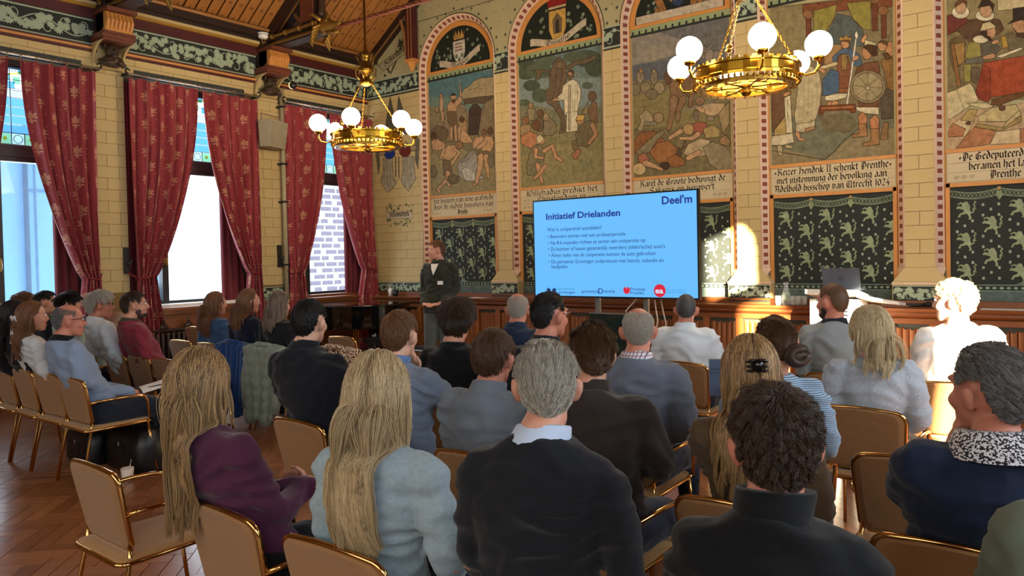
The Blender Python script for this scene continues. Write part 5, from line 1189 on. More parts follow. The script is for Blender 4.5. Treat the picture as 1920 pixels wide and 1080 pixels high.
def px_map(ox,oy,sc,lo,hi,zlo=2.71,zhi=4.64):
    def f(x,y,e):
        p=W(ox+x/sc,oy+y/sc,-.001); return (min(max(p.x,lo+.001),hi-.001),-.001-e,min(max(p.z,zlo),zhi))
    return f
MUR=[('mural of people raising a stone tomb, first niche from the corner',(795,130,4.32),'''
B 56767a 20,20 640,-20 640,420 20,420
B 6d8377 20,230 640,200 640,420 20,420
B 85785a 20,300 160,320 300,340 640,330 640,1100 20,1100
B 7b7053 20,440 200,470 420,560 640,560 640,700 20,640
B 8d825f 20,700 300,640 640,760 640,1100 20,1100
S 6b6148 4 40,330 150,345
S 6b6148 4 40,380 160,390
S 6b6148 3 60,420 150,432
P a08f6d 300,215 320,165 375,130 400,100 450,72 570,60 570,215 430,225 320,240
S 7d6c50 4 360,170 440,150 520,160
S 7d6c50 3 400,120 470,105
P 5f5140 320,240 430,225 570,212 570,262 480,280 420,270 330,285
P 857659 270,280 330,285 355,400 360,540 270,560 250,420
P 463a31 365,330 395,285 430,275 465,320 468,430 440,530 362,535
P 7e7056 470,320 500,270 572,225 575,560 440,540
P 857659 175,370 230,360 245,580 180,590 155,470
E 6a5b43 130,520 70,60
P b89878 132,210 150,205 160,260 158,340 128,345 126,260
L b2906e 150,345,12,155,420,10
E a5855f 140,215 14,20
E a08060 108,330 14,26
P b6916c 188,300 212,262 262,252 300,205 312,262 270,300 262,350 200,352
L b6916c 215,350,16,225,450,13,222,575,10
L b6916c 248,355,16,252,450,13,262,580,10
P 6e5c40 190,345 262,340 270,440 225,470 195,430
E b28f6c 240,225 22,30
P 4f3c28 218,215 240,188 262,212 256,205 225,205
P 5c452e 225,245 255,245 252,272 232,272
L b6916c 300,215,10,292,110,4
S 8a7c63 4 294,70 290,160
P a98763 285,420 310,380 345,430 350,500 300,510 280,470
E b28f6c 310,405 18,22
P 5b4530 292,395 310,376 328,395 322,430 296,430
P b6916c 280,510 330,490 385,560 400,590 340,600 300,590
L b6916c 290,470,12,285,570,9
P b6916c 60,580 105,560 170,600 175,640 120,660 70,650
E a8865f 82,545 24,32
P 57422d 60,535 84,505 108,535 100,575 86,560 66,575
P bb966f 150,660 200,615 260,615 290,670 235,720 205,740 150,720
E 8a6a48 288,615 30,32
L bb966f 250,650,16,290,670,14,225,770,11
L bb966f 165,650,14,140,720,12
P 75634a 155,735 210,735 235,830 200,860 160,860
L bb966f 205,840,20,185,900,15,110,975,12
L bb966f 195,830,18,200,930,12,215,945,10
L bb966f 110,965,10,135,1000,8
P 9a958a 270,790 300,730 420,660 440,760 430,830 500,880 420,905 340,905 290,870
P b3aea2 300,820 340,790 420,840 420,905 340,905
S 6a655a 3 340,790 420,840 430,780
S 6a655a 3 345,830 345,900
P 8c867a 380,660 430,650 350,740 300,760
P b6916c 395,600 420,550 470,540 500,560 460,640 400,640
E 7a5e40 488,510 20,26
P bb966f 470,600 500,540 555,545 572,600 545,670 470,660
L bb966f 500,590,18,435,640,13
E 5e4630 540,500 24,32
P 7d6848 440,660 525,660 520,720 480,740 440,730
L bb966f 465,700,26,455,800,20,425,930,13
L bb966f 505,700,22,515,790,17,525,880,11
L bb966f 420,930,11,400,935,8
E 74684f 75,830 35,50
E 6d614a 240,890 50,40
E 7a6f58 545,740 26,55'''),
('mural of a robed preacher under an oak, second niche from the corner',(965,80,3.724),'''
B 6b7a76 0,40 640,0 640,500 0,500
B 7f8a84 0,260 640,240 640,520 0,520
B 77755a 0,420 300,470 640,440 640,700 0,700
B 837b56 0,600 640,560 640,1100 0,1100
B 8c8159 0,800 300,700 640,760 640,1100 0,1100
e 4e5644 80,210 70,50
e 57604b 170,190 90,60
e 49523f 120,300 60,40
e 525b46 180,370 60,50
e 4e5644 500,110 110,60
e 47503d 560,170 70,70
e 57604b 420,100 80,40
e 4c5541 60,130 80,40
e 5a6350 230,120 80,40
e 59624d 510,300 40,25
e 566049 70,420 45,25
P 6b5a44 240,230 280,130 310,100 360,130 370,250 335,330 310,420 350,520 360,620 310,640 330,540 270,450 225,420 215,340 245,310
S 4c3f30 4 300,160 285,300 260,400
S 4c3f30 3 335,180 320,300 300,400
S 4c3f30 3 270,440 320,520 340,600
P 6b5a44 250,240 235,205 190,210 170,260 140,265 160,230 150,200 120,195 200,190 250,200
P 6b5a44 355,170 420,130 480,120 560,90 570,110 490,150 440,150 380,190
E 77664d 318,155 26,28
P cfc3a2 340,300 375,270 410,255 445,275 465,340 460,400 440,480 380,520 350,500 345,400 290,410 268,405 300,380 330,350
P d6cbaa 365,490 440,480 440,615 360,625
F 8e8162 375,290 440,290 440,610 365,615 6
P b7a987 378,300 392,300 388,610 376,610
E b88c6a 395,215 20,26
P 5c452f 375,205 395,190 415,205 415,245 405,225 395,205
P 7a5c3c 374,228 398,228 394,262 380,262
L b88c6a 300,390,10,268,405,7
S 8a7c5c 4 440,260 440,400
S 9a8c6c 4 425,235 425,215 440,208 452,220 448,236
P 8f8164 88,470 112,450 145,470 140,540 100,545
E 9a7c5c 115,440 16,22
P 6a5a44 150,530 190,510 205,560 195,620 155,620
E 6a5138 180,495 24,28
P 7f7256 205,540 240,520 290,560 300,620 260,650 205,650
E 9b8664 222,520 20,28
P 9c8360 40,590 80,560 115,580 110,650 45,660
E 8a6448 78,545 26,30
P b07a56 48,650 110,620 160,640 165,720 110,740 45,705
E 6c4c34 150,575 30,36
P 7d7556 115,740 150,710 190,720 215,760 205,830 165,850 140,930 90,925 85,860
L bc8e68 150,745,18,150,800,15,200,805,10
L bc8e68 205,760,16,265,720,17,290,800,14,330,825,12
L bc8e68 160,850,18,180,920,14,195,980,10
L bc8e68 215,860,16,175,915,13,140,950,10
E b88a66 190,680 24,32
P c8b98f 152,665 175,640 205,660 200,690 160,710
P 6f6347 425,640 470,560 530,540 560,590 560,680 510,730 440,720
L a87f5c 545,570,18,570,640,16,520,705,12
P 9a6a4e 400,780 440,740 470,750 440,810 415,815
P 7a6a4a 400,690 430,680 450,740 410,750
E a88058 460,540 30,34
P c2a052 428,540 445,505 490,505 485,540 450,545
P 7d6248 515,470 545,410 575,420 580,560 530,540
E 6e5740 545,375 30,36
P 8b7a55 470,500 515,410 515,500
S 5e6a4e 3 480,900 500,800 520,900
S 5e6a4e 3 500,900 540,810 545,910
S 5e6a4e 3 460,890 470,820 490,900
S 6a6040 3 290,850 350,900
S 5d553a 4 420,850 410,930'''),
('mural of a mounted battle with fallen warriors and horse, third niche',(1175,30,3.484),'''
B 6e6c69 10,20 720,-40 720,420 10,420
B 8a8276 10,140 200,90 380,160 300,260 10,330
B 938977 60,200 250,180 330,250 120,310
B 5f6266 10,330 300,290 720,300 720,420 10,430
B 7a7050 10,430 720,400 720,700 10,700
B 85794f 10,520 330,480 400,620 720,600 720,780 10,760
B 786d4a 10,740 720,700 720,1060 10,1060
S 6d6444 4 40,560 250,540
S 6d6444 4 30,600 150,590
E 8d7f64 90,400 26,40
E 7f7258 60,480 30,38
E 8b7d60 125,470 34,40
E 877a60 180,400 24,50
E 9a8a68 215,470 34,40
E 7a6d54 165,510 40,34
E a07a58 95,360 12,16
E a08a68 180,360 12,16
S 5a5140 3 70,330 110,440
S 5a5140 3 150,320 180,420
S 5a5140 3 200,330 250,440
S 5a5140 4 470,130 480,300
S 5a5140 4 520,110 540,260
S 5a5140 3 598,100 585,250
S 5a5140 3 550,70 545,160 560,200
E 87796a 505,240 26,44
E 8c7f6e 545,270 34,54
E 83776a 590,270 26,48
E 8a5b4c 445,265 30,50
E a8825f 428,205 14,20
P 5c5650 390,200 415,160 445,195 440,220 412,210
P 8d8474 420,300 560,185 566,195 430,312
P 86684a 250,380 285,330 330,340 400,400 410,480 380,560 330,560 290,520 275,430
P 7a5d42 330,400 450,380 470,470 420,540 370,500
P 6a4f38 245,400 270,335 300,350 290,440 260,450
L 8a6c4e 310,540,30,300,640,18,275,740,15
L 8a6c4e 370,540,24,340,620,16,335,680,14
L 84664a 430,500,18,415,590,12
P a08f6e 85,650 130,610 170,650 180,690 120,710 100,750 70,745 95,690
E 9a8260 210,665 34,34
P 847b66 115,690 190,690 200,715 120,718
P b49a76 480,590 560,570 640,570 650,620 560,660 510,640
L b8926c 500,620,18,450,590,11
S 7e766a 9 360,625 565,565
E 8a6a4c 480,555 30,30
P 9a8560 600,640 670,560 675,700 630,770
E 7a6c58 455,650 20,34
E 8a7a64 550,670 26,18
L b8926c 360,750,16,280,800,12
P 9a5c46 400,720 470,690 530,700 510,760 450,800 440,760
E b08f60 405,740 36,38
L b8926c 470,770,18,430,800,14,350,800,10
P a08c58 500,740 560,710 610,740 610,790 520,800
P 8a5d38 35,820 90,760 180,750 240,800 260,830 220,900 150,900 90,900 40,900
P 9a6a40 150,890 200,830 280,815 330,860 340,920 290,960 200,960
P 8f6038 270,930 320,900 385,940 380,975 310,990 265,975
E 4a3a2c 250,980 34,26
E 5a4a3a 345,890 16,30
P 85785c 60,890 180,780 240,745 250,770 200,810 160,880 100,920
P a86a50 75,920 110,890 150,930 140,975 90,975
E c2a878 85,1000 44,40
L b8926c 120,960,22,180,980,15,235,1005,10
P 9a7c58 600,810 650,775 680,820 670,850 620,840
P b09c78 370,900 400,840 480,800 540,810 560,860 520,910 430,930
L b8926c 480,890,18,400,930,16
P 8e8062 500,860 560,820 640,850 685,900 690,1000 610,1010 545,970
F 6e6046 510,850 650,830 690,1000 560,980 6
P 6f5a44 360,870 385,810 400,850'''),
('mural of a crowned emperor handing over a charter, fourth niche',(1435,0,3.482),'''
B 7f7253 0,40 900,-60 900,800 0,800
B 8a7c58 0,60 300,40 300,760 0,780
B 73715a 0,780 900,700 900,1100 0,1100
B 8b7d5c 0,960 400,1040 620,840 900,830 900,1100 0,1100
B 70664a 350,755 560,745 600,820 540,870 380,860
P 7a4a30 245,30 860,-40 860,40 245,90
P 6b3f2a 265,90 300,88 300,250 268,250
E 8a6440 280,95 34,30
P 6b3f2a 695,20 735,15 735,200 700,205
P 6b3f2a 755,60 790,58 792,250 760,255
E 8a6440 712,-5 36,30
E 8a6440 770,70 34,30
P 8d8340 315,70 470,30 450,120 360,260 320,250
F 6a6230 330,70 460,40 380,240 325,250 5
P 8d8340 530,20 690,5 690,200 640,190 570,120
F 6a6230 545,25 680,10 685,200 590,150 5
P 585f5a 470,90 560,110 640,200 640,300 380,330 385,260
F 444a48 470,95 500,95 630,290 390,310 8
P 9b7b52 380,290 500,290 500,420 380,420
P 6a452c 345,240 385,240 385,420 345,440
P 4f6070 440,370 500,320 560,315 620,360 640,440 580,430 540,350 470,420 440,400
P 7a4e34 470,380 500,350 540,370 560,440 560,600 480,610 470,480
P 8f7440 495,360 525,350 540,400 530,460 500,460
P 4a6074 375,520 430,450 480,470 485,600 440,620 375,625
F 35475a 390,500 470,480 475,610 380,615 5
P c8bd9c 390,630 470,610 535,610 530,640 440,660 390,655
P 8a5a36 480,580 560,575 560,600 480,610
E bb8a62 523,285 28,34
P a0803c 480,265 490,235 510,250 530,230 545,250 565,235 560,270
P 6f4a2e 495,270 510,262 550,262 556,300 540,275
L c2b184 365,445,12,465,415,12
L b8895f 385,470,14,355,450,9
L b8895f 430,680,22,410,685,14
L b8895f 460,675,24,440,690,14
P 7a4526 355,690 590,680 590,735 560,740 550,720 385,725 375,750 352,750
S c39a5e 4 370,708 580,698
S d0c8b4 9 595,240 535,680
P d4cdb8 582,230 595,200 610,230 598,265
L b88a62 600,375,16,575,390,12
P b2a47f 200,470 300,430 350,470 370,560 360,680 330,790 200,830 190,760 215,560
F 8a7c5a 215,470 350,480 335,790 205,820 8
P bcae8a 200,810 290,800 330,780 320,840 250,865 200,860
L b0855f 210,870,16,225,910,12,260,912,8
L a87e5a 270,850,12,320,835,9
P 6e5238 30,600 130,580 170,600 130,760 50,860 30,740
P c9bd9a 125,640 165,620 180,870 135,870
P a88f58 60,850 130,760 140,880 60,900
P c9bd9a 45,890 180,870 190,930 110,950 40,950
S 4a3a28 4 148,650 148,690
S 4a3a28 4 148,730 148,770
L b0a078 95,960,18,100,1005,16
L b0a078 140,955,14,175,962,9
L b8895f 130,620,14,160,605,9
P 8a6a3c 755,400 800,370 860,330 860,590 800,580 780,480
F 6a5030 770,410 850,380 855,580 800,570 5
P 5a5040 750,570 860,590 860,770 760,780
F 423a30 760,580 850,600 850,770 765,770 6
E ad825c 820,320 36,50
P 5a4228 765,350 800,345 830,380 790,395
E ad825c 765,300 30,36
P 5c4228 735,285 765,262 800,275 800,300 760,280
L b8895f 640,270,16,655,235,12
P c2b488 650,260 720,280 740,330 690,350 650,330
P 6e4a30 600,440 660,410 740,400 750,470 720,560 640,680 600,640 580,520
P 6e4a30 600,640 745,640 740,710 620,710
E b08258 665,345 32,46
P 4d3522 638,310 670,290 730,300 735,365 700,370 670,330
P c9bd9a 590,700 740,700 745,750 640,740 600,720
L b07a50 635,760,30,640,830,24
L b07a50 715,780,32,715,850,26
P 9a7248 610,810 660,805 670,890 570,900 565,880 615,870
P 9a7248 690,840 745,840 745,945 640,955 640,935 690,920
P 8a6a44 775,800 805,800 800,910 755,915 755,890
E 8a7c5c 670,568 118,108
E 998a66 670,568 100,92
S 6a5c40 4 670,568 600,490
S 6a5c40 4 670,568 670,470
S 6a5c40 4 670,568 745,500
S 6a5c40 4 670,568 770,575
S 6a5c40 4 670,568 735,640
S 6a5c40 4 670,568 660,660
S 6a5c40 4 670,568 590,630
S 6a5c40 4 670,568 570,560
E a39470 670,575 16,16
S 4a3a26 4 30,985 200,1010 395,1042 470,970 500,930 610,840'''),
('mural of gentlemen at a red covered table with books, fifth niche',(1765,0,3.724),'''
B 8c7d55 0,-40 800,-40 800,700 0,700
B 7d6f4c 0,250 800,200 800,700 0,700
B b59a74 0,800 800,680 800,1100 0,1100
P c8b48a 30,900 130,830 250,810 170,950 30,960
P a87450 170,950 240,880 400,920 330,1010 100,1040
P c8b48a 340,1010 380,920 550,900 550,1000
P a87450 550,900 700,880 700,1000 550,1000
P a87450 30,920 80,860 170,900 150,950 30,960
P c2b082 390,-20 700,-40 700,50 395,75
P 6f3a2e 40,110 120,90 190,140 200,200 100,220 40,250
E d2c6a4 135,85 62,46
E b8916c 135,50 38,50
P 6a4a30 95,30 130,-10 180,10 178,40 150,15 100,50
P 5d4630 105,210 200,140 330,120 410,140 440,210 300,300 190,290
E d2c6a4 305,110 68,38
E b8916c 312,72 44,52
P 3f2e22 255,60 280,5 330,-5 372,35 360,80 340,40 280,50
P 6a5a38 60,280 150,240 170,300 150,430 90,500 60,400
P 8a6238 65,300 90,300 140,600 110,610
P a07c48 90,310 165,295 160,430 120,460
P 8d8445 165,400 190,300 260,280 300,330 290,400 200,420
P 6c675a 165,420 290,390 300,440 200,445 165,440
P 5f5848 270,290 360,280 420,340 360,400 280,400
E cfc29e 275,275 55,28
E b58a64 340,225 42,48
P c2b184 270,220 290,165 340,150 385,190 330,205
P 463424 270,225 320,215 320,250 345,260 350,290 300,260
L b58a64 365,390,18,300,405,14
L b58a64 390,290,16,360,300,12
P 8d8445 155,450 210,450 205,570 160,575
P 6a5844 210,470 270,470 245,590 210,570
P 6f6448 440,250 520,220 640,220 640,340 470,350
P a8883c 415,260 450,250 470,330 430,340
E b58a64 540,190 46,60
P 4a3626 500,190 530,230 580,230 577,170 600,270 530,260
P 3a3128 460,170 500,140 500,60 577,50 640,60 640,130 560,140
P a04c2e 290,440 577,390 800,360 800,640 577,650 345,680 330,715 270,700 240,650
F 7a3620 310,440 560,400 560,640 330,690 6
P 8a4028 240,650 290,450 345,480 345,690 300,710
P cfc4a0 380,395 560,330 570,345 420,405
P c6b78a 35,650 105,625 200,580 225,610 260,700 60,835 35,820
S 6a5a3c 3 105,625 160,760
F 8a7a58 50,660 95,640 140,760 70,800 6
F 8a7a58 120,640 190,600 240,700 165,740 6
P c6b78a 180,720 320,720 370,745 300,760 210,740
P a8915a 135,840 195,760 255,765 220,850
P b8a674 260,810 360,750 520,730 545,770 455,850 255,850
P 9a8452 250,860 420,890 560,810 560,850 420,915 240,890
P b8a674 455,850 545,770 560,800 430,900
S 6a5430 4 320,820 318,855
E 6a4a34 425,755 24,20
E 6a4a34 190,862 18,12
P 6a4a2c 350,700 480,660 577,640 577,670 400,740 350,730'''),]
for (lab,(ox,oy,sc),txt),(a,b) in zip(MUR,NIC):
    pt=Paint(px_map(ox,oy,sc,a+.02,b-.02)); pt.run(txt)
    t=pt.build('mural',None); t['label']=lab; t['category']='mural'; t['group']='wall paintings in the niches'; t.location=(0,-.003,0)
# ---------------------------------------------------------------- blackletter captions
GL={'a':(.62,'.12,.8 .3,1 .5,.85 .5,.1 .6,.02;.5,.55 .2,.45 .12,.2 .25,.02 .5,.2'),'b':(.62,'.15,1.5 .15,.1 .3,0 .5,.2 .5,.75 .35,.95 .15,.8'),'c':(.5,'.45,.85 .3,1 .14,.8 .14,.2 .3,0 .46,.15'),
'd':(.62,'.2,1.5 .35,1.25 .5,.9 .5,.2 .3,0 .14,.2 .14,.75 .3,.95 .5,.75'),'e':(.52,'.14,.5 .44,.7 .44,.85 .3,1 .14,.8 .14,.2 .3,0 .48,.15'),'f':(.42,'.45,1.4 .3,1.5 .2,1.35 .2,0;.05,.95 .42,.95'),
'g':(.62,'.5,.85 .3,1 .14,.8 .14,.25 .3,.1 .5,.25;.5,1 .5,-.2 .3,-.4 .1,-.3'),'h':(.64,'.15,1.5 .15,0;.15,.8 .35,1 .5,.85 .5,.1 .38,-.3'),'i':(.3,'.06,.9 .15,1 .15,.1 .25,0;.13,1.35 .2,1.42'),'j':(.3,'.15,1 .15,-.2 .02,-.35;.13,1.35 .2,1.42'),
'k':(.6,'.15,1.5 .15,0;.15,.5 .4,.95 .48,.75 .2,.5 .5,0'),'l':(.32,'.15,1.5 .15,.1 .26,0'),'m':(.95,'.06,.9 .15,1 .15,0;.15,.82 .38,1 .47,.85 .47,0;.47,.82 .7,1 .8,.85 .8,.1 .9,0'),'n':(.64,'.06,.9 .15,1 .15,0;.15,.82 .38,1 .5,.85 .5,.1 .6,0'),
'o':(.6,'.3,1 .13,.8 .13,.2 .3,0 .48,.2 .48,.8 .3,1'),'p':(.62,'.06,.95 .15,1 .15,-.45;.15,.8 .35,1 .5,.8 .5,.2 .32,0 .15,.15'),'r':(.46,'.06,.9 .15,1 .15,0;.15,.8 .3,1 .44,.85'),'s':(.5,'.44,.88 .3,1 .14,.8 .18,.6 .42,.42 .44,.2 .28,0 .1,.12'),
't':(.42,'.2,1.3 .2,.15 .32,0 .42,.1;.04,.95 .4,.95'),'u':(.64,'.06,.9 .15,1 .15,.2 .3,0 .5,.25;.5,1 .5,.1 .6,0'),'v':(.6,'.06,1.05 .15,.95 .15,.2 .3,0 .48,.25 .48,.8 .36,1'),'w':(.92,'.06,1.05 .15,.95 .15,.2 .28,0 .45,.2;.45,1 .45,.2 .6,0 .78,.25 .78,.8 .66,1'),'z':(.5,'.08,.95 .44,.95 .1,.05 .46,.05'),'ö':(.6,'.3,1 .13,.8 .13,.2 .3,0 .48,.2 .48,.8 .3,1'),
'D':(.95,'.1,1.3 .5,1.45 .8,1.15 .82,.4 .55,0 .15,.05;.35,1.3 .22,.7 .35,.1;.5,1.2 .5,.25'),'W':(1.2,'.1,1.3 .22,1.45 .18,.3 .4,0 .6,.2;.6,1.4 .6,.2 .8,0 1.05,.3 1.05,1.1 .85,1.4;.35,1.2 .35,.3'),'C':(.8,'.7,1.2 .5,1.45 .2,1.1 .15,.4 .4,0 .72,.2;.42,1.25 .42,.2'),
'K':(.95,'.1,1.35 .3,1.45 .28,0 .1,.1;.28,.7 .65,1.4 .8,1.2;.4,.8 .6,.7 .82,0'),'G':(.95,'.75,1.2 .5,1.45 .2,1.1 .15,.4 .4,0 .75,.15 .78,.7 .5,.7;.42,1.25 .42,.2'),'S':(.75,'.65,1.2 .4,1.45 .12,1.15 .2,.85 .6,.6 .62,.25 .35,0 .08,.2'),'H':(.95,'.1,1.3 .3,1.45 .26,0 .1,.1;.26,.75 .6,1 .8,.7 .75,-.1 .55,-.3;.6,1.45 .4,1.3'),
'U':(1.0,'.7,1.4 .3,1.4 .12,1.0 .15,.3 .4,0 .78,.2;.78,1.4 .78,.1 .92,0;.42,1.2 .42,.25'),'A':(.95,'.1,.1 .3,.2 .35,1.2 .15,1.4 .55,1.45 .75,1.2 .75,.1 .88,0;.35,.65 .75,.65'),'J':(.6,'.15,1.35 .45,1.4 .42,.2 .2,-.1 .05,.1;.25,1.1 .25,.5'),'M':(1.2,'.1,.1 .2,1.3 .4,1.4 .45,.1;.45,1.2 .7,1.4 .75,.1;.75,1.2 1.0,1.4 1.05,.1 1.15,0'),'I':(.42,'.08,1.35 .3,1.4 .25,.05 .4,0'),
'1':(.4,'.08,1.1 .22,1.35 .22,0'),'0':(.62,'.3,1.3 .12,1 .12,.3 .3,0 .5,.3 .5,1 .3,1.3'),'2':(.6,'.1,1.05 .3,1.35 .5,1.05 .1,.05 .52,.05'),'4':(.62,'.42,1.35 .1,.5 .55,.5;.4,.8 .4,-.1'),'·':(.34,'.15,.45 .2,.55'),' ':(.4,''),'+':(.5,'.1,.5 .4,.5;.25,.75 .25,.25')}
def glyph_len(t): return sum(GL[c][0] for c in t)
def blackletter(pt,text,x0,x1,zb,h,col='2a1d18',nib=.27,slope=None,mapf=None):
    L_=glyph_len(text); sx=(x1-x0)/L_; sz=h/1.0; x=0.; cl=srgb(col); cs,sn=math.cos(R(42)),math.sin(R(42))
    for ch in text:
        adv,st=GL[ch]
        for sk in st.split(';'):
            if not sk: continue
            P_=[tuple(float(q) for q in p.split(',')) for p in sk.split()]
            for a,b in zip(P_,P_[1:]):
                pt.k+=1; e=.0012+(pt.k%7)*.00003; o=len(pt.v); n_=nib/2
                for px,pz,s_ in ((a[0],a[1],-1),(a[0],a[1],1),(b[0],b[1],1),(b[0],b[1],-1)):
                    X=x0+(x+px)*sx+s_*n_*cs*sz; Zz=zb+(pz+s_*n_*sn)*sz
                    pt.v.append(pt.f(X,Zz,e) if mapf is None else mapf(X,Zz,e)); pt.c.append(cl)
                pt.fc.append((o,o+1,o+2,o+3))
        x+=adv
wallf=lambda x,z,e:(x,-.004-e,z)
CAP=[(['·het·bouwen·van·eene·grafstede·','·door·de·oudste·bewoners·van·','·Drenthe·'],(0,0,.38)),(['·Willehadus·predikt·het·','Christendom·in',''],(.02,.18,.3)),(['·Karel·de·Groote·bedwingt·de·','·Saksers·en·verovert·',''],(.02,.12,.3)),(['+Keizer·Hendrik·II·schenkt·Drenthe+','met·instemming·der·bevolking·aan·','Adelbold·bisschop·van·Utrecht·1024·'],(0,.02,0)),(['+De·Gedeputeerden·van·','·beramen·het·landrecht','Drenthe·in·het·jaar'],(.05,.1,.25))]
M_parch=mat('cream_caption_ground','c9b995',.75,var=.08,scale=10)
CAP[4]=(['+De·Gedeputeerden·van·','·beramen·het·landrecht·','Drenthe·'],(.05,.1,.25))
for i,((lines,ins),(a,b)) in enumerate(zip(CAP,NIC)):
    pn=thing('caption_panel','cream caption panel in blackletter, %s'%('about building a burial place','naming the preacher, behind the screen','about the battle, above the screen corner','about the charter of 1024','about the deputies')[i],'caption panel',(0,0,0),group='mural captions')
    MB().box(a+.01,b-.01,-.006,-.001,2.352,2.675).build('panel',M_parch,pn)
    pt=Paint(lambda x,z,e:(x,-.006-e,z))
    for k,(ln,q) in enumerate(zip(lines,ins)):
        zb=2.585-k*.101
        if ln: blackletter(pt,ln,a+.045+q*(b-a),(b-.045-q*(b-a)) if i!=4 else a+.045+q*(b-a)+glyph_len(ln)*.066,zb,.055)
        pt.stroke([(a+.02,zb-.022),(b-.02,zb-.022)],.003,col='8a7a58')
    for k,(ln,q) in enumerate(zip(lines,ins)):
        if q>.15:     # scroll flourishes
            for s_,x in ((-1,a+.10),(1,b-.10)):
                if i==4 and s_>0: continue
                for r_ in range(3):
                    cx=x-s_*r_*.07; zb=2.61-k*.101; pt.stroke([(cx+.028*(1-t/16)*math.cos(t*.8),zb+.022*(1-t/16)*math.sin(t*.8)) for t in range(14)],.004,col='7d6a48')
    pt.build('lettering',pn)
# ---------------------------------------------------------------- lunettes with arms
for i,(a,b) in enumerate(NIC[:5]):
    c=(a+b)/2; r=(b-a)/2-.07
    lu=thing('lunette_painting','painted lunette with a coat of arms %s'%('and Meppel ribbon','and Drenthe ribbon','and motto ribbon','above the emperor mural','above the deputies mural')[i],'lunette',(0,0,0),group='lunettes over the murals')
    pt=Paint(wallf); n=30
    pt.poly('23271f',[(c-r*math.cos(PI*k/n),ZS+r*math.sin(PI*k/n)) for k in range(n+1)],False)
    rg=random.Random(i+9)
    for k in range(46):
        an=rg.uniform(.1,PI-.1); q=r*rg.uniform(.35,.93); x,z=c-q*math.cos(an),ZS+q*math.sin(an)
        if abs(x-c)<.17 and z>ZS+.1: continue
        s_=rg.uniform(.04,.065); ro=rg.uniform(0,6); pt.poly(rg.choice(('75806a','646f58','869078')),[(x+p[0]*s_*math.cos(ro)-p[1]*s_*math.sin(ro),z+p[0]*s_*math.sin(ro)+p[1]*s_*math.cos(ro)) for p in LEAF],False)
    if i==0:
        sh=[(c-.13,ZS+.42),(c+.13,ZS+.42),(c+.13,ZS+.22),(c+.08,ZS+.10),(c,ZS+.05),(c-.08,ZS+.10),(c-.13,ZS+.22)]; pt.lw=.006; pt.poly('c3beb0',sh)
        for k in range(3): pt.poly('8a6a50',[(c-.09,ZS+.38-k*.05),(c+.07,ZS+.38-k*.05),(c+.07,ZS+.355-k*.05),(c-.09,ZS+.355-k*.05)],False)
        for x in (-.06,.06,0): pt.ell('5d7058',c+x,ZS+.17-(.06 if x==0 else 0),.03,.035,False)
        pt.poly('b08a4a',[(c-.11,ZS+.44),(c+.11,ZS+.44)]+[(c+.13-.0325*k,ZS+(.60 if k%2==0 else .50)) for k in range(9)])
    elif i==1:
        sh=[(c-.15,ZS+.50),(c+.15,ZS+.50),(c+.15,ZS+.22),(c+.09,ZS+.08),(c,ZS+.04),(c-.09,ZS+.08),(c-.15,ZS+.22)]; pt.lw=.006; pt.poly('c09a4c',sh)
        pt.poly('6f6048',[(c-.07,ZS+.16),(c+.07,ZS+.16),(c+.08,ZS+.36),(c,ZS+.45),(c-.08,ZS+.36)]); pt.poly('3a3430',[(c-.03,ZS+.16),(c+.03,ZS+.16),(c+.03,ZS+.33),(c,ZS+.37),(c-.03,ZS+.33)])
        pt.poly('8a2420',[(c-.16,ZS+.54),(c+.16,ZS+.54),(c+.18,ZS+.66),(c,ZS+.69),(c-.18,ZS+.66)]); pt.poly('b9a57a',[(c-.16,ZS+.52),(c+.16,ZS+.52),(c+.16,ZS+.56),(c-.16,ZS+.56)])
    else:
        pt.lw=.006; pt.poly('2f3d58',[(c-.15,ZS+.50),(c+.15,ZS+.50),(c+.15,ZS+.25),(c,ZS+.12),(c-.15,ZS+.25)])
        for k in range(7): pt.poly('c9963c',[(c-.11+.05*(k%4)+dx,ZS+.22+.08*(k//2)%.3+dz) for dx,dz in ((0,0),(.025,0),(.025,.035),(0,.035))],False)
        for s_ in (-1,1):   # standing supporters
            for q in ((.22,.12,.055,.30,.34,.05),(.30,.34,.05,.24,.48,.045),(.30,.30,.03,.18,.36,.02),(.24,.14,.03,.20,.06,.025),(.30,.16,.03,.34,.06,.025)): pt.limb('9a6a3c',*[v_ if k%3==2 else (c+s_*v_ if k%3==0 else ZS+v_) for k,v_ in enumerate(q)])
    word=('Meppel','Drenthe','Je maintiendrai','','')[i]
    if word:
        w=(.44,.50,.62)[i]; n=20
        cur=lambda x:(ZS+.10-.07*math.cos((x-c)/w*PI*.9)+.06*((x-c)/w)) if i<2 else ZS+.06
        up=[(c-w+2*w*k/n,cur(c-w+2*w*k/n)+.055) for k in range(n+1)]; lo=[(x,z-.11) for x,z in up]
        pt.lw=.005; pt.poly('bdb098',up+lo[::-1])
        wt=w*(.42 if i<2 else .80)
        blackletter(pt,word,c-wt,c+wt,0,.05 if i<2 else .06,mapf=lambda x,z,e:(x,-.008-e,z+cur(x)-.03),nib=.28)
    pt.build('painting',lu)
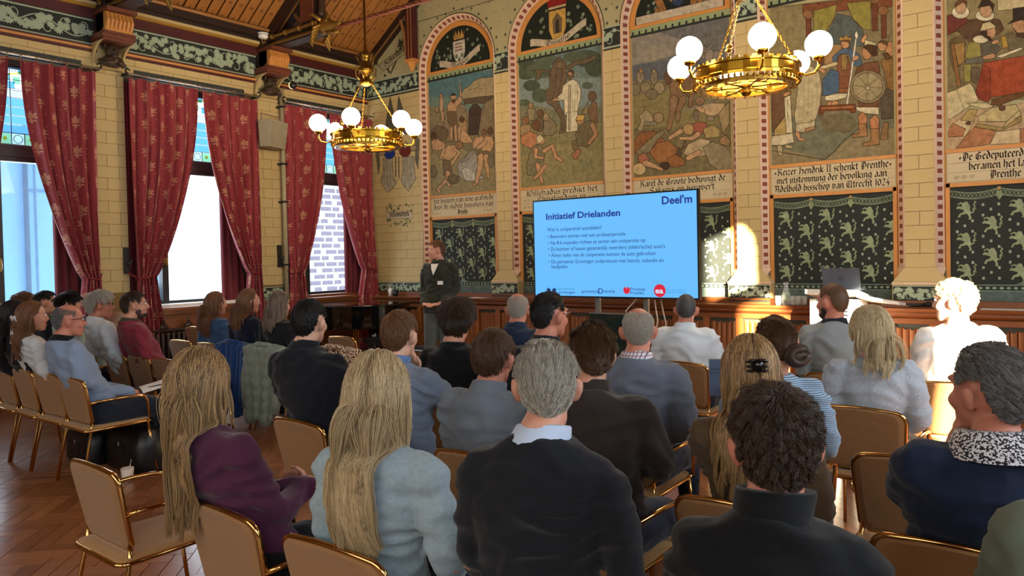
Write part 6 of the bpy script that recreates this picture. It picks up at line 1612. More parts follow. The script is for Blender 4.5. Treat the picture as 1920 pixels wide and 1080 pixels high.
# ---------------------------------------------------------------- tapestries with lions
LION=[[(-.30,.10),(-.42,.22),(-.36,.30),(-.20,.24),(-.12,.34),(-.26,.44),(-.24,.54),(-.08,.46),(.02,.56),(.16,.54),(.22,.40),(.30,.22),(.28,.02),(.36,-.14),(.30,-.30),(.38,-.50),(.26,-.56),(.20,-.34),(.10,-.22),(-.06,-.28),(-.22,-.30),(-.24,-.42),(-.36,-.36),(-.28,-.20),(-.10,-.12),(-.02,.0),(-.16,.06)]]
def tail_pts(): return [(.30,-.22),(.50,-.12),(.46,.06),(.58,.20),(.48,.36),(.62,.46),(.52,.56)]
M_tap=mat('dark_green_tapestry','262b26',.85,var=.15,scale=20)
for i,(a,b) in enumerate(NIC[:5]):
    lo,hi=a+.035,b-.035
    tp=thing('lion_tapestry','painted dark green hanging with rows of pale lions, %s'%('behind the speaker','left of the screen','right of the screen','behind the lectern','at the edge of the picture')[i],'hanging',(0,0,0),group='lion hangings below the murals')
    MB().box(a+.02,b-.02,-.005,-.001,1.10,2.31).build('cloth_ground',M_tap,tp)
    pt=Paint(lambda x,z,e:(min(max(x,lo),hi),-.006-e,z)); pt.lw=0.0001
    g=('9aa585','8f9a7c'); px=.235; pz=.165; n=0; x=a+.17; col=0
    def lion(x,z,s_):
        pt.poly('94a07e',[(x+p[0]*s_,z+p[1]*s_) for p in LION[0]],False)
        pt.stroke([(x+p[0]*s_,z+p[1]*s_) for p in tail_pts()],.012,col='94a07e')
        pt.stroke([(x+.45*s_,z+.1*s_),(x+.62*s_,z+.02*s_)],.010,col='94a07e'); pt.stroke([(x-.26*s_,z+.46*s_),(x-.40*s_,z+.40*s_)],.012,col='94a07e')
        pt.ell('94a07e',x-.40*s_,z+.16*s_,.07*s_,.07*s_,False); pt.ell('94a07e',x-.32*s_,z-.40*s_,.07*s_,.05*s_,False); pt.ell('94a07e',x+.28*s_,z-.56*s_,.08*s_,.05*s_,False)
    while x<b-.02:
        z=2.06-(pz if col%2 else 0)
        while z>1.36: 
            lion(x,z,.165); z-=2*pz
        z=2.06-(0 if col%2 else pz)
        while z>1.34:
            for dx,dz in ((-.07,.05),(.07,.05),(0,0),(-.07,-.06),(.07,-.06)):
                pt.poly('a3a897',[(x+dx-.011,z+dz-.014),(x+dx+.011,z+dz-.014),(x+dx+.011,z+dz+.014),(x+dx-.011,z+dz+.014)],False)
            z-=2*pz
        x+=px; col+=1
    pt.build('lion_pattern',tp,kind='stuff')
    pt=Paint(lambda x,z,e:(x,-.012-e,z)); nsw=3; w=(b-a-.08)/nsw
    for k in range(nsw):     # swagged top border
        x0=a+.04+k*w; N=12
        up=[(x0+w*q/N,2.275-.035*math.sin(PI*q/N)) for q in range(N+1)]; dn=[(x,z-.065) for x,z in up]
        pt.poly('3f4a3c',up+dn[::-1],False); pt.stroke(up,.008,col='8f9a80'); pt.stroke(dn,.008,col='8f9a80')
        for q in range(N):
            pt.stroke([up[q],dn[q+1]],.006,col='7d8a70'); pt.stroke([dn[q],up[q+1]],.006,col='7d8a70')
        if k: pt.ell('b08a5a',x0,2.275,.018,.018,False); pt.poly('8a966f',[(x0-.02,2.245),(x0+.02,2.245),(x0+.03,2.20),(x0,2.15),(x0-.03,2.20)],False)
    pt.poly('6f7f74',[(a+.03,1.20),(b-.03,1.20),(b-.03,1.275),(a+.03,1.275)],False); pt.poly('2a332e',[(a+.03,1.215),(b-.03,1.215),(b-.03,1.26),(a+.03,1.26)],False)
    x=a+.06
    while x<b-.06: pt.poly('9aa88f',[(x-.025,1.2375),(x,1.222),(x+.025,1.2375),(x,1.253)],False); x+=.062
    pt.poly('5d6b66',[(a+.03,1.10),(b-.03,1.10),(b-.03,1.20),(a+.03,1.20)],False)
    c=(a+b)/2; pt.poly('7d8a78',[(c-.09,1.275),(c+.09,1.275),(c+.03,1.30),(c,1.335),(c-.03,1.30)],False)
    pt.build('tapestry_border',tp,kind='stuff')
# ---------------------------------------------------------------- painted angels and place names in the corner
def cm(ox,oy,sc):
    def f(x,y,e):
        p=W(ox+x/sc,oy+y/sc,-ND-.01); return (min(max(p.x,.03),NIC[0][0]-NW-.01),-ND-.009-e,p.z)
    return f
pt=Paint(cm(700,170,4.0)); pt.lw=3
pt.run('''
P 5c564b 90,270 105,170 126,45 150,150 168,300
P 5c564b 178,300 180,140 190,40 225,150 260,330
P 6a6459 18,470 44,455 48,560 38,625
P 6a6459 318,330 345,370 335,585 315,520
P a59c86 70,510 142,505 150,650 175,690 140,740 105,765 75,720 55,680 75,600
F 5a5448 75,515 140,512 150,720 70,700 6
P a59c86 215,500 305,490 310,620 322,660 290,710 265,755 225,710 208,670 222,600
F 5a5448 220,505 300,495 305,700 225,695 6
E 203a86 122,470 42,42
E 6b2a22 238,450 44,48
E a58c70 70,465 20,24
E a58c70 300,430 24,26
E 9a8a70 122,440 18,24
E 9a8a70 240,405 20,26
S 57503f 8 168,495 168,650
S 57503f 8 192,495 192,655
''')
ag=pt.build('angel_painting',None); ag['label']='painted pair of angels holding blue and red shields in the corner'; ag['category']='wall painting'
pt=Paint(cm(700,170,4.0)); pt.lw=2; rg=random.Random(2)
for k in range(44):
    x,y=rg.uniform(100,295),rg.choice((rg.uniform(850,905),rg.uniform(955,1015))); s_=rg.uniform(11,17); ro=rg.uniform(0,6)
    pt.poly(rg.choice(('5f6d4c','75805c','4d5a40')),[(x+p[0]*s_*math.cos(ro)-p[1]*s_*math.sin(ro),y+p[0]*s_*math.sin(ro)+p[1]*s_*math.cos(ro)) for p in LEAF],False)
pt.poly('c3b89c',[(92,915),(280,905),(302,955),(106,962)])
q0=W(700+125/4,170+948/4,-ND-.01); q1=W(700+272/4,170+940/4,-ND-.01)
blackletter(pt,'Schoonebeek',q0.x,q1.x,q0.z,.065,mapf=lambda x,z,e:(x,-ND-.017-e,z))
n_=pt.build('place_name_painting',None); n_['label']='painted ribbon reading Schoonebeek among leaves in the corner'; n_['category']='wall painting'
pt=Paint(cm(440,0,5.333)); pt.lw=4; rg=random.Random(5)
for k in range(34):
    t_=rg.random(); x,y=1500+t_*200+rg.uniform(-40,40),740-t_*380+rg.uniform(-30,30); s_=rg.uniform(18,30); ro=rg.uniform(0,6)
    pt.poly(rg.choice(('2f3226','3b3f30','6a4030')),[(x+p[0]*s_*math.cos(ro)-p[1]*s_*math.sin(ro),y+p[0]*s_*math.sin(ro)+p[1]*s_*math.cos(ro)) for p in LEAF],False)
pt.stroke([(1560,740),(1620,600),(1700,340)],12,col='2f3226')
pt.poly('a79d7a',[(1430,660),(1690,470),(1740,475),(1720,520),(1490,712)])
q0=W(440+1500/5.333,670/5.333,-ND-.01); q1=W(440+1700/5.333,505/5.333,-ND-.01); dz=(q1.z-q0.z)/(q1.x-q0.x)
blackletter(pt,'Schoonwa',q0.x,q1.x,0,.07,mapf=lambda x,z,e:(x,-ND-.018-e,q0.z+z+(x-q0.x)*dz))
n_=pt.build('place_name_painting',None); n_['label']='painted diagonal ribbon with blackletter name under the rafter'; n_['category']='wall painting'
# ================================================================ screen on its stand
TVY=-1.40
def ptx(px,py,y): p=W(px,py,y); return p.x,p.z
def textmesh(txt,bold=0.0,shear=0.0):
    cu=bpy.data.curves.new('txt','FONT'); cu.body=txt; cu.offset=bold; cu.shear=shear; cu.resolution_u=3; o=bpy.data.objects.new('txt',cu); COL.objects.link(o)
    dg=bpy.context.evaluated_depsgraph_get(); dg.update(); me=bpy.data.meshes.new_from_object(o.evaluated_get(dg)); bpy.data.objects.remove(o); return me
def fit_text(name,txt,x0,x1,zb,y,m,parent,h=None,bold=0.0,shear=0.0):
    me=textmesh(txt,bold,shear); n=len(me.vertices); co=np.empty(n*3); me.vertices.foreach_get('co',co); co=co.reshape(-1,3)
    a,b=co[:,0].min(),co[:,0].max(); sx=(x1-x0)/(b-a); sz=h if h else sx
    q=np.stack([x0+(co[:,0]-a)*sx,np.full(n,y),zb+co[:,1]*sz],1); me.vertices.foreach_set('co',q.ravel()); me.materials.clear(); me.materials.append(m); me.update()
    return link(name,me,parent)
tv=thing('presentation_screen','large flat screen showing a blue slide titled Initiatief Drielanden','screen',(0,0,0))
x0,x1,z0,z1=4.575,6.80,1.165,2.365
def emis(name,c,s=1.0):
    if name in MATS: return MATS[name]
    m=bpy.data.materials.new(name); m.use_nodes=True; nt=m.node_tree; b=nt.nodes['Principled BSDF']; b.inputs['Base Color'].default_value=(.01,.01,.01,1); b.inputs['Roughness'].default_value=.3
    b.inputs['Emission Color'].default_value=srgb(c); b.inputs['Emission Strength'].default_value=s; MATS[name]=m; return m
MB().box(x0-.018,x1+.018,TVY,TVY+.06,z0-.018,z1+.018).build('bezel',M_blackp,tv)
MB().box(x0,x1,TVY-.004,TVY,z0,z1).build('display',emis('screen_blue','62b2f5',1.0),tv)
M_navy=emis('screen_navy','17308c',.8); M_ink=emis('screen_ink','1d3a6e',.8); M_red=emis('screen_red','d8203c',.9); M_teal=emis('screen_teal','2f8fb0',.9)
ty_=TVY-.006
def slide(txt,pa,pb,py,m,h=None,bold=0,shear=0,name='slide_text'):
    a=ptx(pa,py,ty_); b=ptx(pb,py,ty_); return fit_text(name,txt,a[0],b[0],a[1],ty_,m,tv,h,bold,shear)
slide("Deel'm",1241,1298,383,M_navy,.125,.026); slide('Initiatief Drielanden',1024,1163,412,M_navy,.108,.026)
for txt,pa,pb,py in (('Wat is coöperatief autodelen?',1026,1128,434),('• Bewoners starten met een probeerperiode',1027,1173,447),('• Na 4-6 maanden richten ze samen een coöperatie op',1028,1210,459),("• Ze bezitten of leasen gezamenlijk meerdere (elektrische) auto's",1028,1247,470.5),('• Alleen leden van de coöperatie kunnen de auto gebruiken',1029,1229,482),('• De gemeente Groningen ondersteunt met kennis, subsidie en',1029,1244,494),('laadpalen',1034,1064,503)):
    slide(txt,pa,pb,py,M_ink,.066,.002)
slide('provincie',1047,1076,543.5,M_teal,.05); slide('groningen',1047,1078,550,M_ink,.05,.004)
slide('provincie',1090,1124,549,M_ink,.062,0,.3); slide('D',1122,1131,550.5,M_navy,.095,.004); slide('renthe',1131,1153,549,M_ink,.062,0,.3)
slide('Provinsje',1182,1210,544.5,M_ink,.05,.004); slide('Fryslân',1182,1207,551.5,M_ink,.05,.004)
def disc(cx,cz,pts,m,name): o=MB(); o.add([(cx+a,ty_,cz+b) for a,b in pts],[tuple(range(len(pts)))]); return o.build(name,m,tv,fix=False)
cx,cz=ptx(1175,544,ty_); disc(cx,cz,[(.045*math.cos(t*PI/8)*(1 if t not in(4,) else .6),.045*math.sin(t*PI/8)*(1 if t not in (4,) else .3)) for t in range(16)],M_red,'slide_logo')
cx,cz=ptx(1237,545,ty_); disc(cx,cz,[(.075*math.cos(t*PI/10),.075*math.sin(t*PI/10)) for t in range(20)],M_red,'slide_logo'); fit_text('slide_text','ea',cx-.055,cx+.045,cz-.03,ty_-.002,emis('screen_white','cfe6fb',.9),tv,.09,.02)
slide('Hanze Groningen Assen',1250,1287,545,M_teal,.030); slide('duurzame mobiliteit',1250,1286,549.5,M_teal,.030)
cx,cz=ptx(1034,546,ty_)
for s_ in (-1,1): disc(cx+s_*.045,cz,[(s_*a,b) for a,b in ((-.03,-.04),(.0,-.02),(.03,-.045),(.02,.0),(.035,.03),(.01,.03),(.0,.05),(-.02,.03),(-.035,.02))],M_ink,'slide_logo')
st=thing('screen_stand','grey steel stand and dark glass panel under the big screen','stand',(0,0,0))
for x in (5.46,6.12):
    o=MB(); o.box(x-.03,x+.03,TVY+.06,TVY+.10,.06,1.9); o.build('post',mat('steel_post','8f918c',.35,.7),st)
    o=MB(); o.box(x-.04,x+.04,TVY-.35,TVY+.45,.0,.06); o.build('foot',mat('steel_post','8f918c',.35,.7),st)
MB().box(5.36,6.17,TVY+.02,TVY+.05,.42,.95).build('glass_panel',mat('dark_green_glass','1d2a26',.08,var=.1,spec=.8),st)
o=MB(); o.box(5.36,6.17,TVY+.015,TVY+.05,.95,.965); o.build('panel_edge',mat('steel_post','8f918c',.35,.7),st)
o=MB()
o.tube([(6.0,TVY+.08,1.15),(5.86,TVY+.04,.99),(5.9,TVY+.02,.96),(6.05,TVY+.02,.97)],.008,6); o.tube([(6.22,TVY+.08,1.15),(6.27,TVY+.06,.9),(6.22,TVY+.05,.6),(6.25,TVY+.05,.1)],.008,6); o.tube([(6.30,TVY+.08,1.15),(6.37,TVY+.07,.85),(6.30,TVY+.05,.5)],.008,6)
o.build('cable',mat('cream_cable','b5a896',.6),st,True)
# ================================================================ lectern, laptop and things on the ledge
lc=thing('lectern','white wooden lectern with a black letter E on its front','lectern',(8.08,-.64,0),R(-4))
o=MB(); o.prism([(-.12,0),(.26,0),(.26,1.16),(-.12,1.16)],-.24,.24,'x') if 0 else o.box(-.24,.24,-.18,.22,.04,1.14); o.build('body',mat('lectern_white','dcd8cf',.5,var=.03),lc)
o=MB(); o.add([(-.27,-.24,1.20),(.27,-.24,1.20),(.27,.30,1.10),(-.27,.30,1.10),(-.27,-.24,1.25),(.27,-.24,1.25),(.27,.30,1.15),(-.27,.30,1.15)],[(0,1,2,3),(4,7,6,5),(0,4,5,1),(1,5,6,2),(2,6,7,3),(3,7,4,0)]); o.build('reading_top',mat('lectern_white','dcd8cf',.5,var=.03),lc)
o=MB(); o.box(-.30,.30,-.26,.28,0,.04); o.build('foot',mat('lectern_white','dcd8cf',.5,var=.03),lc)
o=MB(); o.add([(.25,-.2,1.20),(.62,-.05,1.12),(.62,.2,1.10),(.25,.28,1.12),(.25,-.2,1.17),(.62,-.05,1.09),(.62,.2,1.07),(.25,.28,1.09)],[(0,1,2,3),(4,7,6,5),(0,4,5,1),(1,5,6,2),(2,6,7,3),(3,7,4,0)]); o.build('side_leaf',mat('lectern_white','dcd8cf',.5,var=.03),lc)
fit_text('letter','E',.10,.16,.97,-.183,M_blackp,lc,.13,.02)
lp=thing('laptop','open grey laptop on the lectern seen from its lid','laptop',(8.14,-.70,1.235))
MB().box(-.19,.19,-.02,.24,.0,.018).build('base',mat('laptop_grey','5f6672',.35,.6),lp)
o=MB(); o.add([(-.19,-.02,.01),(.19,-.02,.01),(.19,-.10,.235),(-.19,-.10,.235),(-.19,-.008,.014),(.19,-.008,.014),(.19,-.088,.239),(-.19,-.088,.239)],[(0,1,2,3),(4,7,6,5),(0,4,5,1),(1,5,6,2),(2,6,7,3),(3,7,4,0)]); ld=o.build('lid',mat('laptop_lid','6a7486',.35,.5),lp)
o=MB(); o.tube([(.02*math.cos(t*PI/8)+.0,-.066+.0*t-.0065*math.sin(t*PI/8)-.004,.13+.02*math.sin(t*PI/8)) for t in range(16)],.003,5,close=True); o.build('lid_emblem',mat('laptop_emblem','39404c',.3),ld)
M_cglass=mat('clear_glass','e6f0ee',.03,var=0,alpha=.28)
gl=thing('water_carafe','glass carafe with green leaves on the ledge','carafe',(7.40,-.26,1.03))
o=MB(); o.lathe([(.05,0),(.055,.05),(.05,.12),(.028,.19),(.026,.24),(.034,.27)],n=16); o.build('glass_body',M_cglass,gl,True)
o=MB(); rg=random.Random(1)
for k in range(7): o.ell((rg.uniform(-.025,.025),rg.uniform(-.025,.025),.05+.014*k),(.018,.012,.012),6,4)
o.build('mint_leaf',mat('mint_green','7fa83a',.6),gl)
for k,x in enumerate((7.32,7.48,7.55,7.61)):
    g=thing('drinking_glass','clear tumbler on the sunlit ledge, %s by the carafe'%('first','second','third','fourth')[k],'glass',(x,-.30+.03*(k%2),1.03),group='tumblers on the ledge')
    MB().lathe([(.026,0),(.032,.02),(.036,.11),(.034,.11),(.030,.02),(.02,.008)],n=14).build('tumbler',M_cglass,g,True)
mc=thing('microphone','black microphone lying on the ledge beside the lectern','microphone',(8.80,-.26,1.055),R(20))
o=MB(); o.tube([(-.10,0,0),(.06,0,.01)],[.014,.02],10); o.build('handle',M_blackp,mc,True); o=MB(); o.ell((.09,0,.012),(.036,.03,.03)); o.build('grille',mat('mic_mesh','1b1b1d',.5,.4),mc,True)
for k,(x,w_,l) in enumerate(((9.62,.26,'white sheet of paper on the ledge past the sunlit man'),(2.62,.15,'white sheet of paper on the ledge by the speaker'))):
    q=MB().box(-w_,w_,-.07,.08,0,.004).build('paper_sheet',mat('paper','e3e0da',.7),None,loc=(x,-.24,1.031)); q['label']=l; q['category']='paper'
bt=thing('soap_bottle','small white bottle on the ledge in the corner','bottle',(.62,-.24,1.03))
MB().lathe([(.032,0),(.034,.10),(.02,.125),(.012,.14)],n=12).build('bottle_body',M_white,bt,True); MB().lathe([(.012,.14),(.012,.17),(.022,.172),(.022,.182)],n=10).build('pump',M_white,bt,True)
jr=thing('dark_jar','dark jar beside the white bottle on the ledge','jar',(.76,-.25,1.03)); MB().lathe([(.045,0),(.05,.05),(.04,.09)],n=12).build('jar_body',M_blackp,jr,True); MB().lathe([(.042,.09),(.042,.11)],n=12).build('lid',M_blackp,jr)
bs=thing('floor_box','low wooden box with stacked folders by the wainscot behind the speaker','box',(2.25,-1.0,0))
MB().box(-.28,.28,-.16,.16,0,.24).build('wooden_box',M_oakd,bs)
for k in range(4): 
    q=MB().box(-.24+.02*k,.22-.02*k,-.13,.13,0,.022).build('folder',mat('folder_%d'%(k%3),('39435a','c9ccd0','23252c')[k%3],.5),None,loc=(2.25,-1.0,.241+.023*k)); q['label']=('dark blue folder at the bottom of the small stack','pale folder second in the small stack','black folder third in the small stack','dark folder on top of the small stack')[k]; q['category']='folder'; q['group']='folders on the wooden box'
# ================================================================ grand piano with stool
pn=thing('grand_piano','black lacquered grand piano closed in the corner of the room','piano',(0,0,0))
M_lac=mat('black_lacquer','060607',.06,var=0,coat=.6)
ol=[(.42,-2.05),(1.30,-1.95),(1.72,-1.55),(1.78,-1.15),(1.66,-.78),(1.42,-.56),(1.12,-.50),(.50,-.52),(.42,-.62)]
def smooth_poly(p,it=2):
    for _ in range(it):
        q=[]
        for i in range(len(p)): a=p[i];b=p[(i+1)%len(p)]; q+=[(a[0]*.78+b[0]*.22,a[1]*.78+b[1]*.22),(a[0]*.22+b[0]*.78,a[1]*.22+b[1]*.78)]
        p=q
    return p
so=smooth_poly(ol); MB().prism(so,.62,.95,'z').build('case',M_lac,pn)
big=[((x-1.1)*1.025+1.1,(y+1.25)*1.025-1.25) for x,y in so]; MB().prism(big,.955,.985,'z').build('lid',M_lac,pn)
o=MB(); o.tube([(x,y,.97) for x,y in big],.008,6,close=True); o.build('lid_edge',mat('lid_edge','3a3a3c',.15,.3),pn)  # paler edge line, the reflection along the lid put into its colour
for x,y in ((.65,-1.85),(1.52,-1.45),(1.1,-.75)):
    MB().lathe([(.045,0),(.03,.06),(.05,.12),(.07,.45),(.085,.62)],(x,y,0),10).build('leg',M_lac,pn,True); MB().lathe([(.03,0),(.03,.05)],(x,y,0),10).build('castor',M_brass,pn)
o=MB()
for x in (1.36,1.41,1.46): o.tube([(x,-1.70,.62),(x,-1.70,.12)],.009,6)
o.build('lyre_rod',M_brass,pn); MB().box(1.30,1.52,-1.76,-1.66,.08,.14).build('pedal_box',M_lac,pn)
ps=thing('piano_stool','black padded piano stool beside the piano','stool',(2.05,-1.75,0))
MB().box(-.2,.2,-.16,.16,.44,.52).build('seat',M_blackp,ps)
for sx in (-1,1):
    for sy in (-1,1): o=MB(); o.tube([(sx*.16,sy*.12,.44),(sx*.18,sy*.14,0)],.016,6); o.build('leg',M_lac,ps)
# ================================================================ radiator, loudspeaker, small fixtures
for ya,yb,l in ((-4.2,-2.55,'dark cast iron radiator under the middle window'),(-6.6,-5.0,'dark cast iron radiator under the first window')):
    rd=thing('radiator',l,'radiator',(.17,0,0),group='cast iron radiators'); M_iron=mat('brown_iron','3a2c22',.5,.2,var=.2,scale=30)
    y=ya; o=MB()
    o.tube([(-.03,-.02,.16),(-.03,-.02,.70),(0,-.02,.74),(.03,-.02,.70),(.03,-.02,.16)],.024,6); fin=o.mesh('fin',M_iron,True)
    while y<yb: link('fin',fin,rd,(0,y,0)); y+=.075
    o=MB(); o.tube([(0,ya,.18),(0,yb,.18)],.02,6); o.tube([(0,ya,.70),(0,yb,.70)],.02,6); o.build('header_pipe',M_iron,rd)
    o=MB(); y=ya+.15
    while y<yb: o.ell((.02,y,.80),(.03,.07,.05),8,5); o.ell((.02,y,.87),(.02,.03,.04),8,5); y+=.36
    o.box(-.06,.05,ya,yb,.745,.77); o.build('cast_crest',M_iron,rd,True)
lsx=thing('loudspeaker','beige flat loudspeaker hung on the pier below the corbel','loudspeaker',(.30,-2.28,3.62),R(20))
o=MB(); o.add([(-.10,-.22,-.20),(.06,-.20,-.20),(.06,.20,-.20),(-.10,.22,-.20),(-.10,-.25,.20),(.10,-.23,.20),(.10,.23,.20),(-.10,.25,.20)],[(0,3,2,1),(4,5,6,7),(0,1,5,4),(1,2,6,5),(2,3,7,6),(3,0,4,7)]); o.build('cabinet',M_grey,lsx)
o=MB(); o.add([(.062,-.18,-.185),(.062,.18,-.185),(.104,.21,.185),(.104,-.21,.185)],[(0,1,2,3)]); o.build('grille',mat('speaker_cloth','968e78',.8,bump=.3,bscale=600),lsx)
o=MB(); o.tube([(-.05,-.24,.16),(-.05,-.24,.30),(-.05,.24,.30),(-.05,.24,.16)],.009,6); o.build('bracket',mat('steel_rod','b5a99a',.3,.8),lsx)
pp=thing('heating_pipe','cream painted pipe running down beside the second pier','pipe',(.10,-1.98,0)); MB().tube([(0,0,1.06),(0,0,4.4)],.034,10).build('pipe_run',mat('cream_pipe','a89c7c',.5),pp,True)
o=MB()
for z in (1.6,2.6,3.2,4.1): o.box(-.1,.04,-.05,.05,z,z+.03)
o.build('pipe_clamp',M_winframe,pp)
sd=thing('smoke_detector','round white smoke detector on the cornice','smoke detector',(.32,-2.44,5.10)); MB().lathe([(.07,.02),(.075,-.02),(.05,-.045)],n=16).build('housing',M_white,sd,True); MB().lathe([(.085,.035),(.085,.02)],n=16).build('base',M_white,sd)
sl=thing('spotlight','small lit round spotlight clipped below the second corbel','spotlight',(.42,-2.02,4.40)); MB().lathe([(.05,0),(.06,.05),(.03,.09)],n=14,axis='x').build('housing',M_winframe,sl,True); o=MB(); o.ell((.0,0,0),(.015,.055,.055),14,6); o.build('lens',mat('spot_lens','ffe0a0',.3,emit=('ffd890',3)),sl,True)
hk=thing('curtain_hook','dark iron curtain hook plate on the first pier','hook',(.02,-4.43,1.75)); MB().box(-.02,.02,-.05,.02,-.2,.15).build('plate',M_winframe,hk); o=MB(); o.tube([(.02,0,-.05),(.07,0,-.08),(.08,.03,-.02)],.012,6); o.build('hook_arm',M_winframe,hk)
hk=thing('curtain_hook','dark iron curtain hook plate on the second pier','hook',(.02,-2.03,1.78)); MB().box(-.02,.02,-.05,.02,-.2,.15).build('plate',M_winframe,hk); o=MB(); o.tube([(.02,0,-.05),(.07,0,-.08),(.08,.03,-.02)],.012,6); o.build('hook_arm',M_winframe,hk)
# ================================================================ coats, bags, cup, notebook and personal things
def drape(name,label,cat,x,row,m,w,zb,zf=.60,rz=0,puff=0,seed=0,th=.03,ztop=.85,collar=True,skew=0):
    t=thing(name,label,cat,(x,row+.30,0),R(rz)); rg=random.Random(seed); nu=28; prof=[]
    for k in range(6): prof.append((-.175-.10*k/5,zf+(ztop-.02-zf)*k/5))
    for k in range(1,5): a=PI*k/5; prof.append((-.315+.04*math.cos(a),ztop-.02+.035*math.sin(a)))
    nb_=20
    for k in range(nb_+1): tt=k/nb_; prof.append((-.36-.05*tt,ztop-.02-(ztop-.02-zb)*tt))
    vs=[]
    for j,(y,z) in enumerate(prof):
        for i in range(nu+1):
            u=i/nu*2-1; back=j>8; tt=max(0,(ztop-z)/(ztop-zb)) if back else 0
            ww=w*(1-.18*tt+.10*math.sin(tt*3+seed)); f=(.022*tt+.004)*math.sin(u*9+seed+1.5*tt)+.012*math.sin(u*17+z*5+seed)
            pf=puff*abs(math.sin((z-zb)*PI/.105)) if puff else 0
            vs.append((u*ww+skew*tt,y-(f+pf if back else -f*.3),z-(.02*u*u if 5<j<10 else 0)+(.03*math.sin(u*5+seed)*tt if j==len(prof)-1 else 0)))
    N=len(prof); fs=[(j*(nu+1)+i,j*(nu+1)+i+1,(j+1)*(nu+1)+i+1,(j+1)*(nu+1)+i) for j in range(N-1) for i in range(nu)]
    o=MB(); o.add(vs,fs); q=o.build('coat_body',m,t,True,fix=False); md=q.modifiers.new('s','SOLIDIFY'); md.thickness=th; md.offset=0
    if collar:
        o=MB(); o.tube([(-.16,-.30,ztop+.0),(-.10,-.36,ztop+.025),(0,-.385,ztop+.03),(.10,-.36,ztop+.025),(.16,-.30,ztop)],[.012,.022,.026,.022,.012],8); o.build('coat_collar',m,t,True)
    for s_ in (-1,1):
        o=MB(); limb(o,[(s_*(w-.03),-.34,ztop-.06),(s_*(w+.015),-.39,ztop-.30),(s_*(w-.01),-.40,max(zb-.02,ztop-.58))],[.05,.05,.04],10); o.build('sleeve',m,t,True)
    return t
drape('coat','royal blue coat hung over the chair beside the denim jacket','coat',3.38,RD,F('royal_blue','1c3f74',.1,300),.25,.16,seed=1)
drape('puffer_coat','sage green quilted puffer coat hung over a chair','coat',3.92,RD,F('sage_puffer','7d877a',.1,300,rough=.5),.25,.14,puff=.022,seed=2,th=.04)
drape('leopard_coat','brown and cream leopard print coat thrown over a chair','coat',4.86,RD+.10,spots('leopard','cdb092','4a2c1c',60,.52),.30,.22,seed=3,ztop=.87)
bc_=thing('black_coat','black coat bundled on the seat beside the woman in plum','coat',(7.92,-7.40,0)); q=MB()
limb(q,[(-.06,-.22,.60),(.08,-.05,.63),(.12,.22,.58)],[.06,.075,.06]); q.ell((.06,0,.50),(.13,.24,.13),14,8); q.ell((.15,-.02,.36),(.05,.20,.26),14,8); limb(q,[(.10,-.2,.55),(.17,-.22,.35),(.15,-.20,.15)],[.05,.05,.04])
remesh(q,.011,'coat_body',F('black_wool','0e0f11',.3,300),bc_,2,(.020,9)); o=MB(); o.lathe([(.016,0),(.016,-.01),(.006,-.014)],(.13,-.235,.50),10,'y'); o.build('button',mat('gunmetal','26282c',.3,.7),bc_)
bk=thing('backpack','black backpack leaning between the two nearest chairs','backpack',(8.22,-7.30,0),R(10))
o=MB(); o.loft([((0,0,.02),(.15,0,0),(0,.10,0)),((0,0,.10),(.17,0,0),(0,.12,0)),((0,0,.40),(.165,0,0),(0,.11,0)),((0,.01,.56),(.14,0,0),(0,.09,0)),((0,.02,.64),(.07,0,0),(0,.05,0))],20); o.build('bag_body',F('black_nylon','0d0e10',.2,200,rough=.6),bk,True)
o=MB(); o.loft([((0,-.11,.08),(.12,0,0),(0,.04,0)),((0,-.12,.22),(.125,0,0),(0,.05,0)),((0,-.11,.34),(.11,0,0),(0,.035,0))],16); o.build('front_pocket',F('black_nylon','0d0e10',.2,200,rough=.6),bk,True)
o=MB()
for s_ in (-1,1): o.tube([(s_*.09,.02,.60),(s_*.12,-.10,.70),(s_*.10,-.16,.60),(s_*.09,-.14,.30)],.014,6)
o.tube([(-.04,.02,.63),(-.03,0,.69),(.03,0,.69),(.04,.02,.63)],.01,6); o.build('strap',F('black_strap','18191b'),bk,True)
o=MB(); o.lathe([(.018,0),(.018,-.012),(.008,-.016)],(.06,-.145,.44),10,'y'); o.build('stud',mat('gunmetal','26282c',.3,.7),bk)
def bag(label,x,y,w,d,h,rz):
    t=thing('briefcase',label,'bag',(x,y,0),R(rz),group='black bags under the chairs'); M_l=mat('black_leather','0b0c0e',.4,var=.15,scale=30,bump=.1,bscale=200)
    o=MB(); o.loft([((0,0,.0),(w*.96,0,0),(0,d*.9,0)),((0,0,.03),(w*1.02,0,0),(0,d*1.05,0)),((0,0,h*.6),(w*1.02,0,0),(0,d,0)),((0,0,h*.95),(w*.98,0,0),(0,d*.7,0)),((0,0,h),(w*.9,0,0),(0,d*.4,0))],28)
    vs=[]
    for i,v_ in enumerate(o.v):   # square the ellipse up into a bag shape
        vx=v_[0]/w; vy=v_[1]/d; q=max(abs(vx),abs(vy),1e-6); l=math.hypot(vx,vy); k=1+(l/q-1)*.8 if q>0 else 1; vs.append((v_[0]*k,v_[1]*k,v_[2]))
    o.v=vs; o.build('bag_body',M_l,t,True)
    for s_ in (-1,1): o=MB(); o.tube([(-w*.4,s_*d*.5,h*.9),(-w*.35,s_*d*.5,h+.10),(w*.35,s_*d*.5,h+.10),(w*.4,s_*d*.5,h*.9)],.010,6); o.build('handle',M_l,t,True)
    o=MB(); o.box(-w*.3,w*.3,-d*1.04,-d*1.0,h*.25,h*.62); o.build('front_flap',M_l,t)
    o=MB(); o.box(-.012,.012,-d*1.08,-d*1.02,h*.58,h*.68); o.build('buckle',mat('steel_rod','b5a99a',.3,.8),t)
bag('large black briefcase under the chair of the balding man',4.02,-6.30,.30,.13,.36,0)
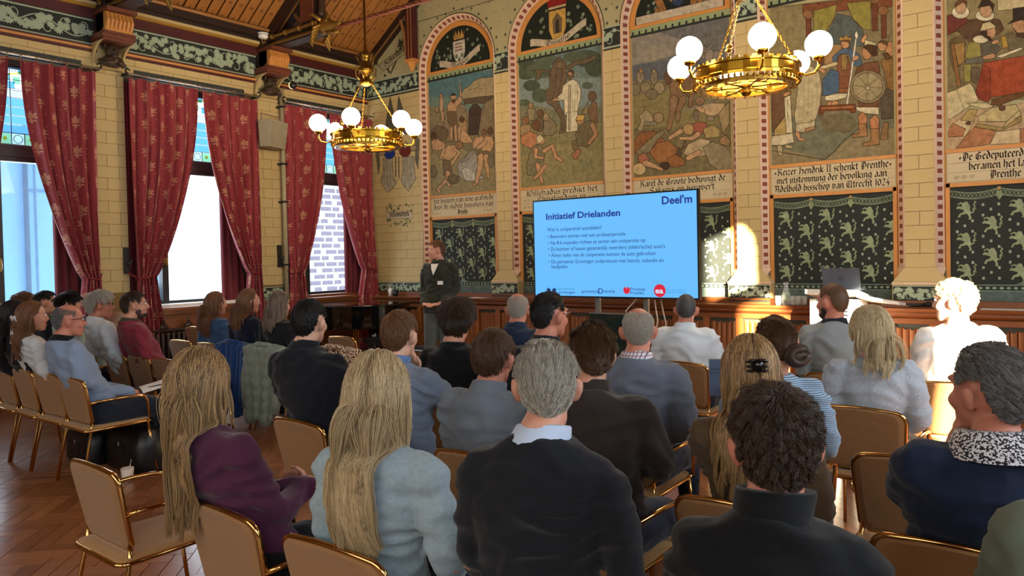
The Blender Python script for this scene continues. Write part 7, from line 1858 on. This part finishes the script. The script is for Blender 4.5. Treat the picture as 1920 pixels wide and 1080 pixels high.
bag('black leather bag under the chair of the white ribbon woman',3.45,-6.42,.24,.11,.30,0)
cp=thing('coffee_cup','white cup with a spoon standing on the parquet by the aisle','cup',(4.34,-6.52,0))
MB().lathe([(.03,0),(.042,.02),(.048,.10),(.044,.10),(.036,.02),(.01,.012)],n=16).build('cup_body',mat('cream_china','d9cdbd',.3),cp,True); o=MB(); o.tube([(.0,.0,.02),(.02,.02,.15)],.004,6); o.ell((.021,.021,.155),(.008,.004,.012)); o.build('spoon',mat('steel_rod','b5a99a',.3,.8),cp,True)
nt_=thing('notebook','open white notebook on the knees of the balding man','notebook',(4.16,-6.20,.655),R(-20))
o=MB(); o.add([(-.16,-.10,.0),(0,-.10,.012),(.16,-.10,.0),(.16,.12,.05),(0,.12,.062),(-.16,.12,.05)],[(0,1,4,5),(1,2,3,4)]); q=o.build('pages',mat('paper','e3e0da',.7),nt_,fix=False); q.modifiers.new('s','SOLIDIFY').thickness=.008
o=MB(); o.tube([(.05,-.05,.02),(.12,.05,.045)],.004,6); o.build('pen',M_blackp,nt_)
# claw clip, bun, ribbon, phone, badge
hc=Vector((9.31,-6.64,1.382-.131*1.04)); Rm=head_rot(31,0,0)
cl=MB(); b0=hc+Rm@Vector((0.0,-.128,.045)); 
for s_ in (-1,1):
    for k in range(3): p=b0+Rm@Vector((s_*.008,0,.016-.016*k)); cl.tube([p,p+Rm@Vector((s_*.016,-.010,.0)),p+Rm@Vector((s_*.028,.010,-.006))],[.007,.006,.003],6)
cl.ell(b0+Rm@Vector((0,-.014,0)),(.019,.016,.024),12,8); clo=cl.build('hair_claw_clip',mat('black_acetate','0a0a0c',.12,var=0),None,True); clo['label']='shiny black claw clip in the blond hair'; clo['category']='hair clip'
hb=Vector((9.09,-5.70,1.370-.131*1.03)); Rb=head_rot(38,0,-8)
bun=MB(); bc=hb+Rb@Vector((.045,-.115,-.045))
bun.ell(bc,(.054,.042,.044),14,8,Rb)
for k in range(3): bun.tube([bc+Rb@Vector((.048*math.cos(a+k*.5)*(1-.12*k),-.012*k-.012,.042*math.sin(a+k*.5)*(1-.12*k))) for a in [2*PI*z/16 for z in range(14)]],[.016]*14,6)
bo=bun.build('hair_bun',MATS['haircap_brown'],t25,True); bo.matrix_parent_inverse=t25.matrix_world.inverted() if False else Matrix.Translation(-Vector(t25.location))
rb=MB(); p=Vector((3.42,-6.81,1.396-.131))+head_rot(-12,0,0)@Vector((0,-.125,-.01))
for s_ in (-1,1): rb.tube([p,p+Vector((s_*.035,-.01,.02)),p+Vector((s_*.05,-.0,-.01)),p],[.006,.012,.010,.004],6); rb.tube([p,p+Vector((s_*.015,-.02,-.10)),p+Vector((s_*.03,-.02,-.20))],[.006,.009,.008],6)
ro=rb.build('hair_ribbon',mat('white_ribbon','dfe0e2',.6),None,True); ro['label']='white ribbon tied in light brown hair'; ro['category']='ribbon'
ph=thing('phone','phone in a blue folding case held up by the woman with the claw clip','phone',(9.01,-6.22,1.145),R(24))
MB().box(-.032,.032,-.006,.006,-.078,.078).build('case_back',mat('blue_case','4a5a74',.5),ph); MB().box(.034,.060,-.004,.004,-.078,.078).build('case_flap',M_blackp,ph); MB().box(-.028,.028,.006,.009,-.072,.072).build('screen',M_blackp,ph); o=MB(); o.box(-.028,.028,-.0075,-.006,.018,.022); o.box(-.028,.028,-.0075,-.006,.034,.038); o.build('case_seam',mat('blue_seam','36435a',.5),ph)
def on_pr(p): return Vector(p)
bd=MB(); bd.box(-.125,-.055,.118,.126,1.34,1.385); bo=bd.build('name_badge',mat('paper','e3e0da',.7),pr)
bt_=MB()
for k in range(5): bt_.ell((0,.136-.004*k,1.42-.085*k),(.006,.004,.006),8,5)
bt_.build('button',mat('dark_button','14140f',.4),pr)
vn=MB(); vn.add([(-.050,.062,1.60),(.050,.062,1.60),(.034,.098,1.54),(.0,.128,1.455),(-.034,.098,1.54)],[(0,1,2,3,4)]); vn.build('undershirt',mat('white_tee','cfcac4',.8),pr)
ck=MB(); ck.tube([(-.10,.30,1.11),(-.11,.38,1.13)],.012,8); ck.build('clicker',M_blackp,None,True) if 0 else None
